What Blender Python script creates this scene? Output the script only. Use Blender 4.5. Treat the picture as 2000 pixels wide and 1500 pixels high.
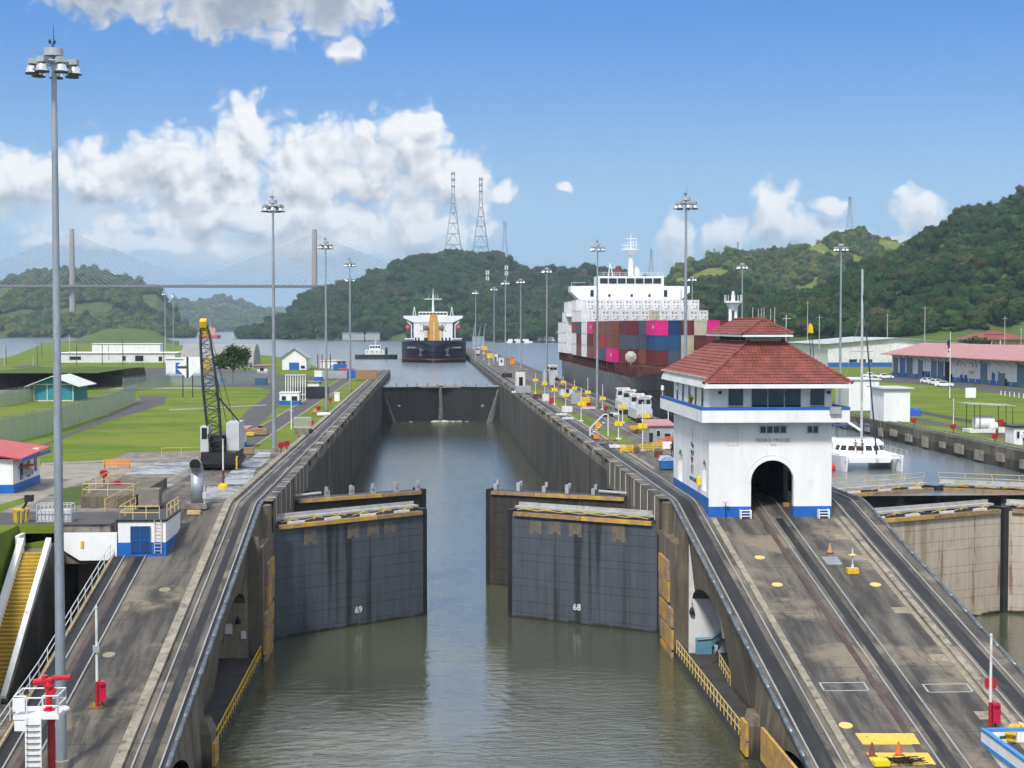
import bpy, bmesh, math, random
import numpy as np
from mathutils import Vector, Matrix, Euler, noise as mnoise

R = math.radians
rnd = random.Random(11)
scene = bpy.context.scene
COL = scene.collection
for _o in list(bpy.data.objects):
    bpy.data.objects.remove(_o)

# ------------------------------------------------------------------ camera
F = 3000.0                                   # focal length in pixels of a 2000 px wide frame
PITCH = math.atan(112 / F)
YAW = math.atan(162 / F * math.cos(PITCH))
CAM = Vector((0, 0, 27.2))
cd = bpy.data.cameras.new('camera')
cam = bpy.data.objects.new('camera', cd)
COL.objects.link(cam)
cam.location = CAM
cam.rotation_euler = (math.pi / 2 - PITCH, 0, -YAW)
cd.sensor_width = 36
cd.lens = 54
cd.clip_start = 0.5
cd.clip_end = 60000
scene.camera = cam

# ------------------------------------------------------------------ light, sky, exposure
SUN_EL, SUN_AZ = R(48), R(204)               # azimuth clockwise from +Y (lock axis)
SKY_STR, SUN_STR, SUN_ANG, EXPO = 0.10, 2.9, R(9), 0.5
SUN_DIR = Vector((math.sin(SUN_AZ) * math.cos(SUN_EL), math.cos(SUN_AZ) * math.cos(SUN_EL), math.sin(SUN_EL)))
sd = bpy.data.lights.new('sun', 'SUN')
sun = bpy.data.objects.new('sun', sd)
COL.objects.link(sun)
sd.energy = SUN_STR
sd.angle = SUN_ANG
sd.color = (1.0, 0.96, 0.9)
sun.rotation_euler = (-SUN_DIR).to_track_quat('-Z', 'Y').to_euler()
sun.location = (0, 0, 300)
scene.view_settings.view_transform = 'Standard'
scene.view_settings.look = 'None'
scene.view_settings.exposure = EXPO
scene.view_settings.gamma = 1.0
scene.view_settings.use_curve_mapping = False


class NT:
    """small helper for wiring node trees"""
    def __init__(s, tree):
        s.t = tree
    def n(s, typ, **kw):
        nd = s.t.nodes.new(typ)
        for k, v in kw.items():
            setattr(nd, k, v)
        return nd
    def put(s, sock, val):
        if hasattr(val, 'is_output') or isinstance(val, bpy.types.NodeSocket):
            s.t.links.new(val, sock)
        else:
            sock.default_value = val
    def math(s, op, a, b=0.0, c=None, clamp=False):
        nd = s.n('ShaderNodeMath', operation=op, use_clamp=clamp)
        s.put(nd.inputs[0], a)
        s.put(nd.inputs[1], b)
        if c is not None:
            s.put(nd.inputs[2], c)
        return nd.outputs[0]
    def vmath(s, op, a, b=(0, 0, 0), out=0):
        nd = s.n('ShaderNodeVectorMath', operation=op)
        s.put(nd.inputs[0], a)
        if op == 'SCALE':
            s.put(nd.inputs['Scale'], b)
        else:
            s.put(nd.inputs[1], b)
        return nd.outputs['Value'] if op in ('LENGTH', 'DOT_PRODUCT') else nd.outputs[0]
    def mix(s, fac, a, b):
        nd = s.n('ShaderNodeMix', data_type='RGBA')
        s.put(nd.inputs[0], fac)
        s.put(nd.inputs[6], a if not isinstance(a, tuple) else (*a[:3], 1))
        s.put(nd.inputs[7], b if not isinstance(b, tuple) else (*b[:3], 1))
        return nd.outputs[2]
    def noise(s, vec, scale, detail=3, rough=0.55, dim='3D', dist=0.0, out='Fac'):
        nd = s.n('ShaderNodeTexNoise', noise_dimensions=dim)
        s.put(nd.inputs['Vector'], vec)
        nd.inputs['Scale'].default_value = scale
        nd.inputs['Detail'].default_value = detail
        nd.inputs['Roughness'].default_value = rough
        nd.inputs['Distortion'].default_value = dist
        return nd.outputs[out]
    def ramp(s, x, lo, hi, smooth=True):
        nd = s.n('ShaderNodeMapRange', interpolation_type='SMOOTHSTEP' if smooth else 'LINEAR')
        s.put(nd.inputs[0], x)
        nd.inputs[1].default_value = lo
        nd.inputs[2].default_value = hi
        return nd.outputs[0]


# cumulus field: a node group that returns cloud density for (azimuth, elevation) * 10
BLOBS = []
def _b(px, py, rx, ry):
    BLOBS.append(((px - 838) / 300.0, (638 - py) / 300.0, rx / 300.0, ry / 300.0))
for a in [(40, 378, 190, 76), (210, 362, 150, 80), (350, 350, 150, 92), (465, 330, 120, 108), (497, 262, 50, 70), (610, 338, 160, 96), (730, 335, 120, 100), (818, 305, 74, 104),
          (838, 250, 32, 36), (895, 365, 78, 74), (480, 430, 330, 52), (800, 450, 170, 74), (330, 478, 260, 26), (640, 480, 200, 40),
          (985, 378, 36, 30), (1104, 362, 20, 15),
          (1420, 455, 62, 46), (1505, 425, 50, 72), (1560, 450, 80, 52), (1600, 408, 34, 24), (1316, 490, 40, 76), (1770, 422, 52, 48), (1640, 490, 190, 34),
          (470, 8, 260, 100), (650, 18, 110, 80), (230, 24, 200, 54), (684, 110, 36, 28), (30, 18, 160, 30)]:
    _b(*a)


def cloud_group():
    g = bpy.data.node_groups.new('cloud_density', 'ShaderNodeTree')
    g.interface.new_socket('P', in_out='INPUT', socket_type='NodeSocketVector')
    g.interface.new_socket('D', in_out='OUTPUT', socket_type='NodeSocketFloat')
    h = NT(g)
    gi = h.n('NodeGroupInput')
    go = h.n('NodeGroupOutput')
    P = gi.outputs[0]
    w = h.noise(P, 4.0, 2, 0.5, '2D', out='Color')
    w = h.vmath('SUBTRACT', w, (0.5, 0.5, 0.5))
    Q = h.vmath('ADD', P, h.vmath('SCALE', w, 0.17))
    m = None
    for (cx, cy, rx, ry) in BLOBS:
        v = h.vmath('MULTIPLY', h.vmath('SUBTRACT', Q, (cx, cy, 0)), (1 / rx, 1 / ry, 0))
        d = h.vmath('LENGTH', v)
        if m is None:
            m = d
        else:
            m = h.math('MINIMUM', m, d)
    m = h.math('SUBTRACT', 1.0, h.math('MINIMUM', m, 2.2))
    s = None
    for sc, amp in ((4.0, 0.62), (8.5, 0.40), (19.0, 0.20)):
        vo = h.n('ShaderNodeTexVoronoi', voronoi_dimensions='2D', feature='F1')
        h.put(vo.inputs['Vector'], Q)
        vo.inputs['Scale'].default_value = sc
        x = h.math('MULTIPLY', h.math('SUBTRACT', 0.40, vo.outputs['Distance']), amp)
        s = x if s is None else h.math('ADD', s, x)
    h.put(go.inputs[0], h.math('ADD', m, s))
    return g


world = bpy.data.worlds.new('World')
scene.world = world
world.use_nodes = True
wt = world.node_tree
wt.nodes.clear()
W = NT(wt)
sky = W.n('ShaderNodeTexSky', sky_type='NISHITA')
sky.sun_disc = False
sky.sun_elevation = SUN_EL
sky.sun_rotation = SUN_AZ
sky.altitude = 30
sky.air_density = 1.0
sky.dust_density = 0.25
sky.ozone_density = 3.0
tc = W.n('ShaderNodeTexCoord')
D = tc.outputs['Generated']
sx = W.n('ShaderNodeSeparateXYZ')
W.put(sx.inputs[0], D)
az = W.math('ARCTAN2', sx.outputs[0], sx.outputs[1])
el = W.math('ARCSINE', sx.outputs[2])
cx = W.n('ShaderNodeCombineXYZ')
W.put(cx.inputs[0], W.math('MULTIPLY', az, 10.0))
W.put(cx.inputs[1], W.math('MULTIPLY', el, 10.0))
P = cx.outputs[0]
cg = cloud_group()
def cden(vec):
    nd = W.n('ShaderNodeGroup')
    nd.node_tree = cg
    W.put(nd.inputs[0], vec)
    return nd.outputs[0]
d0 = cden(P)
d1 = cden(W.vmath('ADD', P, (0.03, 0.10, 0)))
alpha = W.ramp(d0, -0.12, 0.44)
# soft low-frequency light and shade inside the cloud masses
soft = W.noise(W.vmath('MULTIPLY', P, (1.0, 1.9, 0)), 1.5, 3, 0.5, '2D')
# unseen cumulus over the rest of the dome, thickened and brightened as fill light, thinning to nothing inside the described part of the sky
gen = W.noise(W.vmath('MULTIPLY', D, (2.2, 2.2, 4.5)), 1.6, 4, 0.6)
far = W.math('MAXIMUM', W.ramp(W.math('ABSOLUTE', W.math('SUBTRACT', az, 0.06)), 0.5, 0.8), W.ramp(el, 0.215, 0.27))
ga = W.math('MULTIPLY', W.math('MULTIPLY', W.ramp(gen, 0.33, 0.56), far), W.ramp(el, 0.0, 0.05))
top = W.math('SUBTRACT', d0, d1)
lit = W.math('ADD', 0.80, W.math('MULTIPLY', top, 1.0))
lit = W.math('SUBTRACT', lit, W.math('MULTIPLY', W.ramp(soft, 0.42, 0.66), W.math('MULTIPLY', W.ramp(d0, 0.15, 0.7), 0.36)), clamp=True)
# the high bank at the top of the view is seen from below and reads greyer
lit = W.math('MULTIPLY', lit, W.math('SUBTRACT', 1.0, W.math('MULTIPLY', W.ramp(el, 0.168, 0.190), W.math('MULTIPLY', W.ramp(d0, -0.05, 1.1), 1.0))))
ccol = W.mix(lit, (2.5, 2.9, 3.5), (7.2, 7.25, 7.3))
# sky colour: the model's pale horizon pulled to the clean blue of a washed tropical sky
hs = W.n('ShaderNodeHueSaturation')
W.put(hs.inputs['Color'], sky.outputs[0])
hs.inputs['Saturation'].default_value = 1.1
hs.inputs['Value'].default_value = 1.0
skyc = W.mix(W.math('SUBTRACT', 1.0, W.ramp(el, -0.02, 0.30)), hs.outputs[0], (2.6, 4.3, 6.0))
skyc = W.mix(W.math('MULTIPLY', W.ramp(el, 0.0, 0.23), 0.85), skyc, (0.40, 1.85, 5.2))
veil = W.vmath('LENGTH', W.vmath('MULTIPLY', W.vmath('SUBTRACT', P, (-1.2, 0.66, 0)), (1 / 2.2, 1 / 0.46, 0)))
veil = W.math('MULTIPLY', W.ramp(W.math('SUBTRACT', 1.0, veil), 0.0, 0.7), W.ramp(soft, 0.25, 0.6))
skyc = W.mix(W.math('MULTIPLY', veil, 0.75), skyc, (5.2, 5.7, 6.2))
c1 = W.mix(W.math('MULTIPLY', alpha, W.math('ADD', 0.5, W.math('MULTIPLY', W.ramp(el, 0.03, 0.09), 0.47))), skyc, ccol)
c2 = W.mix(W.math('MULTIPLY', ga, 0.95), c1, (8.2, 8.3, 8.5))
bg = W.n('ShaderNodeBackground')
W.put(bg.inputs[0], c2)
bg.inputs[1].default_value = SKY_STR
wo = W.n('ShaderNodeOutputWorld')
wt.links.new(bg.outputs[0], wo.inputs[0])
world.cycles.sampling_method = 'MANUAL'
world.cycles.sample_map_resolution = 256
scene.cycles.max_bounces = 5
scene.cycles.diffuse_bounces = 2
scene.cycles.glossy_bounces = 3
scene.cycles.transparent_max_bounces = 12
scene.cycles.use_adaptive_sampling = True
scene.cycles.adaptive_threshold = 0.035
scene.cycles.caustics_reflective = False
scene.cycles.caustics_refractive = False

# ------------------------------------------------------------------ projection helpers (for measuring places in the photograph)
_rt = Vector((math.cos(YAW), -math.sin(YAW), 0))
_fw = Vector((math.sin(YAW) * math.cos(PITCH), math.cos(YAW) * math.cos(PITCH), -math.sin(PITCH)))
_up = _rt.cross(_fw)
def ray(px, py):
    return _rt * ((px - 1000) / F) + _up * ((750 - py) / F) + _fw
def atY(px, py, Y):
    d = ray(px, py)
    return CAM + d * (Y / d.y)
def atZ(px, py, Z=12.2):
    d = ray(px, py)
    return CAM + d * ((Z - CAM.z) / d.z)
def h(Y):
    """deck height of the lock walls: flat at 12.2, ramp down towards the camera, flat again"""
    if Y >= 132.5: return 12.2
    if Y <= 80.0: return 2.55
    z = 12.2 - 0.1935 * (131 - Y)
    if Y > 129.5:
        t = (Y - 129.5) / 3.0
        a, b = 12.2 - 0.1935 * 1.5, 12.2
        return a + (b - a) * (1 - (1 - t) ** 2) if t < 1 else 12.2
    return max(z, 2.55)
def G(px, py):
    """where the view ray meets the lock-wall deck"""
    d = ray(px, py)
    lo, hi = 50.0, 2000.0
    for _ in range(60):
        m = (lo + hi) / 2
        p = CAM + d * (m / d.y)
        if p.z > h(p.y): lo = m
        else: hi = m
    return CAM + d * (hi / d.y)
def hgt(npx, Y):
    return npx * Y / F

# ------------------------------------------------------------------ mesh builder
class MB:
    def __init__(s):
        s.v, s.f, s.mi = [], [], []
        s.m = 0
    def add(s, vs, fs):
        b = len(s.v)
        s.v.extend([tuple(p) for p in vs])
        for f in fs:
            s.f.append(tuple(i + b for i in f))
            s.mi.append(s.m)
        return s
    def box(s, x0, y0, z0, x1, y1, z1):
        v = [(x0, y0, z0), (x1, y0, z0), (x1, y1, z0), (x0, y1, z0), (x0, y0, z1), (x1, y0, z1), (x1, y1, z1), (x0, y1, z1)]
        return s.add(v, [(0, 3, 2, 1), (4, 5, 6, 7), (0, 1, 5, 4), (1, 2, 6, 5), (2, 3, 7, 6), (3, 0, 4, 7)])
    def cbox(s, c, d, rz=0.0, rx=0.0):
        m = Matrix.Rotation(rz, 3, 'Z') @ Matrix.Rotation(rx, 3, 'X')
        v = []
        for z in (-.5, .5):
            for x, y in ((-.5, -.5), (.5, -.5), (.5, .5), (-.5, .5)):
                v.append(Vector(c) + m @ Vector((x * d[0], y * d[1], z * d[2])))
        return s.add(v, [(0, 3, 2, 1), (4, 5, 6, 7), (0, 1, 5, 4), (1, 2, 6, 5), (2, 3, 7, 6), (3, 0, 4, 7)])
    def cyl(s, p0, p1, r0, r1=None, n=8, caps=True):
        r1 = r0 if r1 is None else r1
        p0, p1 = Vector(p0), Vector(p1)
        a = (p1 - p0)
        if a.length < 1e-6: return s
        a.normalize()
        u = a.orthogonal().normalized()
        w = a.cross(u)
        v = []
        for p, r in ((p0, r0), (p1, r1)):
            for k in range(n):
                t = 2 * math.pi * k / n
                v.append(p + (u * math.cos(t) + w * math.sin(t)) * r)
        f = [(k, (k + 1) % n, n + (k + 1) % n, n + k) for k in range(n)]
        if caps:
            f += [tuple(range(n - 1, -1, -1)), tuple(range(n, 2 * n))]
        return s.add(v, f)
    def tube(s, pts, r, n=6):
        for a, b in zip(pts[:-1], pts[1:]):
            s.cyl(a, b, r, r, n)
        return s
    def ext(s, poly, vec):
        """prism: closed 3-D polygon swept along vec"""
        n = len(poly)
        v = [Vector(p) for p in poly] + [Vector(p) + Vector(vec) for p in poly]
        f = [tuple(range(n - 1, -1, -1)), tuple(range(n, 2 * n))] + [(k, (k + 1) % n, n + (k + 1) % n, n + k) for k in range(n)]
        return s.add(v, f)
    def lathe(s, prof, c=(0, 0, 0), n=16):
        v, f = [], []
        for (r, z) in prof:
            for k in range(n):
                t = 2 * math.pi * k / n
                v.append((c[0] + r * math.cos(t), c[1] + r * math.sin(t), c[2] + z))
        for j in range(len(prof) - 1):
            for k in range(n):
                f.append((j * n + k, j * n + (k + 1) % n, (j + 1) * n + (k + 1) % n, (j + 1) * n + k))
        f.append(tuple(range(n - 1, -1, -1)))
        m = (len(prof) - 1) * n
        f.append(tuple(range(m, m + n)))
        return s.add(v, f)
    def ball(s, c, r, nu=10, nv=6):
        r = (r, r, r) if not isinstance(r, (tuple, list)) else r
        v, f = [], []
        for j in range(nv + 1):
            a = -math.pi / 2 + math.pi * j / nv
            for k in range(nu):
                t = 2 * math.pi * k / nu
                v.append((c[0] + r[0] * math.cos(a) * math.cos(t), c[1] + r[1] * math.cos(a) * math.sin(t), c[2] + r[2] * math.sin(a)))
        for j in range(nv):
            for k in range(nu):
                f.append((j * nu + k, j * nu + (k + 1) % nu, (j + 1) * nu + (k + 1) % nu, (j + 1) * nu + k))
        return s.add(v, f)
    def quad(s, a, b, c, d):
        return s.add([a, b, c, d], [(0, 1, 2, 3)])
    def grid(s, fn, nu, nv, flip=False):
        v = [fn(i / nu, j / nv) for j in range(nv + 1) for i in range(nu + 1)]
        f = []
        for j in range(nv):
            for i in range(nu):
                a = j * (nu + 1) + i
                q = (a, a + 1, a + nu + 2, a + nu + 1)
                f.append(q[::-1] if flip else q)
        return s.add(v, f)
    def build(s, name, mat=None, parent=None, off=None, smooth=False):
        me = bpy.data.meshes.new(name)
        if off is not None:
            ox, oy, oz = off
            vs = [(p[0] - ox, p[1] - oy, p[2] - oz) for p in s.v]
        else:
            vs = [tuple(p) for p in s.v]
        me.from_pydata(vs, [], s.f)
        mats = mat if isinstance(mat, (list, tuple)) else [mat]
        for m in mats:
            if m is not None:
                me.materials.append(m)
        if len(mats) > 1:
            me.polygons.foreach_set('material_index', s.mi)
        if smooth:
            me.polygons.foreach_set('use_smooth', [True] * len(me.polygons))
        me.update()
        o = bpy.data.objects.new(name, me)
        COL.objects.link(o)
        if parent is not None:
            o.parent = parent
        return o


def tag(o, label=None, cat=None, group=None, kind=None):
    if label: o['label'] = label
    if cat: o['category'] = cat
    if group: o['group'] = group
    if kind: o['kind'] = kind
    return o
def thing(name, label, cat, loc=(0, 0, 0), rz=0.0, group=None):
    o = bpy.data.objects.new(name, None)
    COL.objects.link(o)
    o.location = loc
    o.rotation_euler = (0, 0, rz)
    o.empty_display_size = 0.3
    return tag(o, label, cat, group)
def copy_tree(o, parent=None):
    c = o.copy()
    COL.objects.link(c)
    c.parent = parent
    for ch in list(o.children):
        copy_tree(ch, c)
    return c
def struct(o):
    o['kind'] = 'structure'
    return o
def text(name, body, size, mat, parent, loc, rot, extr=0.01, align='CENTER'):
    cu = bpy.data.curves.new(name, 'FONT')
    cu.body = body
    cu.size = size
    cu.extrude = extr
    cu.align_x = align
    cu.align_y = 'CENTER'
    cu.resolution_u = 3
    ob = bpy.data.objects.new(name, cu)
    COL.objects.link(ob)
    dg = bpy.context.evaluated_depsgraph_get()
    me = bpy.data.meshes.new_from_object(ob.evaluated_get(dg))
    bpy.data.objects.remove(ob)
    me.materials.clear()
    me.materials.append(mat)
    o = bpy.data.objects.new(name, me)
    COL.objects.link(o)
    o.parent = parent
    o.location = loc
    o.rotation_euler = rot
    return o

# ------------------------------------------------------------------ materials
MATS = {}
def mat(name, c, rough=0.65, metal=0.0, var=0.22, scale=0.6, c2=None, stretch=(1, 1, 1), bump=0.0, bscale=8.0, spec=0.4, cov=(0.35, 0.7), world=False, trans=None, coat=0.0):
    """procedural paint/concrete/metal: base colour with stained second colour and fine relief"""
    if name in MATS: return MATS[name]
    m = bpy.data.materials.new(name)
    m.use_nodes = True
    t = m.node_tree
    N = NT(t)
    b = t.nodes['Principled BSDF']
    if world:
        co = N.n('ShaderNodeNewGeometry').outputs['Position']
    else:
        co = N.n('ShaderNodeTexCoord').outputs['Object']
    v = N.vmath('MULTIPLY', N.vmath('ADD', co, (13.37, 7.53, 3.71)), stretch)
    n1 = N.noise(v, scale, 5, 0.62)
    lo = tuple(max(0, x * (1 - var)) for x in c)
    hi = tuple(min(1, x * (1 + var)) for x in c)
    col = N.mix(N.ramp(n1, 0.3, 0.7), lo, hi)
    if c2 is not None:
        n2 = N.noise(N.vmath('ADD', v, (17.3, 5.1, 9.7)), scale * 1.7, 6, 0.65, dist=0.4)
        col = N.mix(N.ramp(n2, *cov), col, c2)
    N.put(b.inputs['Base Color'], col)
    b.inputs['Roughness'].default_value = rough
    b.inputs['Metallic'].default_value = metal
    b.inputs['Specular IOR Level'].default_value = spec
    b.inputs['Coat Weight'].default_value = coat
    if bump:
        bp = N.n('ShaderNodeBump')
        bp.inputs['Strength'].default_value = min(1.0, bump)
        bp.inputs['Distance'].default_value = 0.05
        N.put(bp.inputs['Height'], N.noise(co, bscale, 4, 0.6))
        N.put(b.inputs['Normal'], bp.outputs[0])
    MATS[name] = m
    return m

WHITE = mat('white_paint', (0.74, 0.75, 0.75), 0.6, var=0.06, c2=(0.55, 0.53, 0.48), cov=(0.52, 0.85), scale=0.7, stretch=(1, 1, 0.22), bump=0.1)
WHITE2 = mat('weathered_white_paint', (0.62, 0.63, 0.62), 0.6, var=0.1, c2=(0.34, 0.32, 0.28), cov=(0.52, 0.8), scale=0.8, stretch=(1, 1, 0.4))
BLUE = mat('canal_blue_paint', (0.01, 0.11, 0.42), 0.45, var=0.1, c2=(0.03, 0.13, 0.36), cov=(0.5, 0.8), scale=1.2)
RED = mat('red_paint', (0.34, 0.02, 0.028), 0.4, var=0.15, c2=(0.25, 0.03, 0.03), cov=(0.55, 0.8), scale=2)
YELLOW = mat('yellow_paint', (0.66, 0.42, 0.02), 0.5, var=0.15, c2=(0.32, 0.22, 0.05), cov=(0.52, 0.75), scale=2.5)
SIGNY = mat('yellow_sign_paint', (0.75, 0.58, 0.01), 0.45, var=0.06)
ORANGE = mat('orange_paint', (0.7, 0.24, 0.03), 0.5, var=0.15)
GALV = mat('galvanised_steel', (0.33, 0.36, 0.40), 0.45, 0.55, var=0.18, scale=0.9, stretch=(1, 1, 0.3), c2=(0.2, 0.22, 0.25), cov=(0.5, 0.8))
STEEL = mat('bright_rail_steel', (0.42, 0.41, 0.40), 0.45, 0.5, var=0.15)
DARK = mat('black_paint', (0.018, 0.019, 0.021), 0.5, var=0.3)
BLACK = mat('dark_opening', (0.006, 0.006, 0.007), 0.8, var=0.2)
GREY = mat('grey_paint', (0.32, 0.34, 0.36), 0.55, var=0.12, c2=(0.22, 0.22, 0.22), cov=(0.5, 0.8))
LGREY = mat('light_grey_paint', (0.50, 0.52, 0.54), 0.5, var=0.1, c2=(0.33, 0.33, 0.33), cov=(0.55, 0.8))
GLASS = mat('dark_window_glass', (0.012, 0.018, 0.022), 0.08, var=0.1, spec=0.6)
TEAL = mat('teal_paint', (0.03, 0.22, 0.27), 0.6, var=0.12, c2=(0.02, 0.16, 0.2), cov=(0.5, 0.8), scale=1.5)
PINKROOF = mat('pink_sheet_roof', (0.42, 0.19, 0.18), 0.5, var=0.1, c2=(0.3, 0.1, 0.1), cov=(0.5, 0.8), scale=0.4)
REDROOF = mat('red_sheet_roof', (0.46, 0.07, 0.07), 0.5, var=0.1)
WOOD = mat('weathered_timber', (0.30, 0.19, 0.09), 0.75, var=0.25, c2=(0.14, 0.1, 0.06), cov=(0.45, 0.7), scale=1.5, stretch=(1, 1, 3))
TILE = mat('red_roof_tile', (0.205, 0.058, 0.045), 0.65, var=0.28, c2=(0.13, 0.042, 0.034), cov=(0.5, 0.75), scale=0.9, bump=0.15)
CURB = mat('pale_concrete', (0.27, 0.24, 0.19), 0.85, var=0.2, c2=(0.1, 0.09, 0.075), cov=(0.48, 0.7), scale=0.9, bump=0.3, world=True)
CONC = mat('grey_concrete', (0.22, 0.2, 0.17), 0.85, var=0.22, c2=(0.07, 0.063, 0.053), cov=(0.42, 0.68), scale=0.55, bump=0.35, world=True)
WETC = mat('pale_wet_slab', (0.33, 0.35, 0.37), 0.5, var=0.2, c2=(0.12, 0.115, 0.11), cov=(0.45, 0.62), scale=0.4, bump=0.15, world=True)
SILVER = mat('polished_reflector', (0.75, 0.76, 0.78), 0.18, 0.9, var=0.05)
SKIN = mat('skin', (0.22, 0.12, 0.08), 0.6, var=0.05)
RUST = mat('rusty_steel', (0.16, 0.06, 0.035), 0.8, var=0.3, c2=(0.06, 0.03, 0.022), scale=1.5)
MULCH = mat('bare_soil', (0.06, 0.045, 0.03), 0.95, var=0.3, scale=0.8, bump=0.5)
LEAFDARK = None
# ------------------------------------------------------------------ surface materials
def water_mat(name, c, rough, b1, s1, b2, s2, stretch=(1, 1, 1), chop=None):
    m = bpy.data.materials.new(name)
    m.use_nodes = True
    N = NT(m.node_tree)
    b = m.node_tree.nodes['Principled BSDF']
    co = N.n('ShaderNodeNewGeometry').outputs['Position']
    v = N.vmath('MULTIPLY', N.vmath('ADD', co, (3.1, 1.7, 5.37)), stretch)
    n0 = N.noise(co, 0.05, 3, 0.5)
    N.put(b.inputs['Base Color'], N.mix(N.ramp(n0, 0.3, 0.7), tuple(x * 0.8 for x in c), tuple(x * 1.2 for x in c)))
    b.inputs['Roughness'].default_value = rough
    b.inputs['IOR'].default_value = 2.3
    bp = N.n('ShaderNodeBump')
    bp.inputs['Strength'].default_value = 1.0
    bp.inputs['Distance'].default_value = 1.0
    a = N.math('MULTIPLY', N.noise(v, s1, 4, 0.6, dist=0.6), b1)
    c_ = N.math('MULTIPLY', N.noise(v, s2, 3, 0.55), b2)
    if chop is not None:       # water churned by the passing ship lies in patches below the open gates
        sp = N.n('ShaderNodeSeparateXYZ')
        N.put(sp.inputs[0], co)
        k = N.ramp(N.noise(co, chop, 4, 0.6, dist=1.2), 0.36, 0.58)
        k = N.math('MULTIPLY', k, N.math('SUBTRACT', 1.0, N.ramp(sp.outputs[1], 104, 138)))
        k = N.math('ADD', 1.0, N.math('MULTIPLY', k, 3.2))
        a = N.math('MULTIPLY', a, k)
        c_ = N.math('MULTIPLY', c_, k)
    N.put(bp.inputs['Height'], N.math('ADD', a, c_))
    N.put(b.inputs['Normal'], bp.outputs[0])
    return m
WATER_LOW = water_mat('brown_lock_water', (0.06, 0.066, 0.04), 0.07, 0.032, 0.9, 0.012, 2.8, (0.6, 1.5, 1), chop=0.05)
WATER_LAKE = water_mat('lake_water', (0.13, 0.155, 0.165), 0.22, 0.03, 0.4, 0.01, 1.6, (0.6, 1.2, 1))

def grass_mat(name, c, c2, c3):
    m = bpy.data.materials.new(name)
    m.use_nodes = True
    N = NT(m.node_tree)
    b = m.node_tree.nodes['Principled BSDF']
    co = N.n('ShaderNodeNewGeometry').outputs['Position']
    col = N.mix(N.ramp(N.noise(co, 0.07, 6, 0.65), 0.38, 0.62), c, c2)
    col = N.mix(N.math('MULTIPLY', N.ramp(N.noise(N.vmath('MULTIPLY', co, (0.25, 1.0, 1)), 0.22, 7, 0.72), 0.48, 0.72), 0.75), col, c3)
    col = N.mix(N.math('MULTIPLY', N.noise(co, 6.0, 3, 0.7), 0.5), col, tuple(x * 0.55 for x in c))
    N.put(b.inputs['Base Color'], col)
    b.inputs['Roughness'].default_value = 0.9
    b.inputs['Specular IOR Level'].default_value = 0.15
    bp = N.n('ShaderNodeBump')
    bp.inputs['Strength'].default_value = 0.6
    bp.inputs['Distance'].default_value = 0.08
    N.put(bp.inputs['Height'], N.noise(co, 9.0, 4, 0.7))
    N.put(b.inputs['Normal'], bp.outputs[0])
    return m
GRASS = grass_mat('mown_grass', (0.095, 0.16, 0.014), (0.175, 0.225, 0.02), (0.25, 0.205, 0.06))
ROUGHG = grass_mat('rough_grass', (0.07, 0.11, 0.025), (0.1, 0.15, 0.03), (0.12, 0.11, 0.05))
HILLG = grass_mat('hill_grass', (0.05, 0.085, 0.02), (0.09, 0.13, 0.03), (0.12, 0.12, 0.05))

def deck_mat():
    m = bpy.data.materials.new('stained_wall_deck')
    m.use_nodes = True
    N = NT(m.node_tree)
    b = m.node_tree.nodes['Principled BSDF']
    co = N.n('ShaderNodeNewGeometry').outputs['Position']
    st = N.vmath('MULTIPLY', co, (1.0, 0.10, 0.1))
    a = N.noise(st, 0.9, 6, 0.66)                       # streaks along the wheel tracks
    p = N.noise(co, 0.16, 5, 0.62)
    f = N.noise(co, 3.0, 5, 0.7)
    col = N.mix(N.ramp(a, 0.34, 0.66), (0.036, 0.033, 0.030), (0.14, 0.124, 0.10))
    col = N.mix(N.ramp(p, 0.52, 0.64), col, (0.19, 0.16, 0.118))
    col = N.mix(N.math('MULTIPLY', N.ramp(f, 0.5, 0.8), 0.55), col, (0.035, 0.033, 0.031))
    col = N.mix(N.math('MULTIPLY', N.ramp(N.noise(N.vmath('MULTIPLY', co, (1, 0.3, 0.3)), 0.5, 6, 0.7, dist=0.8), 0.56, 0.66), 0.7), col, (0.022, 0.021, 0.02))
    # slab joints, about 9 m apart
    sp = N.n('ShaderNodeSeparateXYZ')
    N.put(sp.inputs[0], co)
    fr = N.math('ABSOLUTE', N.math('SUBTRACT', N.math('FRACT', N.math('DIVIDE', sp.outputs[1], 9.15)), 0.5))
    j = N.ramp(fr, 0.0, 0.006)
    col = N.mix(N.math('SUBTRACT', 1.0, j), col, (0.02, 0.02, 0.019))
    N.put(b.inputs['Base Color'], col)
    b.inputs['Roughness'].default_value = 0.82
    bp = N.n('ShaderNodeBump')
    bp.inputs['Strength'].default_value = 0.35
    bp.inputs['Distance'].default_value = 0.03
    N.put(bp.inputs['Height'], N.noise(co, 12.0, 4, 0.7))
    N.put(b.inputs['Normal'], bp.outputs[0])
    return m
DECK = deck_mat()

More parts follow.
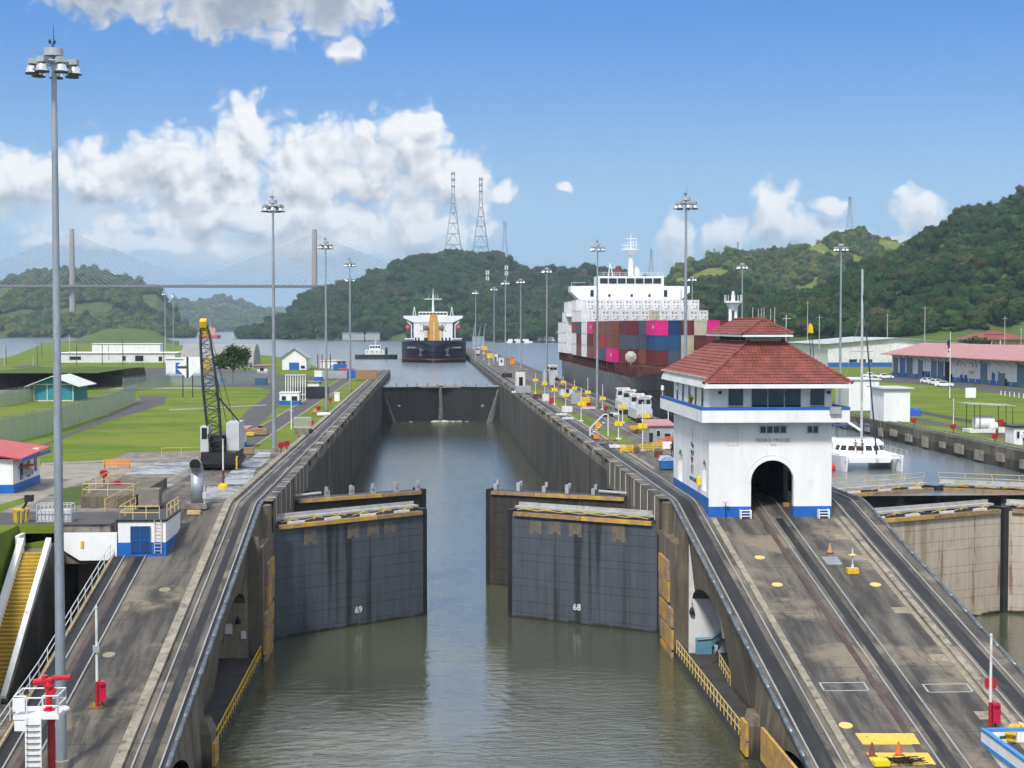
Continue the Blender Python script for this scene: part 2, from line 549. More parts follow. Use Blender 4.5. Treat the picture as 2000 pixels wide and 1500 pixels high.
def wall_mat(name, c, c2, c3, zscale=0.12, wl=None):
    """poured concrete with vertical run marks; wl = height of the slimy tide line"""
    m = bpy.data.materials.new(name)
    m.use_nodes = True
    N = NT(m.node_tree)
    b = m.node_tree.nodes['Principled BSDF']
    co = N.n('ShaderNodeNewGeometry').outputs['Position']
    st = N.vmath('MULTIPLY', co, (1.0, 1.0, zscale))
    a = N.noise(st, 0.9, 6, 0.68)
    p = N.noise(N.vmath('MULTIPLY', co, (1, 1, 0.35)), 0.16, 6, 0.68)
    col = N.mix(N.ramp(a, 0.36, 0.64), c, c2)
    col = N.mix(N.ramp(p, 0.46, 0.58), col, c3)
    # casting lifts
    sp = N.n('ShaderNodeSeparateXYZ')
    N.put(sp.inputs[0], co)
    fr = N.math('ABSOLUTE', N.math('SUBTRACT', N.math('FRACT', N.math('DIVIDE', sp.outputs[2], 1.83)), 0.5))
    col = N.mix(N.math('MULTIPLY', N.math('SUBTRACT', 1.0, N.ramp(fr, 0.0, 0.02)), 0.6), col, tuple(x * 0.5 for x in c))
    if wl is not None:
        zz = N.math('ADD', sp.outputs[2], N.math('MULTIPLY', N.math('SUBTRACT', a, 0.5), 1.6))
        col = N.mix(N.math('SUBTRACT', 1.0, N.ramp(zz, wl - 0.5, wl + 0.6)), col, (0.022, 0.024, 0.014))
    N.put(b.inputs['Base Color'], col)
    b.inputs['Roughness'].default_value = 0.85
    bp = N.n('ShaderNodeBump')
    bp.inputs['Strength'].default_value = 0.5
    bp.inputs['Distance'].default_value = 0.06
    N.put(bp.inputs['Height'], N.noise(st, 2.5, 6, 0.7))
    N.put(b.inputs['Normal'], bp.outputs[0])
    return m
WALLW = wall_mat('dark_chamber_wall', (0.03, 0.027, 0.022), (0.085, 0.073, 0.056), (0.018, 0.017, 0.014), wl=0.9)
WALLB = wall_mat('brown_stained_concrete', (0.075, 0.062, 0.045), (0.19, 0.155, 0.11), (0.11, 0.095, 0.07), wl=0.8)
WALLT = wall_mat('tan_concrete', (0.22, 0.18, 0.13), (0.3, 0.25, 0.18), (0.2, 0.17, 0.13))
COPE = wall_mat('mossy_coping', (0.075, 0.066, 0.048), (0.17, 0.15, 0.115), (0.06, 0.062, 0.035), 0.6)
GREASE = mat('greasy_track_strip', (0.014, 0.014, 0.015), 0.6, var=0.4, scale=0.8, stretch=(1, 0.1, 1), c2=(0.05, 0.046, 0.04), cov=(0.5, 0.75), world=True)
SLOT = mat('brown_slot_rail', (0.075, 0.05, 0.045), 0.7, var=0.25, scale=0.7, world=True)
ASPH = mat('asphalt_path', (0.085, 0.083, 0.085), 0.9, var=0.2, scale=0.3, c2=(0.06, 0.058, 0.055), bump=0.3, bscale=20, world=True)
GRAVEL = mat('pale_gravel', (0.26, 0.24, 0.2), 0.95, var=0.2, scale=0.5, bump=0.5, bscale=10, world=True)

# ------------------------------------------------------------------ water
def sheet(name, poly, z, m, skirt=None):
    b = MB()
    n = len(poly)
    b.add([(x, y, z) for x, y in poly], [tuple(range(n))])
    if skirt is not None:
        b.add([(x, y, z) for x, y in poly] + [(x, y, skirt) for x, y in poly], [(k, n + k, n + (k + 1) % n, (k + 1) % n) for k in range(n)])
    o = b.build(name, m)
    return struct(o)
XL, XR, XR2, XRR = -13.46, 20.06, 37.75, 71.3        # chamber faces: left chamber XL..XR, centre wall XR..XR2, right chamber XR2..XRR
sheet('lock_water', [(XL - 6, 20), (XR + 6, 20), (XR + 6, 441), (XL - 6, 441)], 0.0, WATER_LOW)
sheet('lock_water', [(XR2 - 1, 20), (XRR + 1, 20), (XRR + 1, 150), (XR2 - 1, 150)], 0.004, WATER_LOW)
sheet('lock_water', [(XR2 - 0.2, 137.5), (54.5, 145.4), (XRR + 0.2, 137.5), (XRR + 0.2, 155), (54.5, 162), (XR2 - 0.2, 155)], 5.0, WATER_LOW)
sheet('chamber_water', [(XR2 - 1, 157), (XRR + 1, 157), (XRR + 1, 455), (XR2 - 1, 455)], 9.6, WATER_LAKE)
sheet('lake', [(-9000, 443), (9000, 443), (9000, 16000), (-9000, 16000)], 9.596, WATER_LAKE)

# ------------------------------------------------------------------ land
left_land = [(-24.2, 126), (-24.2, 131.9), (-17.1, 131.9), (-17.1, 533), (-40, 560), (-57, 700), (-92, 840), (-140, 1050), (-215, 1300), (-270, 1480), (-330, 1500), (-364, 1460), (-300, 1200), (-262, 1020), (-222, 840), (-193, 690), (-230, 600), (-420, 540), (-900, 470), (-900, 20), (-31.2, 20), (-31.2, 118), (-28.3, 118), (-28.3, 126)]
sheet('ground', left_land, 12.13, GRASS, skirt=7.5)
right_land = [(XRR + 0.6, 20), (900, 20), (1400, 1100), (300, 1120), (110, 900), (XRR + 6, 700), (XRR + 0.6, 560)]
sheet('ground', right_land, 12.13, GRASS, skirt=7.5)
sheet('pit_floor', [(-31, 20), (-24, 20), (-24, 127), (-31, 127)], 2.0, CONC)

# ------------------------------------------------------------------ lock walls
YS_R = [20, 60, 78, 80, 82] + [84 + 3 * k for k in range(15)] + [128, 129.5, 130, 130.5, 131, 131.5, 132, 132.5]
def ysamp(y0, y1):
    return [y0] + [y for y in YS_R if y0 < y < y1] + [y1]
def strip(name, x0, x1, z0, z1, y0, y1, m, parent=None, smooth=False):
    """bar of rectangular section that follows the deck height h(Y)"""
    b = MB()
    ys = ysamp(y0, y1)
    v, f = [], []
    for y in ys:
        hz = h(y)
        v += [(x0, y, hz + z0), (x1, y, hz + z0), (x1, y, hz + z1), (x0, y, hz + z1)]
    for k in range(len(ys) - 1):
        a, c = 4 * k, 4 * k + 4
        f += [(a, a + 3, c + 3, c), (a + 1, c + 1, c + 2, a + 2), (a + 3, a + 2, c + 2, c + 3), (a, c, c + 1, a + 1)]
    f += [(0, 1, 2, 3), (4 * len(ys) - 4, 4 * len(ys) - 1, 4 * len(ys) - 2, 4 * len(ys) - 3)]
    b.add(v, f)
    return b.build(name, m, parent)
def pipe(name, x, zo, r, y0, y1, m, parent):
    b = MB()
    b.tube([(x, y, h(y) + zo) for y in ysamp(y0, y1)], r, 8)
    return b.build(name, m, parent, smooth=True)

def face(parent, sgn, xtop, xbot, y0, y1, ztop, zbot, m, name='wall_face', arch=None, step=0.5):
    """wall face between y0 and y1, columns of quads; arch=(ya, yb, spring, rise): opening cut from zbot up"""
    b = MB()
    n = max(1, int((y1 - y0) / step)) if arch or ztop is None else max(1, int((y1 - y0) / 6))
    ys = [y0 + (y1 - y0) * k / n for k in range(n + 1)]
    def bot(y):
        if arch and arch[0] < y < arch[1]:
            t = (y - (arch[0] + arch[1]) / 2) / ((arch[1] - arch[0]) / 2)
            return arch[2] + arch[3] * math.sqrt(max(0, 1 - t * t))
        return zbot
    def top(y):
        return h(y) - 0.02 if ztop is None else ztop
    z0_, z1_ = zbot, (h(y1) if ztop is None else ztop)
    def X(z, y):
        tt = top(y)
        k = (z - zbot) / max(0.1, tt - zbot)
        return xbot + (xtop - xbot) * k
    for a, c in zip(ys[:-1], ys[1:]):
        pts = []
        for y, w in ((a, c), (c, a)):
            zb = bot((a + c) / 2 * 0.02 + y * 0.98)
            pts.append((X(zb, y), y, zb))
        ta, tc_ = top(a), top(c)
        q = [pts[0], (xtop, a, ta), (xtop, c, tc_), pts[1]]
        b.add(q, [(0, 1, 2, 3) if sgn > 0 else (3, 2, 1, 0)])
    return b.build(name, m, parent)

def lock_side(parent, xf, s, y_end, plain=False):
    """one chamber side: face plane X = xf, wall body lies in direction s (-1 = towards -X)"""
    # upper chamber, plain wall below a rounded coping
    if not plain:
        # approach below the gates (camera side): solid, recess with an arch, solid
        face(parent, -s, xf + s * 0.9, xf + s * 0.25, 20, 96.5, None, -3, WALLB, arch=(80.5, 90.5, 0.5, 2.2))
        face(parent, -s, xf + s * 0.9, xf + s * 2.1, 96.5, 124, None, 0.6, WALLB, arch=(110.5, 123.9, 4.4, 2.2))
        face(parent, -s, xf + s * 0.9, xf + s * 0.2, 124, 132.6, None, -3, WALLB)
        # gallery behind the arches
        b = MB()
        xi = xf + s * 7.5
        b.quad((xf + s * 0.95, 123.4, 0.6), (xi, 123.4, 0.6), (xi, 123.4, 9.5), (xf + s * 0.95, 123.4, 9.5))
        b.build('gallery_end_wall', WHITE2 if s > 0 else WALLT, parent)
        b = MB()
        b.quad((xi, 110, 0.6), (xi, 123.4, 0.6), (xi, 123.4, 9.5), (xi, 110, 7.4))
        b.quad((xi, 110, 0.6), (xf + s * 2.1, 110.4, 0.6), (xf + s * 1.2, 110.4, 7.4), (xi, 110, 7.4))
        b.grid(lambda u, v: (xf + s * (1.3 + 6.2 * v), 110.5 + 13.4 * u, 4.4 + 2.2 * math.sqrt(max(0, 1 - (2 * u - 1) ** 2)) + 0.02), 16, 1)
        b.quad((xf + s * 0.2, 123.3, -2), (xf + s * 0.97, 123.3, -2), (xf + s * 0.97, 123.3, 10.4), (xf + s * 0.2, 123.3, 10.4))
        b.build('gallery_vault', WALLB, parent)
        b = MB()
        b.box(min(xf + s * 0.05, xi), 96.8, -3, max(xf + s * 0.05, xi), 123.6, 0.6)
        b.build('gallery_floor', mat('dark_gallery_floor', (0.045, 0.042, 0.04), 0.8, var=0.3, scale=0.6, world=True), parent)
        # rounded stub pier that closes the recess
        b = MB()
        b.box(min(xf, xf + s * 1.9), 94.6, -3, max(xf, xf + s * 1.9), 96.9, 2.1)
        b.ext([(xf, 94.6, 2.1), (xf + s * 1.9, 94.6, 2.1), (xf + s * 1.6, 95.0, 2.7), (xf + s * 0.3, 95.0, 2.7)], (0, 1.9, 0))
        b.build('stub_pier', WALLB, parent)
        b = MB()
        b.lathe([(0.3, 0), (0.22, 0.25), (0.3, 0.45), (0.1, 0.55)], (xf + s * 1.0, 95.8, 2.65), 10)
        b.build('bollard', CONC, parent)
        # cheek at the gate hollow quoin: curved pillar
        b = MB()
        b.box(min(xf, xf + s * 1.0), 124.2, -3, max(xf, xf + s * 1.0), 133.2, 9.4)
        b.cyl((xf + s * 0.95, 131.5, 8.6), (xf + s * 0.95, 131.5, 12.0), 0.95, 0.95, 16)
        b.build('quoin_pillar', WALLB, parent)
        # gate recesses: set-back wall and deck beams with arched undersides
        for (ya, yb) in ((133.2, 152.0), (153.4, 172.2)):
            b = MB()
            xr = xf + s * 2.9
            b.quad((xr, ya, -3), (xr, yb, -3), (xr, yb, 9.8), (xr, ya, 9.8))
            b.quad((xf, ya, -3), (xr, ya, -3), (xr, ya, 12), (xf, ya, 12))
            b.quad((xf, yb, -3), (xr, yb, -3), (xr, yb, 12), (xf, yb, 12))
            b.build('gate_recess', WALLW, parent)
            b = MB()
            n = 24
            for k in range(n):
                t0, t1 = k / n, (k + 1) / n
                za = 8.9 + 0.55 * math.sin(math.pi * min(1, max(0, t0 * 1.0)))
                zb = 8.9 + 0.55 * math.sin(math.pi * t1)
                y0, y1 = ya + (yb - ya) * t0, ya + (yb - ya) * t1
                b.quad((xf, y0, za), (xf, y1, zb), (xf, y1, 12.18), (xf, y0, 12.18))
                b.quad((xf, y0, za), (xf, y1, zb), (xf + s * 2.9, y1, zb), (xf + s * 2.9, y0, za))
            b.build('deck_beam', WALLB, parent)
            b = MB()
            for k in range(4):
                y = ya + 2.2 + 4.6 * k
                b.box(min(xf - s * 0.04, xf), y, 9.6, max(xf - s * 0.04, xf), y + 0.14, 12.15)
                b.box(min(xf, xf + s * 0.8), y, 12.2, max(xf, xf + s * 0.8), y + 0.14, 12.215)
            b.build('white_marker_stripes', WHITE2, parent)
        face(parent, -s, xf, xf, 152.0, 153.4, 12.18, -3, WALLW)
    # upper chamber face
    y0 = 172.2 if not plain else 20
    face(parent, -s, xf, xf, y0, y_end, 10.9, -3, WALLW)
    # rounded coping between raised square blocks
    b = MB()
    n = 6
    if not plain:
        def nose(u, v):
            a = v * math.pi / 2
            return (xf + s * 1.25 * (1 - math.cos(a)), y0 + (y_end - y0) * u, 10.9 + 1.28 * math.sin(a))
        b.grid(nose, 60, n, flip=(s > 0))
        b.build('rounded_coping', COPE, parent, smooth=True)
        y = y0 + 3
        k = 0
        while y < min(y_end - 4, 436):
            bb = MB()
            L = 2.6 + 0.5 * ((k * 37) % 5) / 5
            bb.ext([(xf + s * 0.02, y, 11.35), (xf + s * 0.02, y, 12.12), (xf + s * 0.3, y, 12.27), (xf + s * 1.2, y, 12.27), (xf + s * 1.2, y, 11.35)], (0, L, 0))
            bb.build('coping_block', CURB if k % 3 else COPE, parent)
            y += 10.9
            k += 1
    else:
        b.box(min(xf, xf + s * 1.2), y0, 10.9, max(xf, xf + s * 1.2), y_end, 12.2)
        b.build('coping', COPE, parent)

def rails(parent, xs, y0, y1):
    for x in xs:
        strip('rail', x - 0.045, x + 0.045, 0.02, 0.13, y0, y1, STEEL, parent)

# --- left wall
LW = thing('lock_wall', 'left lock wall with towing track ramping down beside the open gates', 'lock wall', (-18, 100, 0))
LW.location = (0, 0, 0)
lock_side(LW, XL, -1, 536)
b = MB()
for ya, yb in zip(ysamp(20, 536)[:-1], ysamp(20, 536)[1:]):
    b.quad((-24.3 if ya < 132 else -17.2, ya, h(ya)), (XL - 0.9 if yb <= 132.6 else XL - 0.02, ya, h(ya)), (XL - 0.9 if yb <= 132.6 else XL - 0.02, yb, h(yb)), (-24.3 if ya < 132 else -17.2, yb, h(yb)))
b.quad((-24.3, 131.8, 12.197), (-16.8, 131.8, 12.197), (-16.8, 182, 12.197), (-24.3, 182, 12.197))
b.build('deck', DECK, LW)
b = MB()
ys = ysamp(20, 128)
for ya, yb in zip(ys[:-1], ys[1:]):
    b.quad((-24.3, ya, 0), (-24.3, yb, 0), (-24.3, yb, h(yb)), (-24.3, ya, h(ya)))
b.build('outer_face', WALLB, LW)
b = MB()
b.box(XL - 4, 530, 7, XL, 537, 12.19)
b.box(-40, 533, 7, XL - 3.9, 538, 12.18)
b.build('wall_end', CONC, LW)
strip('kerb', -17.35, -16.75, 0, 0.22, 20, 530, CURB, LW)
rails(LW, (-16.25, -14.72), 20, 530)
strip('greasy_strip', -15.75, -15.2, 0.004, 0.012, 20, 530, GREASE, LW)
strip('greasy_strip', -14.66, -14.45, 0.004, 0.012, 20, 530, GREASE, LW)
pipe('edge_pipe', XL - 0.86, 0.0, 0.17, 20, 132.5, mat('worn_edge_pipe', (0.16, 0.18, 0.2), 0.35, 0.6, var=0.3, scale=2), LW)
# return track on the left of the ramp
rails(LW, (-23.2, -21.6), 20, 118)
strip('slot_rail', -22.75, -22.35, 0.003, 0.05, 20, 118, SLOT, LW)
strip('greasy_strip', -23.9, -23.35, 0.004, 0.012, 20, 118, GREASE, LW)
strip('greasy_strip', -22.3, -21.75, 0.004, 0.010, 20, 118, GREASE, LW)
# --- centre wall
CW = thing('lock_wall', 'wide centre lock wall between the two lanes carrying the white control house', 'lock wall', (0, 0, 0))
lock_side(CW, XR, 1, 1090)
b = MB()
for ya, yb in zip(ysamp(20, 1090)[:-1], ysamp(20, 1090)[1:]):
    b.quad((XR + 0.9 if yb <= 132.6 else XR + 0.02, ya, h(ya)), (XR2, ya, h(ya)), (XR2, yb, h(yb)), (XR + 0.9 if yb <= 132.6 else XR + 0.02, yb, h(yb)))
b.build('deck', DECK, CW)
b = MB()
ys = ysamp(20, 1090)
for ya, yb in zip(ys[:-1], ys[1:]):
    b.quad((XR2, ya, -3), (XR2, yb, -3), (XR2, yb, h(yb)), (XR2, ya, h(ya)))
b.quad((XR, 1090, 5), (XR2, 1090, 5), (XR2, 1090, 12.2), (XR, 1090, 12.2))
b.build('outer_face', WALLB, CW)
rails(CW, (21.3, 22.85), 20, 1080)
rails(CW, (34.95, 36.5), 20, 1080)
rails(CW, (28.3, 29.8), 20, 145)
rails(CW, (28.3, 29.8), 146, 470)
strip('slot_rail', 27.45, 27.85, 0.003, 0.05, 20, 145, SLOT, CW)
strip('greasy_strip', 28.75, 29.35, 0.004, 0.012, 20, 126, GREASE, CW)
strip('greasy_strip', 21.45, 22.4, 0.004, 0.012, 20, 1080, GREASE, CW)
strip('greasy_strip', 35.3, 36.2, 0.004, 0.012, 20, 1080, GREASE, CW)
strip('kerb', 23.3, 23.75, 0, 0.13, 20, 126, CURB, CW)
strip('kerb', 34.1, 34.55, 0, 0.13, 20, 126, CURB, CW)
pipe('edge_pipe', XR + 0.86, 0.0, 0.17, 20, 132.5, MATS['worn_edge_pipe'], CW)
pipe('edge_pipe', XR2 - 0.15, 0.0, 0.16, 20, 134, MATS['worn_edge_pipe'], CW)
# pale repair strip with tabs on the right of the ramp
TANP = mat('tan_mortar_patch', (0.26, 0.225, 0.165), 0.9, var=0.2, scale=2, c2=(0.15, 0.13, 0.1), cov=(0.5, 0.7), world=True)
strip('mortar_strip', 33.62, 33.98, 0.003, 0.016, 80, 126, TANP, CW)
for ya in (121.3, 116.4, 105.6, 97.4, 89.0):
    strip('mortar_tab', 32.5, 33.6, 0.003, 0.014, ya - 0.55, ya + 0.55, TANP, CW)
for (xa, ya) in ((24.2, 92.6), (30.6, 92.2)):
    for q in ((0, 0, 2.9, 0.09), (0, 1.15, 2.9, 1.24), (0, 0, 0.12, 1.2), (2.78, 0, 2.9, 1.2)):
        strip('hatch_outline', xa + q[0], xa + q[2], 0.004, 0.02, ya + q[1], ya + q[3], GREY, CW)
# grass beds and concrete aprons on the centre wall
for (xa, xb, ya, yb) in ((23.9, 26.6, 196, 222), (23.9, 26.6, 232, 262), (23.9, 26.4, 275, 315), (31.0, 33.6, 196, 206), (31.0, 33.9, 212, 226), (31, 33.6, 240, 262), (23.9, 26.2, 330, 380)):
    bb = MB()
    bb.quad((xa, ya, 12.207), (xb, ya, 12.207), (xb, yb, 12.207), (xa, yb, 12.207))
    struct(bb.build('grass_bed', GRASS))
strip('kerb', 23.35, 23.8, 0, 0.12, 160, 440, CURB, CW)
strip('kerb', 33.9, 34.35, 0, 0.12, 160, 440, CURB, CW)
# --- right wall of the right chamber
RW = thing('lock_wall', 'right lock wall with scarred stone face beside the white catamaran', 'lock wall', (0, 0, 0))
lock_side(RW, XRR, 1, 600, plain=True)
bb = MB()
for k in range(26):
    y = 150 + 7.3 * k
    bb.box(XRR - 0.25, y, 9.9 + 0.25 * (k % 3), XRR + 0.1, y + 2.0 + 0.4 * (k % 4), 11.2 + 0.2 * (k % 2))
bb.build('rubbing_stone', CURB, RW)
strip('rail', XRR + 1.3, XRR + 1.4, 0.0, 0.12, 134, 590, STEEL, RW)
strip('rail', XRR + 2.8, XRR + 2.9, 0.0, 0.12, 134, 590, STEEL, RW)
strip('track_bed', XRR + 0.6, XRR + 1.15, -0.06, 0.006, 134, 590, GREASE, RW)
b = MB()
b.quad((XRR + 6.2, 134, 12.14), (XRR + 9.2, 134, 12.14), (XRR + 9.2, 590, 12.14), (XRR + 6.2, 590, 12.14))
struct(b.build('footpath', ASPH))
# ------------------------------------------------------------------ lock gates
def gate_mat(name, c, c2, streak, rust=None):
    m = bpy.data.materials.new(name)
    m.use_nodes = True
    N = NT(m.node_tree)
    b = m.node_tree.nodes['Principled BSDF']
    co = N.n('ShaderNodeTexCoord').outputs['Object']
    sp = N.n('ShaderNodeSeparateXYZ')
    N.put(sp.inputs[0], co)
    st = N.vmath('ADD', N.vmath('MULTIPLY', co, (1.0, 1.0, 0.05)), (3.17, 0.43, 7.61))
    n1 = N.noise(N.vmath('ADD', st, (4.4, 0, 0)), 0.42, 5, 0.62)
    n2 = N.noise(st, 2.2, 4, 0.6)
    blotch = N.noise(N.vmath('ADD', co, (1.3, 0.77, 2.9)), 0.8, 5, 0.65)
    col = N.mix(N.ramp(n2, 0.35, 0.65), c, c2)
    col = N.mix(N.math('MULTIPLY', N.ramp(blotch, 0.52, 0.7), 0.5), col, tuple(x * 0.7 + 0.012 for x in c))
    col = N.mix(N.math('MULTIPLY', N.ramp(n1, 0.54, 0.63), 0.85), col, streak)
    if rust:
        n3 = N.noise(N.vmath('MULTIPLY', co, (1.4, 1, 0.12)), 0.9, 5, 0.7)
        col = N.mix(N.math('MULTIPLY', N.ramp(n3, 0.55, 0.68), 0.8), col, rust)
    # slime line at the water
    zz = N.math('ADD', sp.outputs[2], N.math('MULTIPLY', N.math('SUBTRACT', N.noise(co, 1.2, 4, 0.6), 0.5), 0.9))
    col = N.mix(N.math('SUBTRACT', 1.0, N.ramp(zz, 0.05, 0.35)), col, (0.012, 0.013, 0.008))
    N.put(b.inputs['Base Color'], col)
    b.inputs['Roughness'].default_value = 0.6
    bp = N.n('ShaderNodeBump')
    bp.inputs['Strength'].default_value = 0.25
    bp.inputs['Distance'].default_value = 0.03
    N.put(bp.inputs['Height'], N.noise(co, 5, 3, 0.6))
    N.put(b.inputs['Normal'], bp.outputs[0])
    return m
GSTEEL = gate_mat('blue_grey_gate_plate', (0.05, 0.06, 0.075), (0.07, 0.082, 0.1), (0.012, 0.013, 0.016))
GBEIGE = gate_mat('beige_gate_plate', (0.38, 0.33, 0.26), (0.46, 0.41, 0.34), (0.28, 0.22, 0.15), rust=(0.15, 0.065, 0.033))
GBLACK = gate_mat('wet_black_gate_plate', (0.009, 0.0095, 0.01), (0.018, 0.017, 0.016), (0.005, 0.005, 0.006))
GBROWN = gate_mat('brown_gate_plate', (0.024, 0.020, 0.016), (0.045, 0.038, 0.031), (0.01, 0.01, 0.01))
BUFF = mat('buff_primer_patch', (0.13, 0.11, 0.09), 0.8, var=0.2, scale=1.5)
SEAM = mat('dark_seam', (0.01, 0.011, 0.013), 0.7, var=0.2)
TIMBER = mat('worn_yellow_timber', (0.50, 0.30, 0.05), 0.75, var=0.2, c2=(0.3, 0.2, 0.12), cov=(0.42, 0.66), scale=0.9)
WALK = mat('walkway_grey', (0.36, 0.36, 0.35), 0.7, var=0.15, c2=(0.2, 0.19, 0.18), cov=(0.5, 0.75), scale=0.8)

def gate_leaf(label, hinge, tip, face_side, pm, number=None, fold=True, ztop=10.2, rows=8, patches=(), fender=TIMBER, walk=True, posts=False, timber_segments=3, name='lock_gate'):
    """leaf from hinge to tip; local x runs hinge->tip, local -y is the camera-side skin"""
    dx, dy = tip[0] - hinge[0], tip[1] - hinge[1]
    L = math.hypot(dx, dy)
    a = math.atan2(dy, dx)
    fs = face_side                                # +1: camera side is local -y, -1: local +y
    t = thing(name, label, 'lock gate', (hinge[0], hinge[1], 0), a)
    y0, y1 = (0.0, 2.0) if fs > 0 else (-2.0, 0.0)
    b = MB()
    b.box(0.1, y0 + 0.06, -3, L - 0.1, y1 - 0.06, ztop - 0.5)
    b.build('leaf_core', SEAM, t)
    ysk = y0 if fs > 0 else y1
    cut = [0.55 + (ztop - 1.0) * (k + (0.22 * math.sin(k * 2.7 + L) if 0 < k < rows else 0)) / rows for k in range(rows + 1)]
    rz = [(-3.0, 0.55)] + list(zip(cut[:-1], cut[1:]))
    for (za, zb) in rz:
        b = MB()
        g = 0.012
        if fs > 0: b.box(0.25, ysk - 0.02, za + g, L - 0.45, ysk + 0.12, min(zb, ztop - 0.45) - g)
        else: b.box(0.25, ysk - 0.12, za + g, L - 0.45, ysk + 0.02, min(zb, ztop - 0.45) - g)
        b.build('plate', pm, t)
    # mitre post and heel post
    b = MB()
    b.box(L - 0.42, y0 - 0.03, -3, L, y1 + 0.03, ztop - 0.1)
    for k in range(28):
        z = 0.4 + k * 0.33
        b.box(L - 0.5, y0 - 0.06, z, L - 0.3, y0 - 0.03, z + 0.16)
    b.build('mitre_post', DARK, t)
    b = MB()
    b.cyl((0.1, (y0 + y1) / 2, -3), (0.1, (y0 + y1) / 2, ztop - 0.2), 0.9, 0.9, 14)
    b.build('heel_post', DARK, t)
    # fender timber along the top of the skin
    yf = (y0 - 0.32, y0 - 0.03) if fs > 0 else (y1 + 0.03, y1 + 0.32)
    seg = timber_segments
    for k in range(seg):
        b = MB()
        xa, xb = 0.7 + (L - 1.4) * k / seg, 0.7 + (L - 1.4) * (k + 1) / seg - 0.05
        b.box(xa, yf[0], ztop - 0.62, xb, yf[1], ztop - 0.26)
        b.build('fender_timber', fender if k != seg - 1 else WOOD, t)
    # walkway and its folded railing
    b = MB()
    b.box(0.2, y0 + 0.1, ztop - 0.45, L - 0.1, y1 - 0.05, ztop - 0.3)
    b.build('top_deck', DARK, t)
    ydk = (y1 - 0.75, y1 + 0.12) if fs > 0 else (y0 - 0.12, y0 + 0.75)
    if walk:
        b = MB()
        b.box(0.6, ydk[0], ztop - 0.08, L, ydk[1], ztop + 0.12)
        b.box(0.6, ydk[1] - 0.12 if fs > 0 else ydk[0], ztop + 0.12, L, ydk[1] if fs > 0 else ydk[0] + 0.12, ztop + 0.42)
        b.build('walkway', WALK, t)
        b = MB()
        yc = (y0 + 0.55) if fs > 0 else (y1 - 0.55)
        for k in range(6):
            x = 1.4 + (L - 3.2) * k / 5.5
            for (dx0, dz0, dx1, dz1) in ((0, 0.0, 1.9, 0.22), (0.2, 0.28, 2.1, 0.05), (0.9, 0.0, 1.5, 0.3)):
                b.cyl((x + dx0, yc + 0.25 * dz0, ztop - 0.15 + dz0), (x + dx1, yc + 0.3, ztop - 0.15 + dz1), 0.055, 0.055, 5)
        b.build('folded_railing', mat('olive_yellow_rail', (0.42, 0.33, 0.1), 0.6, var=0.2), t)
        for k in range(4):
            b = MB()
            x = 2.0 + (L - 4.0) * k / 3.4
            b.box(x, y0 + 0.2, ztop - 0.29, x + 1.7, y0 + 0.42, ztop - 0.1)
            b.build('white_step', WHITE2, t)
    if posts:
        for k, x in enumerate((0.28, 0.46, 0.62, 0.80, 0.965)):
            b = MB()
            b.box(L * x - 0.2, y0 + 0.5, ztop - 0.3, L * x + 0.2, y0 + 0.95, ztop + 0.35 + 0.25 * (k % 2))
            b.box(L * x - 0.3, y0 + 0.4, ztop + 0.2, L * x - 0.05, y0 + 0.7, ztop + 0.75)
            b.build('rail_socket', GREY, t)
        b = MB()
        b.cyl((0.4, y0 + 0.8, ztop), (L * 0.24, y0 + 0.9, ztop + 0.1), 0.16, 0.16, 8)
        b.build('strut_arm', WALK, t)
    for (x, w, zt, hh) in patches:
        b = MB()
        ys_ = (ysk - 0.035, ysk - 0.021) if fs > 0 else (ysk + 0.021, ysk + 0.035)
        b.box(L * x, ys_[0], zt - hh, L * x + w, ys_[1], zt)
        b.box(L * x - 0.05, ys_[0], zt - hh - 0.22, L * x + 0.32 * w, ys_[1], zt - hh)
        b.box(L * x + 0.66 * w, ys_[0], zt - hh - 0.22, L * x + 1.03 * w, ys_[1], zt - hh)
        b.build('primer_patch', BUFF, t)
    if number:
        text('number', number[0], 0.85, mat('number_white', (0.8, 0.8, 0.78), 0.5, var=0.05), t, (L * number[1], (ysk - 0.04) if fs > 0 else (ysk + 0.04), number[2]), (math.pi / 2, 0, 0 if fs > 0 else math.pi))
    return t

ptch = [(0.2, 1.3, 9.3, 1.15), (0.47, 1.3, 9.3, 1.0), (0.6, 1.25, 9.3, 0.95), (0.71, 1.2, 9.25, 0.85)]
gate_leaf('near left gate leaf, blue-grey steel plates, numbered 69', (XL - 0.3, 133.6), (-0.25, 144.4), 1, GSTEEL, ('69', 0.54, 1.45), patches=ptch)
# right leaf: hinge on the right, so the camera side is local +y
gate_leaf('near right gate leaf, blue-grey steel plates, numbered 68', (XR + 0.3, 134.4), (7.35, 143.2), -1, GSTEEL, ('68', 0.53, 1.55), patches=[(0.22, 1.3, 9.3, 1.2), (0.5, 1.3, 9.3, 1.05), (0.64, 1.25, 9.3, 1.0), (0.77, 1.25, 9.2, 1.0)], timber_segments=2)
gate_leaf('second left gate leaf, black, standing behind the leaf numbered 69', (XL - 0.3, 153.6), (-0.35, 162.0), 1, GBLACK, walk=False, posts=True)
gate_leaf('second right gate leaf, rusty brown, standing behind the leaf numbered 68', (XR + 0.3, 153.8), (5.95, 161.4), -1, GBROWN, walk=False, posts=True)
# upper gates of the left lane, closed
gate_leaf('left half of the closed dark gate at the far end of the chamber', (XL - 0.3, 437), (3.3, 445.4), 1, GBLACK, ('74', 0.30, 4.5), walk=False, posts=True, fender=DARK, rows=6)
gate_leaf('right half of the closed dark gate at the far end of the chamber', (XR + 0.3, 437), (3.3, 445.4), -1, GBLACK, ('73', 0.30, 4.5), walk=False, posts=True, fender=DARK, rows=6)
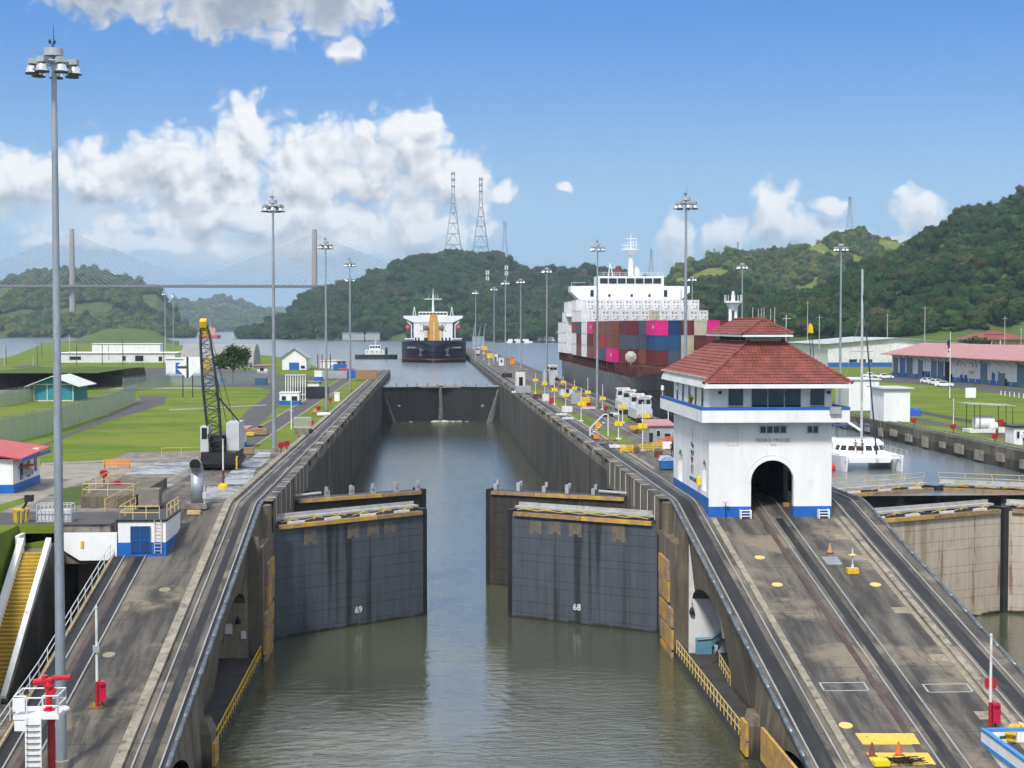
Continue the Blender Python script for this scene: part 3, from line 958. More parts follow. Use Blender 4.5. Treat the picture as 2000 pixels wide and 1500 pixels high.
# right lane gates, closed
gate_leaf('closed beige gate leaf with rust runs in the right lane', (XR2 + 0.1, 134.2), (54.5, 142.6), 1, GBEIGE, timber_segments=2)
gate_leaf('beige gate leaf cut off by the right edge of the picture', (XRR - 0.1, 134.2), (54.5, 142.6), -1, GBEIGE, timber_segments=2)
gate_leaf('black leaking gate leaf beside the centre wall in the right lane', (XR2 + 0.1, 153.6), (54.5, 162.0), 1, GBLACK, timber_segments=2)
gate_leaf('black leaking gate leaf beside the right wall', (XRR - 0.1, 153.6), (54.5, 162.0), -1, GBLACK, timber_segments=2)
# upright yellow railing on the right-lane black gate
def railing(name, label, cat, pts, m, hh=1.05, n=None, rails_=(0.55, 1.05), r=0.035, step=2.0, group=None, lean=0.0):
    t = thing(name, label, cat, pts[0], 0, group)
    o = pts[0]
    for a, c in zip(pts[:-1], pts[1:]):
        a, c = Vector(a), Vector(c)
        L = (c - a).length
        k = max(1, round(L / step))
        for i in range(k + 1):
            p = a.lerp(c, i / k)
            b = MB()
            b.cyl(p, p + Vector((lean, 0, hh)), r, r, 5)
            b.build('post', m, t, off=o)
        for z in rails_:
            b = MB()
            b.cyl(a + Vector((lean * z / hh, 0, z)), c + Vector((lean * z / hh, 0, z)), r, r, 5)
            b.build('bar', m, t, off=o)
    return t
PALEY = mat('pale_yellow_rail', (0.55, 0.42, 0.16), 0.55, var=0.15)
railing('railing', 'pale yellow railing on the left half of the black leaking gate', 'railing', [(38.6, 156.3, 10.3), (53.5, 163.8, 10.3)], PALEY, step=3.0, lean=0.25)
railing('railing', 'pale yellow railing on the right half of the black leaking gate', 'railing', [(55.5, 163.8, 10.3), (70.4, 156.3, 10.3)], PALEY, step=3.0, lean=-0.25)
# leaking water
JET = bpy.data.materials.new('falling_water')
JET.use_nodes = True
_N = NT(JET.node_tree)
_b = JET.node_tree.nodes['Principled BSDF']
_b.inputs['Base Color'].default_value = (0.75, 0.78, 0.8, 1)
_b.inputs['Roughness'].default_value = 0.4
_co = _N.n('ShaderNodeTexCoord').outputs['Object']
_N.put(_b.inputs['Alpha'], _N.math('MULTIPLY', _N.ramp(_N.noise(_N.vmath('MULTIPLY', _co, (6, 6, 0.5)), 1.5, 4, 0.7), 0.45, 0.75), 0.4))
def jet(x0, y0, z0, x1, y1, z1, w, fan, lab):
    b = MB()
    def fn(u, v):
        c = Vector((x0, y0, z0)).lerp(Vector((x1, y1, z1)), v)
        c.z = z0 + (z1 - z0) * v
        ww = w + fan * v
        return (c.x + (u - 0.5) * ww, c.y - 0.5 * math.sin(u * 3.14) * ww * 0.4, c.z)
    b.grid(fn, 6, 10)
    b.grid(lambda u, v: (lambda p: (p[0] * 1.0, p[1] + 0.3, p[2]))(fn(u, v)), 6, 10)
    tag(b.build('water_jet', JET, smooth=True), lab, 'water jet', kind='stuff')
jet(XL + 0.4, 436, 9.6, XL + 3.6, 434, 0.0, 0.3, 0.9, 'water jet leaking at the left end of the far gate')
jet(3.3, 443, 9.9, 3.3, 441.6, 0.0, 0.9, 0.3, 'thin water jet at the middle seam of the far gate')
jet(XR - 0.4, 436, 9.6, XR - 3.0, 434, 0.0, 0.4, 1.5, 'fan of water leaking at the right end of the far gate')
jet(49.5, 158.6, 9.4, 49.8, 158.0, 5.0, 0.9, 0.5, 'water leaking over the left half of the black gate')
jet(54.5, 161.2, 9.6, 54.5, 160.6, 5.0, 0.6, 0.4, 'water leaking at the seam of the black gate')
jet(60.5, 158.0, 9.4, 60.3, 157.4, 5.0, 0.7, 0.7, 'water leaking over the right half of the black gate')
b = MB()
for k in range(40):
    a = rnd.uniform(0, 6.28)
    r = abs(rnd.gauss(0, 2.6))
    b.ball((4.2 + r * math.cos(a) * 1.8, 441 - abs(r * math.sin(a)) * 0.5, 0.03), (rnd.uniform(0.3, 0.9), 0.3, rnd.uniform(0.1, 0.42) * math.exp(-r / 3)), 6, 4)
tag(b.build('foam', mat('white_foam', (0.55, 0.52, 0.44), 0.8, var=0.2), smooth=True), 'boil of pale foam below the far gate', 'foam', kind='stuff')

# fender boards bolted to the quoin walls
def boards(xf, s, lab):
    t = thing('fender_boards', lab, 'fender', (xf, 128, 0))
    o = (xf, 128, 0)
    zz = [(7.6, 6.0, 126.8, 131.8), (5.9, 4.2, 126.6, 131.6), (3.9, 2.4, 124.8, 131.2), (2.2, 0.6, 124.6, 130.6), (0.4, -1.2, 124.6, 130.6)]
    for k, (za, zb, ya, yb) in enumerate(zz):
        ym = ya + (yb - ya) * (0.45 + 0.1 * (k % 2))
        for j, (p, q) in enumerate(((ya, ym), (ym + 0.04, yb))):
            b = MB()
            xa, xb = (xf - s * 0.22, xf - s * 0.01)
            b.box(min(xa, xb), p, zb, max(xa, xb), q, za)
            b.build('board', TIMBER if (k + j) % 2 else BUFFW, t, off=o)
BUFFW = mat('faded_timber_board', (0.34, 0.24, 0.14), 0.8, var=0.2, c2=(0.2, 0.15, 0.1), cov=(0.45, 0.7), scale=1.2)
boards(XL, -1, 'stack of tan and yellow fender boards on the left gate pillar')
boards(XR, 1, 'stack of tan and yellow fender boards on the right gate pillar')
def pier_boards(xf, s, ya, yb, zs, lab, m=TIMBER):
    t = thing('fender_boards', lab, 'fender', (xf, ya, 0))
    for (za, zb) in zs:
        b = MB()
        xa, xb = (xf - s * 0.2, xf - s * 0.01)
        b.box(min(xa, xb), ya, zb, max(xa, xb), yb, za)
        b.build('board', m, t, off=(xf, ya, 0))
pier_boards(XR, 1, 94.9, 96.6, [(2.2, 1.1), (1.0, 0.1), (0.0, -1.2)], 'three yellow boards on the stub pier below the right railing')
pier_boards(XL, -1, 94.9, 96.6, [(1.4, -0.2), (-0.3, -1.4)], 'yellow board on the stub pier below the left railing')
pier_boards(XR + 0.2, 1, 82, 91.5, [(2.9, 0.9)], 'big yellow board on the wall in the bottom right of the channel')
# gallery edge railings
YR = mat('bright_yellow_rail', (0.6, 0.42, 0.02), 0.5, var=0.15)
railing('railing', 'bright yellow railing on the left gallery ledge above the water', 'railing', [(XL - 0.05, 97.0, 0.6), (XL - 0.05, 123.0, 0.6)], YR, step=1.25, rails_=(0.5, 1.05), r=0.045)
railing('railing', 'buff railing on the right gallery ledge above the water', 'railing', [(XR + 0.05, 97.0, 0.6), (XR + 0.05, 123.4, 0.6)], PALEY, step=1.25, rails_=(0.5, 1.05), r=0.045)
railing('railing', 'short buff railing inside the right gallery by the man', 'railing', [(XR + 2.2, 112, 0.6), (XR + 2.6, 118.4, 0.6)], PALEY, step=1.3, rails_=(0.5, 1.0), r=0.04)
# ------------------------------------------------------------------ control house
def control_house():
    X0, X1, Y0, Y1 = 23.25, 33.6, 126.5, 145.0
    ox = (28.4, 126.5, 11.4)
    t = thing('control_house', 'white three-storey lock control house with red tile roof and blue base', 'building', ox)
    def put(b, name, m, par=None, smooth=False):
        o = b.build(name, m, par or t, off=ox, smooth=smooth)
        return o
    zt = 19.3
    ax, ar, asp = 28.6, 1.8, 14.25
    # front wall with the arch
    b = MB()
    n = 20
    pts = [(X0, 10.6), (ax - ar, 10.6), (ax - ar, asp)] + [(ax - ar * math.cos(math.pi * k / n), asp + ar * math.sin(math.pi * k / n)) for k in range(1, n)] + [(ax + ar, asp), (ax + ar, 10.6), (X1, 10.6), (X1, zt), (X0, zt)]
    b.ext([(x, Y0, z) for x, z in pts], (0, 0.55, 0))
    put(b, 'front_wall', WHITE)
    # arch trim, two rings
    for rr, w, dep in ((ar + 0.02, 0.16, 0.05), (ar + 0.42, 0.1, 0.025)):
        b = MB()
        for k in range(n):
            a0, a1 = math.pi * k / n, math.pi * (k + 1) / n
            q = [(ax - r_ * math.cos(a), Y0 - dep, asp + r_ * math.sin(a)) for (r_, a) in ((rr, a0), (rr + w, a0), (rr + w, a1), (rr, a1))]
            b.ext(q, (0, dep, 0))
        put(b, 'arch_trim', WHITE)
    # left wall with two arched niches
    b = MB()
    nich = [(127.7, 129.5, 13.3, 15.0), (139.9, 142.2, 12.9, 14.7)]
    ys = sorted(set([Y0 + 0.56, Y1] + [y for q in nich for y in (q[0], q[1])] + [q[0] + (q[1] - q[0]) * k / 12 for q in nich for k in range(13)]))
    for a, c in zip(ys[:-1], ys[1:]):
        m_ = (a + c) / 2
        q = [q for q in nich if q[0] < m_ < q[1]]
        if q:
            q = q[0]
            cy, r_ = (q[0] + q[1]) / 2, (q[1] - q[0]) / 2
            za = q[3] + r_ * math.sqrt(max(0, 1 - ((a - cy) / r_) ** 2))
            zc = q[3] + r_ * math.sqrt(max(0, 1 - ((c - cy) / r_) ** 2))
            b.quad((X0, a, za), (X0, c, zc), (X0, c, zt), (X0, a, zt))
            b.quad((X0, a, 10.6), (X0, c, 10.6), (X0, c, q[2]), (X0, a, q[2]))
            b.quad((X0, a, za), (X0, c, zc), (X0 + 0.5, c, zc), (X0 + 0.5, a, za))
        else:
            b.quad((X0, a, 10.6), (X0, c, 10.6), (X0, c, zt), (X0, a, zt))
    for q in nich:
        for y in (q[0], q[1]):
            b.quad((X0, y, q[2]), (X0 + 0.5, y, q[2]), (X0 + 0.5, y, q[3]), (X0, y, q[3]))
        b.quad((X0, q[0], q[2]), (X0, q[1], q[2]), (X0 + 0.5, q[1], q[2]), (X0 + 0.5, q[0], q[2]))
    put(b, 'side_wall', WHITE)
    for q in nich:
        b = MB()
        cy = (q[0] + q[1]) / 2
        b.box(X0 + 0.42, q[0], q[2], X0 + 0.5, q[1], q[3] + (q[1] - q[0]) / 2)
        d = put(b, 'door', GREY)
        b = MB()
        b.box(X0 + 0.40, q[0] + 0.15, q[2] + 0.2, X0 + 0.425, cy + 0.25, q[3] - 0.1)
        o = b.build('door_opening', BLACK, d, off=ox)
    b = MB()
    b.box(X1 - 0.3, Y0 + 0.56, 10.6, X1, Y1, zt)
    b.box(X0 + 0.51, Y1 - 0.3, 10.6, X1 - 0.31, Y1, zt)
    put(b, 'rear_walls', WHITE)
    # interior of the passage
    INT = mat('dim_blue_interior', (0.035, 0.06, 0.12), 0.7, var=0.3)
    b = MB()
    b.quad((26.2, 127.1, 11.3), (26.2, 144.6, 12.2), (26.2, 144.6, zt), (26.2, 127.1, zt))
    b.quad((23.9, 144.6, 12.2), (33.2, 144.6, 12.2), (33.2, 144.6, zt), (23.9, 144.6, zt))
    b.quad((23.4, 127.1, 17.0), (33.4, 127.1, 17.0), (33.4, 144.6, 17.0), (23.4, 144.6, 17.0))
    put(b, 'passage_lining', INT)
    b = MB()
    b.quad((30.95, 127.1, 11.4), (30.95, 132.5, 12.2), (30.95, 132.5, 17), (30.95, 127.1, 17))
    put(b, 'passage_wall', WHITE2)
    b = MB()
    b.box(30.86, 129.6, 13.1, 30.93, 130.5, 15.0)
    put(b, 'passage_window', BLACK)
    b = MB()
    b.quad((30.95, 132.6, 12.2), (30.95, 144.5, 12.2), (30.95, 144.5, 17), (30.95, 132.6, 17))
    put(b, 'passage_wall', INT)
    b = MB()
    b.box(26.6, 143.6, 14.6, 28.2, 143.7, 16.6)
    put(b, 'notice_board', LGREY)
    # blue base band
    bt = 12.2
    b = MB()
    b.box(X0 - 0.03, Y0 - 0.03, 10.6, ax - ar, Y0 - 0.001, bt)
    b.box(ax + ar, Y0 - 0.03, 10.6, X1 + 0.03, Y0 - 0.001, bt)
    b.box(ax + ar - 0.03, Y0, 10.6, ax + ar - 0.001, Y0 + 0.58, bt)
    b.box(X0 - 0.03, Y0 - 0.001, 10.6, X0 - 0.001, Y1, 12.9)
    put(b, 'blue_base', BLUE)
    # string course and recessed panel, small windows on the front
    b = MB()
    b.box(X0, Y0 - 0.03, 18.05, X1, Y0 - 0.001, 18.1)
    put(b, 'string_course', WHITE)
    b = MB()
    for (xa, xb, za, zb) in ((24.8, 25.68, 17.3, 17.36), (24.8, 25.68, 18.7, 18.76), (24.8, 24.86, 17.36, 18.7), (25.62, 25.68, 17.36, 18.7)):
        b.box(xa, Y0 - 0.035, za, xb, Y0 - 0.002, zb)
    put(b, 'panel_frame', WHITE2)
    for (xa, xb, nn) in ((27.5, 29.75, 4), (31.5, 32.45, 2)):
        b = MB()
        b.box(xa - 0.07, Y0 - 0.05, 18.28, xb + 0.07, Y0 - 0.002, 18.97)
        w = put(b, 'window', LGREY)
        for k in range(nn):
            b = MB()
            x = xa + (xb - xa) * k / nn
            b.box(x + 0.05, Y0 - 0.07, 18.36, x + (xb - xa) / nn - 0.05, Y0 - 0.045, 18.89)
            b.build('pane', GLASS, w, off=ox)
    TXT = mat('inscription_grey', (0.24, 0.24, 0.23), 0.7, var=0.1)
    text('inscription', 'PEDRO MIGUEL', 0.43, TXT, t, (28.65 - ox[0], Y0 - 0.02 - ox[1], 17.72 - ox[2]), (math.pi / 2, 0, 0), 0.015)
    text('date', '1913', 0.27, TXT, t, (28.65 - ox[0], Y0 - 0.02 - ox[1], 17.33 - ox[2]), (math.pi / 2, 0, 0), 0.015)
    # emblem on the left wall: slender mast over a bundle of strokes, name below
    EM = mat('emblem_blue', (0.03, 0.06, 0.14), 0.6, var=0.1)
    ER = mat('emblem_red', (0.2, 0.03, 0.06), 0.6, var=0.1)
    def estroke(pts, m):
        b = MB()
        b.ext([(X0 - 0.02, y, z) for y, z in pts], (0.018, 0, 0))
        put(b, 'emblem', m)
    ec = 134.6
    estroke([(ec - 0.08, 16.9), (ec + 0.08, 16.9), (ec + 0.05, 18.25), (ec - 0.02, 18.25)], EM)
    estroke([(ec - 0.75, 16.75), (ec + 0.7, 17.0), (ec + 0.6, 16.65), (ec - 0.7, 16.45)], EM)
    estroke([(ec - 0.8, 16.3), (ec - 0.1, 16.3), (ec - 0.15, 15.75), (ec - 0.6, 15.85)], EM)
    estroke([(ec + 0.1, 16.2), (ec + 0.9, 16.35), (ec + 0.6, 15.9), (ec + 0.15, 15.8)], EM)
    estroke([(ec - 0.6, 15.6), (ec + 0.8, 15.75), (ec + 0.25, 15.1), (ec - 0.1, 15.1)], ER)
    for q in (-0.45, 0.0, 0.35):
        estroke([(ec + q - 0.1, 15.0), (ec + q + 0.1, 15.0), (ec + q + 0.14 + q * 0.3, 14.2), (ec + q - 0.02 + q * 0.3, 14.2)], ER)
    text('inscription', 'CANAL DE PANAMA', 0.5, mat('inscription_teal', (0.03, 0.11, 0.16), 0.6, var=0.1), t, (X0 - 0.02 - ox[0], 133.6 - ox[1], 13.75 - ox[2]), (math.pi / 2, 0, -math.pi / 2), 0.015)
    b = MB()
    b.box(X0 - 0.3, 130.4, 13.6, X0 - 0.002, 130.9, 14.3)
    put(b, 'call_box', SIGNY)
    # balcony
    BX0, BX1, BY0, BY1 = 22.4, 34.7, 125.0, 148.0
    b = MB()
    b.box(BX0, BY0, 19.3, BX1, BY1, 19.52)
    for q in ((BX0, BY0, BX1, BY0 + 0.18), (BX0, BY0 + 0.18, BX0 + 0.18, BY1), (BX1 - 0.18, BY0 + 0.18, BX1, BY1)):
        b.box(q[0], q[1], 19.52, q[2], q[3], 20.32)
    put(b, 'balcony', WHITE)
    b = MB()
    for q in ((BX0 - 0.02, BY0 - 0.02, BX1 + 0.02, BY0 + 0.2), (BX0 - 0.02, BY0 + 0.2, BX0 + 0.2, BY1), (BX1 - 0.2, BY0 + 0.2, BX1 + 0.02, BY1)):
        b.box(q[0], q[1], 20.32, q[2], q[3], 20.58)
    put(b, 'balcony_rail', BLUE)
    # upper storey
    UX0, UX1, UY0, UY1 = 23.25, 33.6, 126.6, 145.0
    b = MB()
    segs = [(UX0, 24.85), (26.2, 26.75), (30.95, 31.75), (33.1 - 0.05, UX1)]
    b.box(UX0, UY0, 19.53, 24.85, UY0 + 0.25, 22.25)
    b.box(26.15, UY0, 19.53, 26.8, UY0 + 0.25, 22.25)
    b.box(31.0, UY0, 19.53, 31.75, UY0 + 0.25, 22.25)
    b.box(33.0, UY0, 19.53, UX1, UY0 + 0.25, 22.25)
    b.box(24.85, UY0, 19.53, 33.0, UY0 + 0.25, 20.3)
    put(b, 'upper_front_wall', WHITE)
    for (xa, xb, nn) in ((24.85, 26.15, 1), (26.8, 31.0, 3), (31.75, 33.0, 1)):
        b = MB()
        b.box(xa, UY0 + 0.05, 20.3, xb, UY0 + 0.14, 22.25)
        w = put(b, 'window', WHITE2)
        for k in range(nn):
            p, q = xa + (xb - xa) * k / nn + 0.05, xa + (xb - xa) * (k + 1) / nn - 0.05
            b = MB()
            if nn == 1:
                b.box(p, UY0 + 0.0, 20.35, q, UY0 + 0.06, 20.55)
                b.box(p, UY0 + 0.0, 20.65, q, UY0 + 0.06, 22.2)
            else:
                b.box(p, UY0 + 0.0, 20.35, q, UY0 + 0.06, 22.2)
            b.build('pane', GLASS, w, off=ox)
    b = MB()
    b.box(UX0, UY0 + 0.26, 19.53, UX0 + 0.25, UY1, 22.25)
    b.box(UX1 - 0.25, UY0 + 0.26, 19.53, UX1, UY1, 22.25)
    b.box(UX0 + 0.26, UY1 - 0.25, 19.53, UX1 - 0.26, UY1, 22.25)
    put(b, 'upper_walls', WHITE)
    for y in (129.0, 132.3, 135.6, 139.0, 142.2):
        b = MB()
        b.box(UX0 - 0.04, y, 20.2, UX0 - 0.001, y + 1.0, 22.1)
        w = put(b, 'window', LGREY)
        b = MB()
        b.box(UX0 - 0.06, y + 0.1, 20.3, UX0 - 0.035, y + 0.9, 22.0)
        b.build('pane', GLASS, w, off=ox)
    for x in (24.15, 33.3):
        b = MB()
        b.box(x - 0.12, UY0 - 0.18, 21.6, x + 0.12, UY0 - 0.002, 21.85)
        put(b, 'wall_lamp', DARK)
    b = MB()
    b.box(22.9, 125.6, 22.25, 34.2, 147.4, 22.33)
    put(b, 'soffit', WHITE)
    # roofs with modelled tiles
    def slope(name, eL, eR, tR, tL, pitch=0.30, course=0.42, nx=5):
        eL, eR, tR, tL = [Vector(p) for p in (eL, eR, tR, tL)]
        ux = (eR - eL).normalized()
        nrm = ux.cross(tL - eL).normalized()
        if nrm.z < 0: nrm = -nrm
        up = nrm.cross(ux)
        if up.z < 0: up = -up
        W_ = (eR - eL).length
        Hs = (tL - eL).dot(up)
        aL1, aR1 = (tL - eL).dot(ux), (tR - eL).dot(ux)
        na = int(W_ / pitch * nx)
        nb = int(round(Hs / course))
        b = MB()
        v, f = [], []
        rows = []
        for j in range(nb):
            rows += [(j / nb, 0.075), ((j + 0.97) / nb, 0.02)]
        rows.append((1.0, 0.02))
        for (tv, lift) in rows:
            lo, hi = aL1 * tv, W_ + (aR1 - W_) * tv
            for i in range(na + 1):
                a = W_ * i / na
                ac = min(max(a, lo), hi)
                w = 0.055 * abs(math.sin(math.pi * ac / pitch))
                p = eL + ux * ac + up * (Hs * tv) + nrm * (lift + w)
                v.append(p)
        for j in range(len(rows) - 1):
            for i in range(na):
                q = (j * (na + 1) + i, j * (na + 1) + i + 1, (j + 1) * (na + 1) + i + 1, (j + 1) * (na + 1) + i)
                if (v[q[0]] - v[q[1]]).length < 1e-5 and (v[q[2]] - v[q[3]]).length < 1e-5: continue
                f.append(q)
        b.add(v, f)
        o = put(b, name, TILE)
        o['kind'] = 'stuff'
        return o
    E, T = 22.5, 25.9
    ex0, ex1, ey0, ey1 = 22.4, 34.75, 124.4, 149.6
    m0x, m1x, m0y, m1y = 27.15, 30.05, 129.6, 144.4
    zl = 23.05                                                   # the left eave is cut higher up the slope
    k = (zl - E) / (T - E)
    lx = ex0 + (m0x - ex0) * k
    slope('front_roof_tiles', (ex0, ey0, E), (ex1, ey0, E), (m1x, m0y, T), (m0x, m0y, T))
    slope('left_roof_tiles', (lx - 0.25, ey1, zl - 0.12), (lx - 0.25, ey0 + (m0y - ey0) * k, zl - 0.12), (m0x, m0y, T), (m0x, m1y, T))
    slope('right_roof_tiles', (ex1, ey0, E), (ex1, ey1, E), (m1x, m1y, T), (m1x, m0y, T))
    slope('rear_roof_tiles', (ex1, ey1, E), (ex0, ey1, E), (m0x, m1y, T), (m1x, m1y, T))
    def hip(p, q, r=0.13):
        b = MB()
        p, q = Vector(p), Vector(q)
        L = (q - p).length
        n_ = int(L / 0.42)
        for i in range(n_):
            a, c = p.lerp(q, i / n_), p.lerp(q, (i + 1.1) / n_)
            b.cyl(a, c, r * 1.15, r * 0.85, 8)
        o = put(b, 'hip_tiles', TILE)
        o['kind'] = 'stuff'
    lift = Vector((0, 0, 0.1))
    hip(Vector((ex0, ey0, E)) + lift, Vector((m0x, m0y, T)) + lift)
    hip(Vector((ex1, ey0, E)) + lift, Vector((m1x, m0y, T)) + lift)
    # fascias
    b = MB()
    b.box(ex0 + 0.05, ey0 + 0.02, E - 0.36, ex1 - 0.05, ey0 + 0.12, E - 0.005)
    b.box(ex1 - 0.16, ey0 + 0.13, E - 0.36, ex1 - 0.06, ey1, E - 0.01)
    put(b, 'fascia', WHITE)
    b = MB()
    b.ext([(lx - 0.2, 0, zl - 0.12), (lx - 0.05, 0, zl - 0.1), (ex0 + 0.38, 0, E - 0.36), (ex0 + 0.2, 0, E - 0.36)], (0, 0, 0)) if False else None
    b.add([(lx - 0.22, ey0 + 0.7, zl - 0.13), (lx - 0.22, ey1, zl - 0.13), (ex0 + 0.32, ey1, E - 0.4), (ex0 + 0.32, ey0 + 0.13, E - 0.4),
           (lx + 0.1, ey0 + 0.7, zl - 0.1), (lx + 0.1, ey1, zl - 0.1), (ex0 + 0.45, ey1, E - 0.4), (ex0 + 0.45, ey0 + 0.13, E - 0.4)],
          [(0, 3, 2, 1), (4, 5, 6, 7), (0, 1, 5, 4), (3, 7, 6, 2), (1, 2, 6, 5), (0, 4, 7, 3)])
    put(b, 'tall_fascia', WHITE2)
    b = MB()
    b.box(lx - 0.42, ey0 + 0.9, zl - 0.16, lx - 0.18, ey1 + 0.05, zl - 0.02)
    put(b, 'gutter', mat('peeling_gutter', (0.5, 0.46, 0.36), 0.7, var=0.15, c2=(0.3, 0.22, 0.15), cov=(0.5, 0.7)))
    # monitor on top
    b = MB()
    b.box(m0x + 0.05, m0y + 0.05, T - 0.4, m1x - 0.05, m1y - 0.05, T + 0.62)
    put(b, 'monitor_wall', GREY)
    for y in (131, 133.4, 135.8, 138.2, 140.6):
        b = MB()
        b.box(m0x, y, T + 0.1, m0x + 0.06, y + 2.0, T + 0.55)
        put(b, 'vent', BLACK)
    u0x, u1x, u0y, u1y, E2, T2 = 26.4, 30.75, 128.3, 145.6, 26.52, 27.78
    b = MB()
    b.box(u0x + 0.03, u0y + 0.03, E2 - 0.18, u1x - 0.03, u1y - 0.03, E2)
    put(b, 'monitor_fascia', WHITE)
    rx = (u0x + u1x) / 2
    slope('monitor_front_tiles', (u0x, u0y, E2), (u1x, u0y, E2), (rx + 0.01, 130.5, T2), (rx - 0.01, 130.5, T2))
    slope('monitor_left_tiles', (u0x, u1y, E2), (u0x, u0y, E2), (rx, 130.5, T2), (rx, 143.4, T2))
    slope('monitor_right_tiles', (u1x, u0y, E2), (u1x, u1y, E2), (rx, 143.4, T2), (rx, 130.5, T2))
    hip(Vector((u0x, u0y, E2)) + lift, Vector((rx, 130.5, T2)) + lift, 0.11)
    hip(Vector((u1x, u0y, E2)) + lift, Vector((rx, 130.5, T2)) + lift, 0.11)
    hip(Vector((rx, 130.5, T2)) + lift, Vector((rx, 143.4, T2)) + lift, 0.11)
    b = MB()
    b.cyl((31.2, 133, 25.5), (31.2, 133, 28.2), 0.04, 0.04, 6)
    b.cyl((30.9, 133, 27.9), (31.6, 133, 27.9), 0.03, 0.03, 5)
    put(b, 'antenna', LGREY)
    # satellite unit and small fittings on the balcony edge
    b = MB()
    b.box(33.0, 124.7, 20.0, 33.9, 124.98, 20.6)
    put(b, 'meter_box', GREY)
    return t
control_house()
# things on the balcony
p = thing('flood_lamp', 'white lamp standing at the far end of the control house balcony', 'lamp', (22.5, 147.2, 20.58))
b = MB(); b.cyl((0, 0, 0), (0, 0, 0.5), 0.05, 0.05, 6); b.build('stem', LGREY, p)
b = MB(); b.cyl((0, 0, 0.5), (0, 0, 0.95), 0.16, 0.14, 10); b.build('lamp_head', WHITE, p)
b = MB()
for k in range(60):
    a = rnd.uniform(0, 6.28); e = rnd.uniform(0.2, 1.3); L = rnd.uniform(0.3, 0.65)
    c = Vector((0, 0, 0.25)); d = Vector((math.cos(a) * math.cos(e), math.sin(a) * math.cos(e), math.sin(e)))
    s_ = d.orthogonal().normalized() * 0.03
    b.quad(c - s_, c + s_, c + d * L + s_ * 0.3, c + d * L - s_ * 0.3)
p = thing('potted_plant', 'yellow-green potted plant on the control house balcony', 'plant', (22.55, 131.5, 20.58))
b.build('leaves', mat('yellow_green_leaf', (0.22, 0.24, 0.03), 0.7), p)
b = MB(); b.lathe([(0.14, 0), (0.2, 0.3)], n=10); b.build('pot', RUST, p)
# white step stools by the base
def stool(px, py, lab):
    g = G(px, py)
    t = thing('step_stool', lab, 'stool', (g.x, 126.1, h(126.1) - 0.02))
    for s in (-1, 1):
        b = MB(); b.box(s * 0.42 - 0.04, -0.3, 0, s * 0.42 + 0.04, 0.3, 0.75); b.build('side', WHITE, t)
    for k in range(3):
        b = MB(); b.box(-0.38, -0.3 + 0.17 * k, 0.2 + 0.22 * k, 0.38, -0.1 + 0.17 * k, 0.25 + 0.22 * k); b.build('step', WHITE, t)
stool(1455, 1011, 'white step stool left of the control house arch')
stool(1607, 1010, 'white step stool right of the control house arch')
g = G(1415, 1010)
t = thing('lamp_post', 'thin low lamp post at the left corner of the control house', 'lamp', (g.x, 126.0, h(126.0)))
b = MB(); b.cyl((0, 0, 0), (0, 0, 1.35), 0.035, 0.035, 6); b.build('post', DARK, t)
b = MB(); b.box(-0.22, -0.12, 1.35, 0.22, 0.12, 1.47); b.build('lamp_head', LGREY, t)
b = MB(); b.box(-0.25, -0.25, 0, 0.25, 0.25, 0.35)
tag(b.build('carton', mat('cardboard', (0.3, 0.2, 0.1), 0.9)), 'brown carton just inside the control house arch', 'box').location = (30.4, 129.2, h(129.2))
# ------------------------------------------------------------------ far hills and their woods
def leaf_mat(name, dark, light, warm):
    m = bpy.data.materials.new(name)
    m.use_nodes = True
    N = NT(m.node_tree)
    b = m.node_tree.nodes['Principled BSDF']
    oi = N.n('ShaderNodeObjectInfo')
    co = N.n('ShaderNodeNewGeometry').outputs['Position']
    rd = oi.outputs['Random']
    col = N.mix(rd, dark, light)
    col = N.mix(N.ramp(N.math('FRACT', N.math('MULTIPLY', rd, 7.31)), 0.80, 1.0), col, warm)
    col = N.mix(N.math('MULTIPLY', N.noise(co, 0.8, 3, 0.6), 0.6), col, tuple(x * 0.45 for x in dark))
    N.put(b.inputs['Base Color'], col)
    b.inputs['Roughness'].default_value = 0.85
    b.inputs['Specular IOR Level'].default_value = 0.1
    return m
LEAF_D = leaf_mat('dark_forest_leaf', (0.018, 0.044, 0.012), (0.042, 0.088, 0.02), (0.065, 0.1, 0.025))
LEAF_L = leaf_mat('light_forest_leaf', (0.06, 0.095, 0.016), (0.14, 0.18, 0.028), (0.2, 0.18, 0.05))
LEAF_T = leaf_mat('street_tree_leaf', (0.02, 0.055, 0.012), (0.05, 0.11, 0.02), (0.07, 0.12, 0.03))
BARK = mat('bark', (0.09, 0.07, 0.05), 0.9, var=0.3, scale=2, stretch=(1, 1, 0.2))

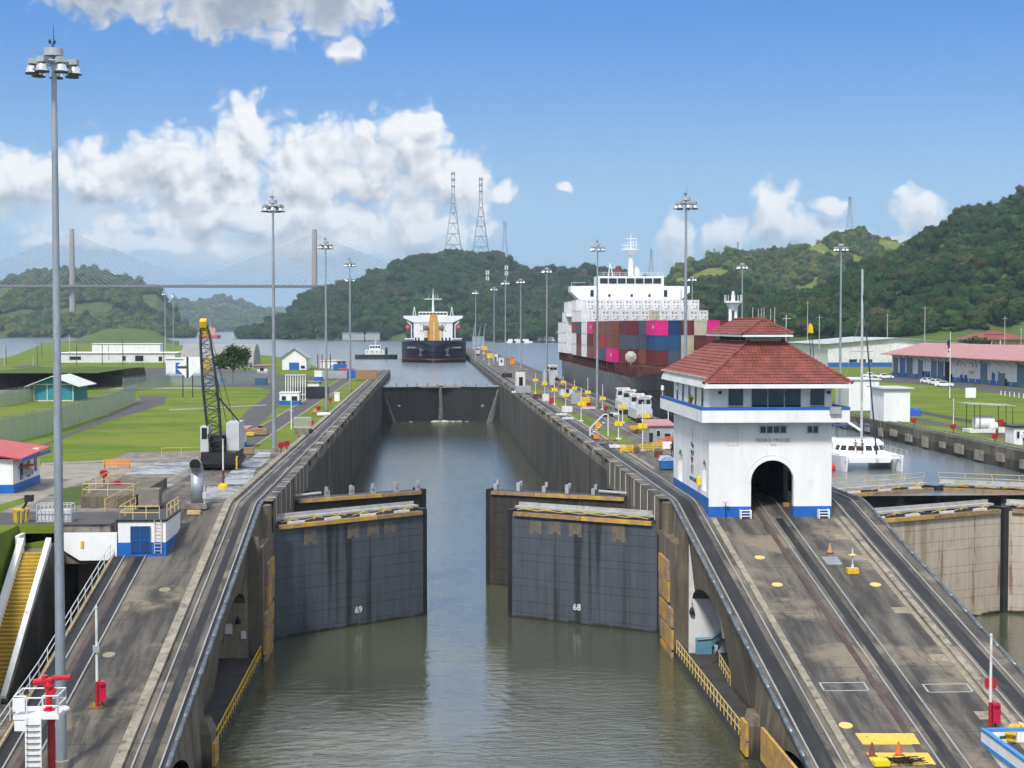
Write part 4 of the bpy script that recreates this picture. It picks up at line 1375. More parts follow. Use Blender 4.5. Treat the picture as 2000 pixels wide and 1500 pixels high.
HILLY = grass_mat('sunlit_hill_grass', (0.12, 0.17, 0.02), (0.2, 0.23, 0.03), (0.2, 0.18, 0.05))  # sunlight put into the colour: a brighter copy of the hill grass
def crown_mesh(seed, m, lumps=7, leaves=520, lsize=0.09, flat=0.75):
    """unit crown: several leafy lumps of small faces round a darker, uneven core"""
    r = random.Random(seed)
    b = MB()
    cs = []
    for k in range(lumps):
        a = 2 * math.pi * k / lumps + r.uniform(-0.5, 0.5)
        d = r.uniform(0.15, 0.62) if k else 0.0
        cs.append((Vector((math.cos(a) * d, math.sin(a) * d, r.uniform(0.25, 0.85) * flat if k else 0.62 * flat)), r.uniform(0.30, 0.5)))
    for c, rr in cs:
        nu, nv = 9, 6
        v, f = [], []
        off = Vector((r.uniform(0, 50), r.uniform(0, 50), r.uniform(0, 50)))
        for j in range(nv + 1):
            e = -math.pi / 2 + math.pi * j / nv
            for i in range(nu):
                t_ = 2 * math.pi * i / nu
                d = Vector((math.cos(e) * math.cos(t_), math.cos(e) * math.sin(t_), math.sin(e) * 0.8))
                q = rr * 0.88 * (1 + 0.45 * mnoise.noise((c + d) * 3.1 + off))
                v.append(c + d * q)
        for j in range(nv):
            for i in range(nu):
                f.append((j * nu + i, j * nu + (i + 1) % nu, (j + 1) * nu + (i + 1) % nu, (j + 1) * nu + i))
        b.add(v, f)
    for k in range(leaves):
        c, rr = cs[r.randrange(len(cs))]
        d = Vector((r.gauss(0, 1), r.gauss(0, 1), r.gauss(0.25, 1))).normalized()
        p = c + Vector((d.x, d.y, d.z * 0.85)) * rr * r.uniform(0.85, 1.22)
        u = (d.orthogonal().normalized() + Vector((r.uniform(-.6, .6), r.uniform(-.6, .6), r.uniform(-.6, .6)))).normalized()
        w = (d + Vector((r.uniform(-.8, .8), r.uniform(-.8, .8), r.uniform(-.4, .8)))).normalized().cross(u).normalized()
        L = lsize * r.uniform(0.6, 1.4)
        b.quad(p - u * L, p + w * L * 0.6, p + u * L, p - w * L * 0.6)
    me = bpy.data.meshes.new('crown')
    me.from_pydata([tuple(x) for x in b.v], [], b.f)
    me.materials.append(m)
    return me
def tree_kit(name, ms, n=9):
    c = bpy.data.collections.new(name)
    for k in range(n):
        o = bpy.data.objects.new('%s_crown' % name, crown_mesh(100 + k * 7 + len(name), ms[k % len(ms)], lumps=4 + k % 5, flat=(0.6, 0.8, 1.1)[k % 3]))
        c.objects.link(o)
    return c
LEAF_O = leaf_mat('olive_forest_leaf', (0.04, 0.055, 0.016), (0.085, 0.095, 0.03), (0.12, 0.1, 0.05))
KIT_D, KIT_L = tree_kit('dark_wood', [LEAF_D, LEAF_T, LEAF_D, LEAF_D, LEAF_T, LEAF_D, LEAF_D, LEAF_T, LEAF_O]), tree_kit('light_wood', [LEAF_L, LEAF_L, LEAF_T, LEAF_O])

def forest(name, label, pts, kit):
    """woods that read as one mass: crowns placed on the points by geometry nodes"""
    me = bpy.data.meshes.new(name)
    me.from_pydata([p[:3] for p in pts], [], [])
    n = len(pts)
    a = me.attributes.new('scl', 'FLOAT_VECTOR', 'POINT')
    sc = []
    for p in pts:
        k = p[3] * 0.5
        sc += [k * rnd.uniform(0.85, 1.2), k * rnd.uniform(0.85, 1.2), k * rnd.uniform(0.8, 1.35)]
    a.data.foreach_set('vector', sc)
    a = me.attributes.new('rot', 'FLOAT_VECTOR', 'POINT')
    a.data.foreach_set('vector', [x for p in pts for x in (0, 0, rnd.uniform(0, 6.28))])
    a = me.attributes.new('var', 'INT', 'POINT')
    a.data.foreach_set('value', [rnd.randrange(len(kit.objects)) for _ in pts])
    o = bpy.data.objects.new(name, me)
    COL.objects.link(o)
    ng = bpy.data.node_groups.new(name, 'GeometryNodeTree')
    ng.interface.new_socket('Geometry', in_out='INPUT', socket_type='NodeSocketGeometry')
    ng.interface.new_socket('Geometry', in_out='OUTPUT', socket_type='NodeSocketGeometry')
    gi, go = ng.nodes.new('NodeGroupInput'), ng.nodes.new('NodeGroupOutput')
    ip = ng.nodes.new('GeometryNodeInstanceOnPoints')
    ci = ng.nodes.new('GeometryNodeCollectionInfo')
    ci.inputs['Collection'].default_value = kit
    ci.inputs['Separate Children'].default_value = True
    ci.inputs['Reset Children'].default_value = True
    ip.inputs['Pick Instance'].default_value = True
    def attr(nm, typ):
        nd = ng.nodes.new('GeometryNodeInputNamedAttribute')
        nd.data_type = typ
        nd.inputs['Name'].default_value = nm
        return nd.outputs['Attribute']
    L = ng.links.new
    L(gi.outputs[0], ip.inputs['Points'])
    L(ci.outputs[0], ip.inputs['Instance'])
    L(attr('var', 'INT'), ip.inputs['Instance Index'])
    L(attr('rot', 'FLOAT_VECTOR'), ip.inputs['Rotation'])
    L(attr('scl', 'FLOAT_VECTOR'), ip.inputs['Scale'])
    L(ip.outputs[0], go.inputs[0])
    md = o.modifiers.new('trees', 'NODES')
    md.node_group = ng
    return tag(o, label, 'forest', kind='stuff')

def interp(prof, x):
    for (a, ya), (c, yc) in zip(prof[:-1], prof[1:]):
        if a <= x <= c:
            t = (x - a) / (c - a)
            t = t * t * (3 - 2 * t) * 0.5 + t * 0.5
            return ya + (yc - ya) * t
    return prof[0][1] if x < prof[0][0] else prof[-1][1]

def hill(name, prof, ysh, yr, yb, zb, m, trees, kit, label, size=(8, 15), drop=9.0, grass_to=0.0, patch=None, bump=20.0, shore=None, nx=90, power=0.75):
    """hill between the shore at depth ysh and its far foot yb; prof is the skyline (photo x, photo y) at ridge depth yr"""
    px0, px1 = prof[0][0], prof[-1][0]
    def P(u, t):
        px = px0 + (px1 - px0) * u
        rp = atY(px, interp(prof, px), yr)
        zr = max(zb + 0.5, rp.z - drop)
        y0 = ysh if shore is None else interp(shore, px)
        if t <= 1:
            Y = y0 + (yr - y0) * t
            k = t ** power
            k = k * 0.75 + 0.25 * (t * t * (3 - 2 * t))
        else:
            Y = yr + (yb - yr) * (t - 1) / 0.5
            k = 1 - ((t - 1) / 0.5) ** 1.5
        X = rp.x * Y / yr
        e = min(1, min(u, 1 - u) * 8)
        nz = mnoise.noise(Vector((X / 120, Y / 120, 3.3))) * bump * min(1, t * 3) * min(1, (1.5 - t) * 2) * (1 if t < 0.9 else 0.35)
        return Vector((X, Y, zb - 0.6 + (zr - zb) * k * (0.15 + 0.85 * e) + nz * e * min(1, (zr - zb) / 30)))
    b = MB()
    b.grid(lambda u, v: P(u, v * 1.5), nx, 36)
    o = struct(b.build(name, m, smooth=True))
    pts = []
    while len(pts) < trees:
        u, t = rnd.random(), rnd.random() * 1.12
        y0 = ysh if shore is None else interp(shore, px0 + (px1 - px0) * u)
        p = P(u, t)
        if t < grass_to * (0.6 + 0.8 * mnoise.noise(Vector((p.x / 60, p.y / 60, 1)))): continue
        if patch is not None and mnoise.noise(Vector((p.x / patch[0], p.y / patch[0], 7.7))) > patch[1]: continue
        s = size[0] + (size[1] - size[0]) * rnd.random() ** 1.5
        pts.append((p.x, p.y, p.z + s * 0.12, s))
    if trees:
        forest(label[0], label[1], pts, kit)
    return P

hill('hill', [(470, 650), (505, 640), (530, 607), (565, 602), (598, 568), (640, 552), (690, 545), (735, 524), (790, 507), (830, 495), (880, 490), (930, 494), (965, 492), (1000, 512), (1040, 522), (1080, 517), (1130, 522), (1200, 532), (1320, 560), (1420, 640)],
     1900, 2420, 2900, 9.6, HILLG, 6500, KIT_D, ('forest', 'dense dark green wood on the hill behind the bulk carrier'), size=(9, 27), drop=16, patch=(70, 0.62), shore=[(470, 2250), (640, 2000), (800, 1850), (1420, 1800)])
hill('hill', [(1440, 690), (1514, 592), (1604, 567), (1640, 535), (1712, 517), (1759, 495), (1791, 470), (1841, 448), (1892, 416), (1957, 398), (2000, 362), (2100, 330), (2260, 300)],
     860, 1230, 1650, 12.1, ROUGHG, 5200, KIT_D, ('forest', 'steep dark rainforest on the hill at the right edge'), size=(4, 17), drop=7, grass_to=0.16, bump=22)
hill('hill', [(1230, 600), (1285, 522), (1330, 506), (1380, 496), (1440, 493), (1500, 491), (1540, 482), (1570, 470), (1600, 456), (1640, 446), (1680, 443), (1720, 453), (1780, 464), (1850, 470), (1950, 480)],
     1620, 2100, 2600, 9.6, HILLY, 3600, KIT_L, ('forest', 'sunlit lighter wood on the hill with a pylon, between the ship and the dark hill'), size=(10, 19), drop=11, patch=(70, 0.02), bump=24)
hill('hill', [(1250, 640), (1290, 566), (1330, 554), (1390, 548), (1440, 560), (1500, 577), (1560, 588), (1650, 605), (1720, 640)],
     1120, 1480, 1700, 9.6, ROUGHG, 1900, KIT_D, ('forest', 'low dark wood in the dip behind the container ship'), size=(9, 16), drop=8)
hill('hill', [(-160, 600), (-60, 560), (0, 548), (40, 532), (100, 528), (160, 526), (200, 528), (250, 541), (300, 554), (320, 564), (335, 582), (352, 606), (375, 648)],
     2430, 3000, 3500, 9.6, HILLG, 2600, KIT_L, ('forest', 'broken wood on the grassy hill behind the left bridge pylon'), size=(14, 26), drop=13, patch=(110, 0.0), bump=22)
hill('hill', [(290, 640), (320, 596), (345, 586), (380, 591), (410, 581), (440, 578), (480, 591), (510, 601), (545, 614), (600, 640)],
     5200, 6400, 7400, 9.6, HILLG, 1300, KIT_L, ('forest', 'distant wood on the pale hill under the bridge deck'), size=(26, 48), drop=22, patch=(240, 0.05), bump=20)
hill('hill', [(480, 636), (505, 612), (530, 598), (550, 595), (575, 602), (620, 634)], 9800, 10500, 11500, 9.6, HILLG, 0, None, None, bump=10)
hill('mound', [(120, 672), (175, 652), (210, 641), (260, 640), (300, 645), (330, 660), (350, 668)], 1350, 1560, 1700, 12.1, ROUGHG, 0, None, None, drop=0, bump=1.0, nx=40)

# ------------------------------------------------------------------ cable-stayed bridge
BY = 2560
def bridge():
    c = atY(615, 560, BY)
    t = thing('cable_stayed_bridge', 'grey cable-stayed bridge with two slim pylons across the far channel', 'bridge', (c.x, BY, 9.6))
    o = (c.x, BY, 9.6)
    CONCB = mat('bridge_concrete', (0.30, 0.29, 0.27), 0.8, var=0.1, scale=0.02)
    zd = atY(300, 558, BY).z
    x0, x1 = atY(-400, 558, BY).x, atY(760, 560, BY).x
    b = MB()
    b.box(x0, BY - 15, zd - 3, x1, BY + 15, zd + 1.2)
    b.build('deck', mat('bridge_deck', (0.14, 0.14, 0.15), 0.8), t, off=o)
    for (px, pt, pb) in ((140, 447, 640), (614, 448, 640)):
        a, q = atY(px, pt, BY), atY(px, pb, BY)
        b = MB()
        b.cyl((a.x, BY, min(q.z, 9)), (a.x, BY, a.z), 5.6, 4.0, 8)
        b.build('pylon', CONCB, t, off=o)
        for s in (-1, 1):
            for k in range(1, 21):
                xe = a.x + s * (12 + k * 10.2)
                if xe < x0: continue
                zt = a.z - 8 - (20 - k) * 2.9
                b = MB()
                b.cyl((a.x, BY, zt), (xe, BY, zd), 0.42, 0.42, 4)
                b.build('cable', mat('stay_cable', (0.22, 0.25, 0.3), 0.6), t, off=o)
bridge()

# ------------------------------------------------------------------ lattice pylons
def lattice(label, px, ytop, ybot, Y, wtop, wbot, neck=0.32, name='pylon', arms=True):
    a, q = atY(px, ytop, Y), atY(px, ybot, Y)
    H = a.z - q.z
    t = thing(name, label, 'pylon', (a.x, Y, q.z), group=None)
    m = mat('pylon_steel', (0.16, 0.2, 0.24), 0.6, 0.3, var=0.1)
    r = max(0.16, H * 0.0042)
    def half(z):
        k = z / H
        if k > 1 - neck: return wtop / 2
        return wbot / 2 + (wtop / 2 - wbot / 2) * (k / (1 - neck)) ** 0.9
    zs = [H * (1 - (1 - k / 9) ** 1.25) * 0.98 for k in range(9)] + [H]
    for sx in (-1, 1):
        for sy in (-1, 1):
            b = MB()
            b.tube([(sx * half(z), sy * half(z), z) for z in zs], r, 4)
            b.build('leg', m, t)
    b = MB()
    for z in zs[1:-1]:
        w = half(z)
        b.tube([(-w, -w, z), (w, -w, z), (w, w, z), (-w, w, z), (-w, -w, z)], r * 0.75, 4)
    b.build('ring_bracing', m, t)
    b = MB()
    for z0, z1 in zip(zs[:-1], zs[1:]):
        w0, w1 = half(z0), half(z1)
        for s in (-1, 1):
            b.cyl((-w0, s * w0, z0), (0, s * w1, z1), r * 0.55, r * 0.55, 4)
            b.cyl((w0, s * w0, z0), (0, s * w1, z1), r * 0.55, r * 0.55, 4)
    b.build('diagonal_bracing', m, t)
    if arms:
        for k in range(3):
            z = H * (0.98 - 0.075 * k)
            b = MB()
            b.box(-wtop * 0.75, -wtop * 0.5, z - H * 0.012, wtop * 0.75, wtop * 0.5, z)
            b.build('crossarm', m, t)
    return t
lattice('tallest lattice pylon, left of the pair on the wooded hill', 885, 335, 500, 2440, 4.5, 29)
lattice('tall lattice pylon, right of the pair on the wooded hill', 939, 346, 503, 2460, 4.5, 28)
lattice('short lattice pylon right of the tall pair on the wooded hill', 986, 433, 512, 2500, 3.6, 13)
lattice('lattice pylon on the lighter hilltop right of the control house', 1660, 384, 452, 2120, 3, 10)
lattice('thin lattice mast behind the right bridge wing of the container ship', 1272, 486, 545, 2300, 2.4, 10)
lattice('small lattice pylon on the ridge, third from the hilltop one', 1395, 485, 505, 2130, 2, 5)
lattice('small lattice pylon on the ridge, second from the hilltop one', 1441, 473, 500, 2130, 2, 5)
# ------------------------------------------------------------------ ships
def hull_loft(b, xc, y0, y1, half, zdeck, zs, bow_deck, bow_wl, stern, n=40, flip=False):
    """stations from bow (y0) to stern (y1): half-breadth per station and height"""
    rows = []
    for i in range(n + 1):
        t = i / n
        t = t * t * (0.6) + t * 0.4
        y = y0 + (y1 - y0) * t
        ring = []
        for z in zs:
            k = (z - zs[0]) / (zs[-1] - zs[0])
            bw = bow_wl + (bow_deck - bow_wl) * k
            off = 0.035 * (1 - k)
            a = max(0.0, (t - off) / bw)
            hb = min(1.0, a) ** (0.55 if k > 0.5 else 0.7)
            hb = math.sin(min(1, hb) * math.pi / 2) ** 0.9 if hb < 1 else 1
            if t > 1 - stern:
                s = (t - (1 - stern)) / stern
                hb *= 1 - s * s * (0.12 + 0.5 * (1 - k))
            ring.append((half * hb, y, z + zdeck(t) * k * k))
        rows.append(ring)
    m = len(zs)
    v, f = [], []
    for ring in rows:
        v += [(xc - w, y, z) for (w, y, z) in ring] + [(xc + w, y, z) for (w, y, z) in ring]
    for i in range(n):
        for j in range(m - 1):
            a, c = i * 2 * m + j, (i + 1) * 2 * m + j
            f += [(a, a + 1, c + 1, c), (a + m, c + m, c + m + 1, a + m + 1)]
        a, c = i * 2 * m + m - 1, (i + 1) * 2 * m + m - 1
        f.append((a, a + m, c + m, c))
    e = n * 2 * m
    f.append(tuple(range(e, e + m)) + tuple(range(e + 2 * m - 1, e + m - 1, -1)))
    b.add(v, f)
    return rows

# --- container ship in the right lane
SX = 54.6
HULLG = mat('grey_hull', (0.11, 0.115, 0.12), 0.5, var=0.12, scale=0.25, stretch=(1, 1, 0.4), c2=(0.05, 0.05, 0.052), cov=(0.45, 0.75))
REDOX = mat('red_oxide_deck', (0.085, 0.024, 0.02), 0.7, var=0.2, scale=0.6)
SHIPW = mat('ship_white', (0.72, 0.74, 0.76), 0.5, var=0.05, scale=0.2)
CS = thing('container_ship', 'grey-hulled container ship with white bridge in the right lane', 'ship', (SX, 265, 9.6))
o_ = (SX, 265, 9.6)
b = MB()
hull_loft(b, SX, 262, 462, 16.0, lambda t: 2.6 * max(0, 1 - t / 0.16) ** 1.2, [9.0, 11.0, 13.0, 15.0, 17.3], 0.14, 0.30, 0.09)
b.build('hull', HULLG, CS, off=o_, smooth=False)
b = MB()
b.box(SX - 14.8, 292, 17.35, SX + 14.8, 458, 19.6)
b.build('hatch_coaming', REDOX, CS, off=o_)
for k in range(34):
    y = 294 + k * 4.9
    b = MB()
    b.box(SX - 15.9, y, 17.3, SX - 15.5, y + 0.4, 19.8)
    b.build('side_stanchion', REDOX, CS, off=o_)
for z in (18.2, 18.8):
    b = MB(); b.cyl((SX - 15.8, 292, z), (SX - 15.8, 458, z), 0.06, 0.06, 5); b.build('side_rail', REDOX, CS, off=o_)
# superstructure
b = MB()
b.box(SX - 13.5, 414, 17.3, SX + 13.5, 427, 38.2)
hs_ = b.build('superstructure', SHIPW, CS, off=o_)
zb_ = 38.2
b = MB()
b.ext([(SX - 16.2, 415, zb_), (SX + 16.2, 415, zb_), (SX + 16.2, 415, 36.6), (SX + 13.6, 415, 34.2), (SX - 13.6, 415, 34.2), (SX - 16.2, 415, 36.6)], (0, 8, 0))
b.build('bridge_wings', SHIPW, CS, off=o_)
b = MB()
b.box(SX - 9.0, 414.5, zb_, SX + 9.0, 424, zb_ + 2.7)
wh = b.build('wheelhouse', SHIPW, CS, off=o_)
for k in range(7):
    b = MB()
    x = SX - 8.4 + 2.42 * k
    b.box(x, 414.3, zb_ + 0.7, x + 2.1, 414.45, zb_ + 2.1)
    b.build('pane', GLASS, wh, off=o_)
for k, x in enumerate((-10.6, -5.9, 0.2, 5.0, 9.4)):
    b = MB()
    w, hh = (0.45, 0.9) if k in (0, 4) else (0.3, 0.35)
    b.box(SX + x - w, 413.9, 35.3, SX + x + w, 413.98, 35.3 + 2 * hh)
    b.build('window', GLASS, hs_, off=o_)
b = MB()
for z in (0.5, 1.0):
    b.tube([(SX - 9, 414.6, zb_ + 2.7 + z), (SX + 9, 414.6, zb_ + 2.7 + z)], 0.05, 4)
for k in range(13):
    b.cyl((SX - 9 + 1.5 * k, 414.6, zb_ + 2.7), (SX - 9 + 1.5 * k, 414.6, zb_ + 3.7), 0.05, 0.05, 4)
b.build('roof_railing', SHIPW, CS, off=o_)
b = MB()
b.cyl((SX + 0.6, 419, zb_ + 2.7), (SX + 0.6, 419, zb_ + 9.5), 0.8, 0.55, 10)
b.lathe([(0.6, 8.6), (1.9, 9.6), (2.6, 9.9), (2.6, 10.2)], (SX + 0.6, 419, zb_), 14)
b.cyl((SX + 0.6, 419, zb_ + 10), (SX + 0.6, 419, zb_ + 14.5), 0.2, 0.1, 6)
for (dx, dz, L) in ((0, 13.0, 3.2), (0.3, 12.0, 2.4), (-0.5, 11.2, 4.4)):
    b.cyl((SX + 0.6 + dx - L / 2, 419, zb_ + dz), (SX + 0.6 + dx + L / 2, 419, zb_ + dz + 0.1), 0.09, 0.09, 5)
for dx in (-1.6, -0.8, 0.7, 1.5):
    b.cyl((SX + 0.6 + dx, 419, zb_ + 10.2), (SX + 0.6 + dx, 419, zb_ + 12.6 + dx * 0.4), 0.1, 0.06, 5)
b.build('radar_mast', SHIPW, CS, off=o_)
for dx in (-2.6, 2.2):
    b = MB()
    b.lathe([(1.3, 2.7), (1.3, 4.0), (0.9, 5.2), (0.5, 5.7)], (SX + dx, 421, zb_), 12)
    b.build('satellite_dome', RUST if dx < 0 else WHITE2, CS, off=o_)
b = MB()
b.cyl((SX - 5.8, 417, zb_ + 2.7), (SX - 5.4, 417, zb_ + 6.4), 0.14, 0.1, 6)
b.cyl((SX - 4.6, 417, zb_ + 2.7), (SX - 5.4, 417, zb_ + 6.4), 0.14, 0.1, 6)
b.build('signal_gantry', SHIPW, CS, off=o_)
b = MB()
b.box(SX - 16.2, 428, 30, SX - 12, 430, 30.4)
b.cyl((SX - 16.1, 414.9, zb_ + 0.9), (SX - 12.2, 414.9, zb_ + 0.9), 0.05, 0.05, 4)
b.cyl((SX - 16.1, 414.9, zb_), (SX - 16.1, 414.9, zb_ + 0.9), 0.05, 0.05, 4)
b.build('wing_railing', SHIPW, CS, off=o_)
# foremast on the forecastle
b = MB()
for dx in (-0.5, 0.5):
    b.cyl((SX + dx, 274, 19.5), (SX + dx, 274, 31.2), 0.32, 0.3, 8)
b.lathe([(0.5, 10.6), (1.2, 11.7), (1.6, 12.0), (1.6, 12.3)], (SX, 274, 19.5), 12)
b.cyl((SX, 274, 31.6), (SX, 274, 33.6), 0.3, 0.2, 8)
for k in range(8):
    a = 2 * math.pi * k / 8
    b.cyl((SX + 1.55 * math.cos(a), 274 + 1.55 * math.sin(a), 31.6), (SX + 1.55 * math.cos(a), 274 + 1.55 * math.sin(a), 32.9), 0.06, 0.06, 4)
b.cyl((SX, 273.3, 27.0), (SX, 272.2, 27.0), 0.7, 0.75, 12)
b.build('foremast', SHIPW, CS, off=o_)
b = MB()
b.box(SX - 10, 272, 19.4, SX + 10, 276, 20.4)
b.cyl((SX - 5, 280, 19.6), (SX - 5, 280, 20.8), 0.8, 0.8, 10)
b.build('windlass', REDOX, CS, off=o_)
for k in range(9):
    b = MB()
    b.cyl((SX - 14.6 + k * 0.7, 292 - k * 2.3, 17.4), (SX - 14.6 + k * 0.7, 292 - k * 2.3, 20.3), 0.07, 0.07, 5)
    b.build('bow_stanchion', RUST, CS, off=o_)
b = MB()
for z in (19.6, 20.2):
    b.tube([(SX - 14.6 + k * 0.7, 292 - k * 2.3, z) for k in range(9)], 0.05, 4)
b.build('bow_rail', RUST, CS, off=o_)

# --- containers
def cont_mesh(L=12.2, W_=2.44, H=2.88, reefer=False):
    b = MB()
    x0, x1 = -W_ / 2, W_ / 2
    # near end (doors) faces -y, origin at near-bottom centre
    b.box(x0 + 0.05, 0.06, 0.08, x1 - 0.05, L - 0.06, H - 0.06)
    for x in (x0, x1 - 0.14):
        for y in (0, L - 0.14):
            b.box(x, y, 0, x + 0.14, y + 0.14, H)
    for z in (0, H - 0.14):
        b.box(x0 + 0.14, 0, z, x1 - 0.14, 0.12, z + 0.14)
        b.box(x0, 0.14, z, x0 + 0.12, L - 0.14, z + 0.14)
        b.box(x1 - 0.12, 0.14, z, x1, L - 0.14, z + 0.14)
    if not reefer:
        for x in (-0.75, -0.25, 0.25, 0.75):
            b.cyl((x, 0.03, 0.14), (x, 0.03, H - 0.14), 0.03, 0.03, 4)
    for k in range(20):
        y = 0.5 + k * (L - 1.0) / 20
        b.box(x0 + 0.02, y, 0.15, x0 + 0.05, y + 0.28, H - 0.15)
    if reefer:
        b.m = 1
        for (x, z, w, hh) in ((-0.6, 2.0, 0.5, 0.5), (0.25, 2.05, 0.55, 0.35), (-0.55, 1.2, 0.35, 0.35), (0.3, 1.15, 0.6, 0.3), (-0.3, 0.45, 0.5, 0.28), (0.45, 0.5, 0.3, 0.5)):
            b.box(x, 0.02, z, x + w, 0.062, z + hh)
        b.m = 0
    me = bpy.data.meshes.new('container')
    me.from_pydata([tuple(p) for p in b.v], [], b.f)
    me.materials.append(None)
    if reefer:
        me.materials.append(mat('reefer_unit_grey', (0.25, 0.25, 0.27), 0.6))
        me.polygons.foreach_set('material_index', b.mi)
    return me
CM, CMR = cont_mesh(), cont_mesh(reefer=True)
PAL = {'brown': (0.17, 0.062, 0.045), 'maroon': (0.115, 0.018, 0.02), 'red': (0.30, 0.03, 0.03), 'slate': (0.06, 0.075, 0.105), 'navy': (0.008, 0.03, 0.10), 'blue': (0.012, 0.065, 0.16),
       'pink': (0.58, 0.012, 0.19), 'cream': (0.42, 0.40, 0.29), 'white': (0.60, 0.61, 0.62), 'orange': (0.42, 0.12, 0.03)}
CMAT = {k: mat('container_' + k, v, 0.5, var=0.1, scale=0.4, c2=tuple(x * 0.7 for x in v), cov=(0.5, 0.8)) for k, v in PAL.items()}
TIERW = ['bottom', 'second', 'third', 'fourth', 'top']
ORD = ['first', 'second', 'third', 'fourth', 'fifth', 'sixth', 'seventh', 'eighth', 'ninth', 'tenth', 'eleventh', 'twelfth', 'thirteenth']
ncont = 0
def container(colr, row, y, tier, lab, z0=19.75, reefer=False):
    global ncont
    o = bpy.data.objects.new('shipping_container', CMR if reefer else CM)
    COL.objects.link(o)
    o.location = (SX - 15.0 + 2.5 * row, y, z0 + 2.9 * tier)
    o.material_slots[0].link = 'OBJECT'
    o.material_slots[0].material = CMAT[colr]
    tag(o, lab, 'container', 'containers stacked on the ship')
    ncont += 1
    return o
bayY = [400.5, 387.5, 374.0, 360.5, 347.0, 333.5, 320.0]
side = [['white', 'white', 'brown', 'white', 'white'], ['brown', 'maroon', 'slate', 'white'], ['white', 'white', 'white'], ['brown', 'maroon', 'pink'], ['brown', 'brown', 'brown'],
        ['slate', 'red', 'brown'], ['pink', 'brown', 'brown']]
bayn = ['nearest the bridge', 'second from the bridge', 'third from the bridge', 'fourth from the bridge', 'fifth from the bridge', 'sixth from the bridge', 'seventh from the bridge']
for bi, (y, cols) in enumerate(zip(bayY, side)):
    for ti, c in enumerate(cols):
        container(c, 0, y, ti, '%s container on the ship\'s left side, %s tier of the bay %s' % (c, TIERW[ti], bayn[bi]))
for r in range(1, 13):
    container('white', r, bayY[0], 4, 'white refrigerated container, %s from the left in the highest row before the bridge' % ORD[r], reefer=True)
    container('white' if r != 7 else 'cream', r, bayY[1], 3, '%s refrigerated container, %s from the left in the second highest row' % ('white' if r != 7 else 'cream', ORD[r]), reefer=True)
top2 = ['brown', 'red', 'slate', 'navy', 'blue', 'slate', 'navy', 'slate', 'brown', 'navy', 'slate', 'brown']
for r in range(1, 13):
    container(top2[r - 1], r, bayY[4], 2, '%s container, %s from the left along the top of the middle bay' % (top2[r - 1], ORD[r]))
# forward bays step inboard towards the bow
step1 = {0: ['brown', 'slate', 'maroon'], 1: ['brown', 'slate', 'slate']}
for r, cols in {1: ['brown', 'slate', 'slate'], 2: ['maroon', 'navy', 'navy'], 3: ['navy', 'navy', 'navy'], 4: ['cream', 'slate', 'slate']}.items():
    for ti, c in enumerate(cols):
        container(c, r, 320.0, ti, '%s container, stack %s from the left in the last full bay, %s tier' % (c, ORD[r], TIERW[ti]))
for r, cols in {1: ['maroon', 'slate', 'maroon'], 2: ['brown', 'slate', 'slate']}.items():
    for ti, c in enumerate(cols):
        container(c, r - 0.55, 306.5, ti, '%s container in the front corner stacks behind the parasol, %s stack, %s tier' % (c, ORD[r - 1], TIERW[ti]))
for r, cols in {2: ['maroon', 'blue', 'pink'], 3: ['slate', 'blue', 'navy'], 4: ['cream', 'cream', 'maroon'], 5: ['cream', 'maroon', 'cream'], 6: ['maroon', 'maroon', 'pink'], 7: ['maroon', 'maroon', 'maroon'], 8: ['maroon', 'maroon', 'maroon'], 9: ['maroon', 'maroon', 'maroon'], 10: ['maroon', 'brown', 'maroon']}.items():
    for ti, c in enumerate(cols):
        container(c, r, 293.0, ti, '%s container in the foremost bay, stack %s from its left, %s tier' % (c, ORD[r - 2], TIERW[ti]))
for r in range(5, 10):
    for ti in range(2):
        container('maroon', r, 279.6, ti, 'maroon container behind the foremast, stack %s from the left, %s tier' % (ORD[r - 5], TIERW[ti]))
# stacks beside and behind the bridge
for ti in range(4):
    container('white', 0, 430, ti, 'white container behind the bridge at the ship\'s left side, %s tier' % TIERW[ti])
for ti in range(3):
    container('white', 0, 444, ti, 'white container at the ship\'s stern, left side, %s tier' % TIERW[ti])
for (r, y, ti) in ((1, 414.0, 4),):
    container('white', 0.2, 430, 4, 'pale container, topmost behind the bridge at the left side')
# white lettering on the pink boxes
PT = mat('container_lettering', (0.75, 0.72, 0.74), 0.5)
for o in [o for o in COL.objects if o.name.startswith('shipping_container') and o.get('label', '').startswith('pink')]:
    text('lettering', 'ONE', 1.0, PT, o, (-1.24, 3.0, 1.5), (math.pi / 2, 0, -math.pi / 2), 0.01)
# parasol on the ship's side
p = atY(1232, 697, 296)
t = thing('parasol', 'cream octagonal parasol tilted towards the lock at the ship\'s side', 'parasol', (p.x, 296, p.z - 2.2))
b = MB()
n = 8
c = Vector((0, 0, 2.2))
for k in range(n):
    a0, a1 = 2 * math.pi * (k + .5) / n, 2 * math.pi * (k + 1.5) / n
    b.add([c + Vector((0, -0.42, 0)), c + Vector((1.15 * math.cos(a0), 0, 1.15 * math.sin(a0))), c + Vector((1.15 * math.cos(a1), 0, 1.15 * math.sin(a1)))], [(0, 1, 2)])
b.build('canopy', mat('cream_canvas', (0.55, 0.52, 0.45), 0.8, var=0.08), t)
b = MB()
for k in range(n):
    a0 = 2 * math.pi * (k + .5) / n
    b.cyl(c + Vector((0, -0.44, 0)), c + Vector((1.15 * math.cos(a0), -0.02, 1.15 * math.sin(a0))), 0.03, 0.03, 4)
b.build('rib', LGREY, t)
b = MB(); b.cyl((0, 0.05, -1.2), (0, 0.0, 2.2), 0.05, 0.05, 6); b.build('pole', LGREY, t)

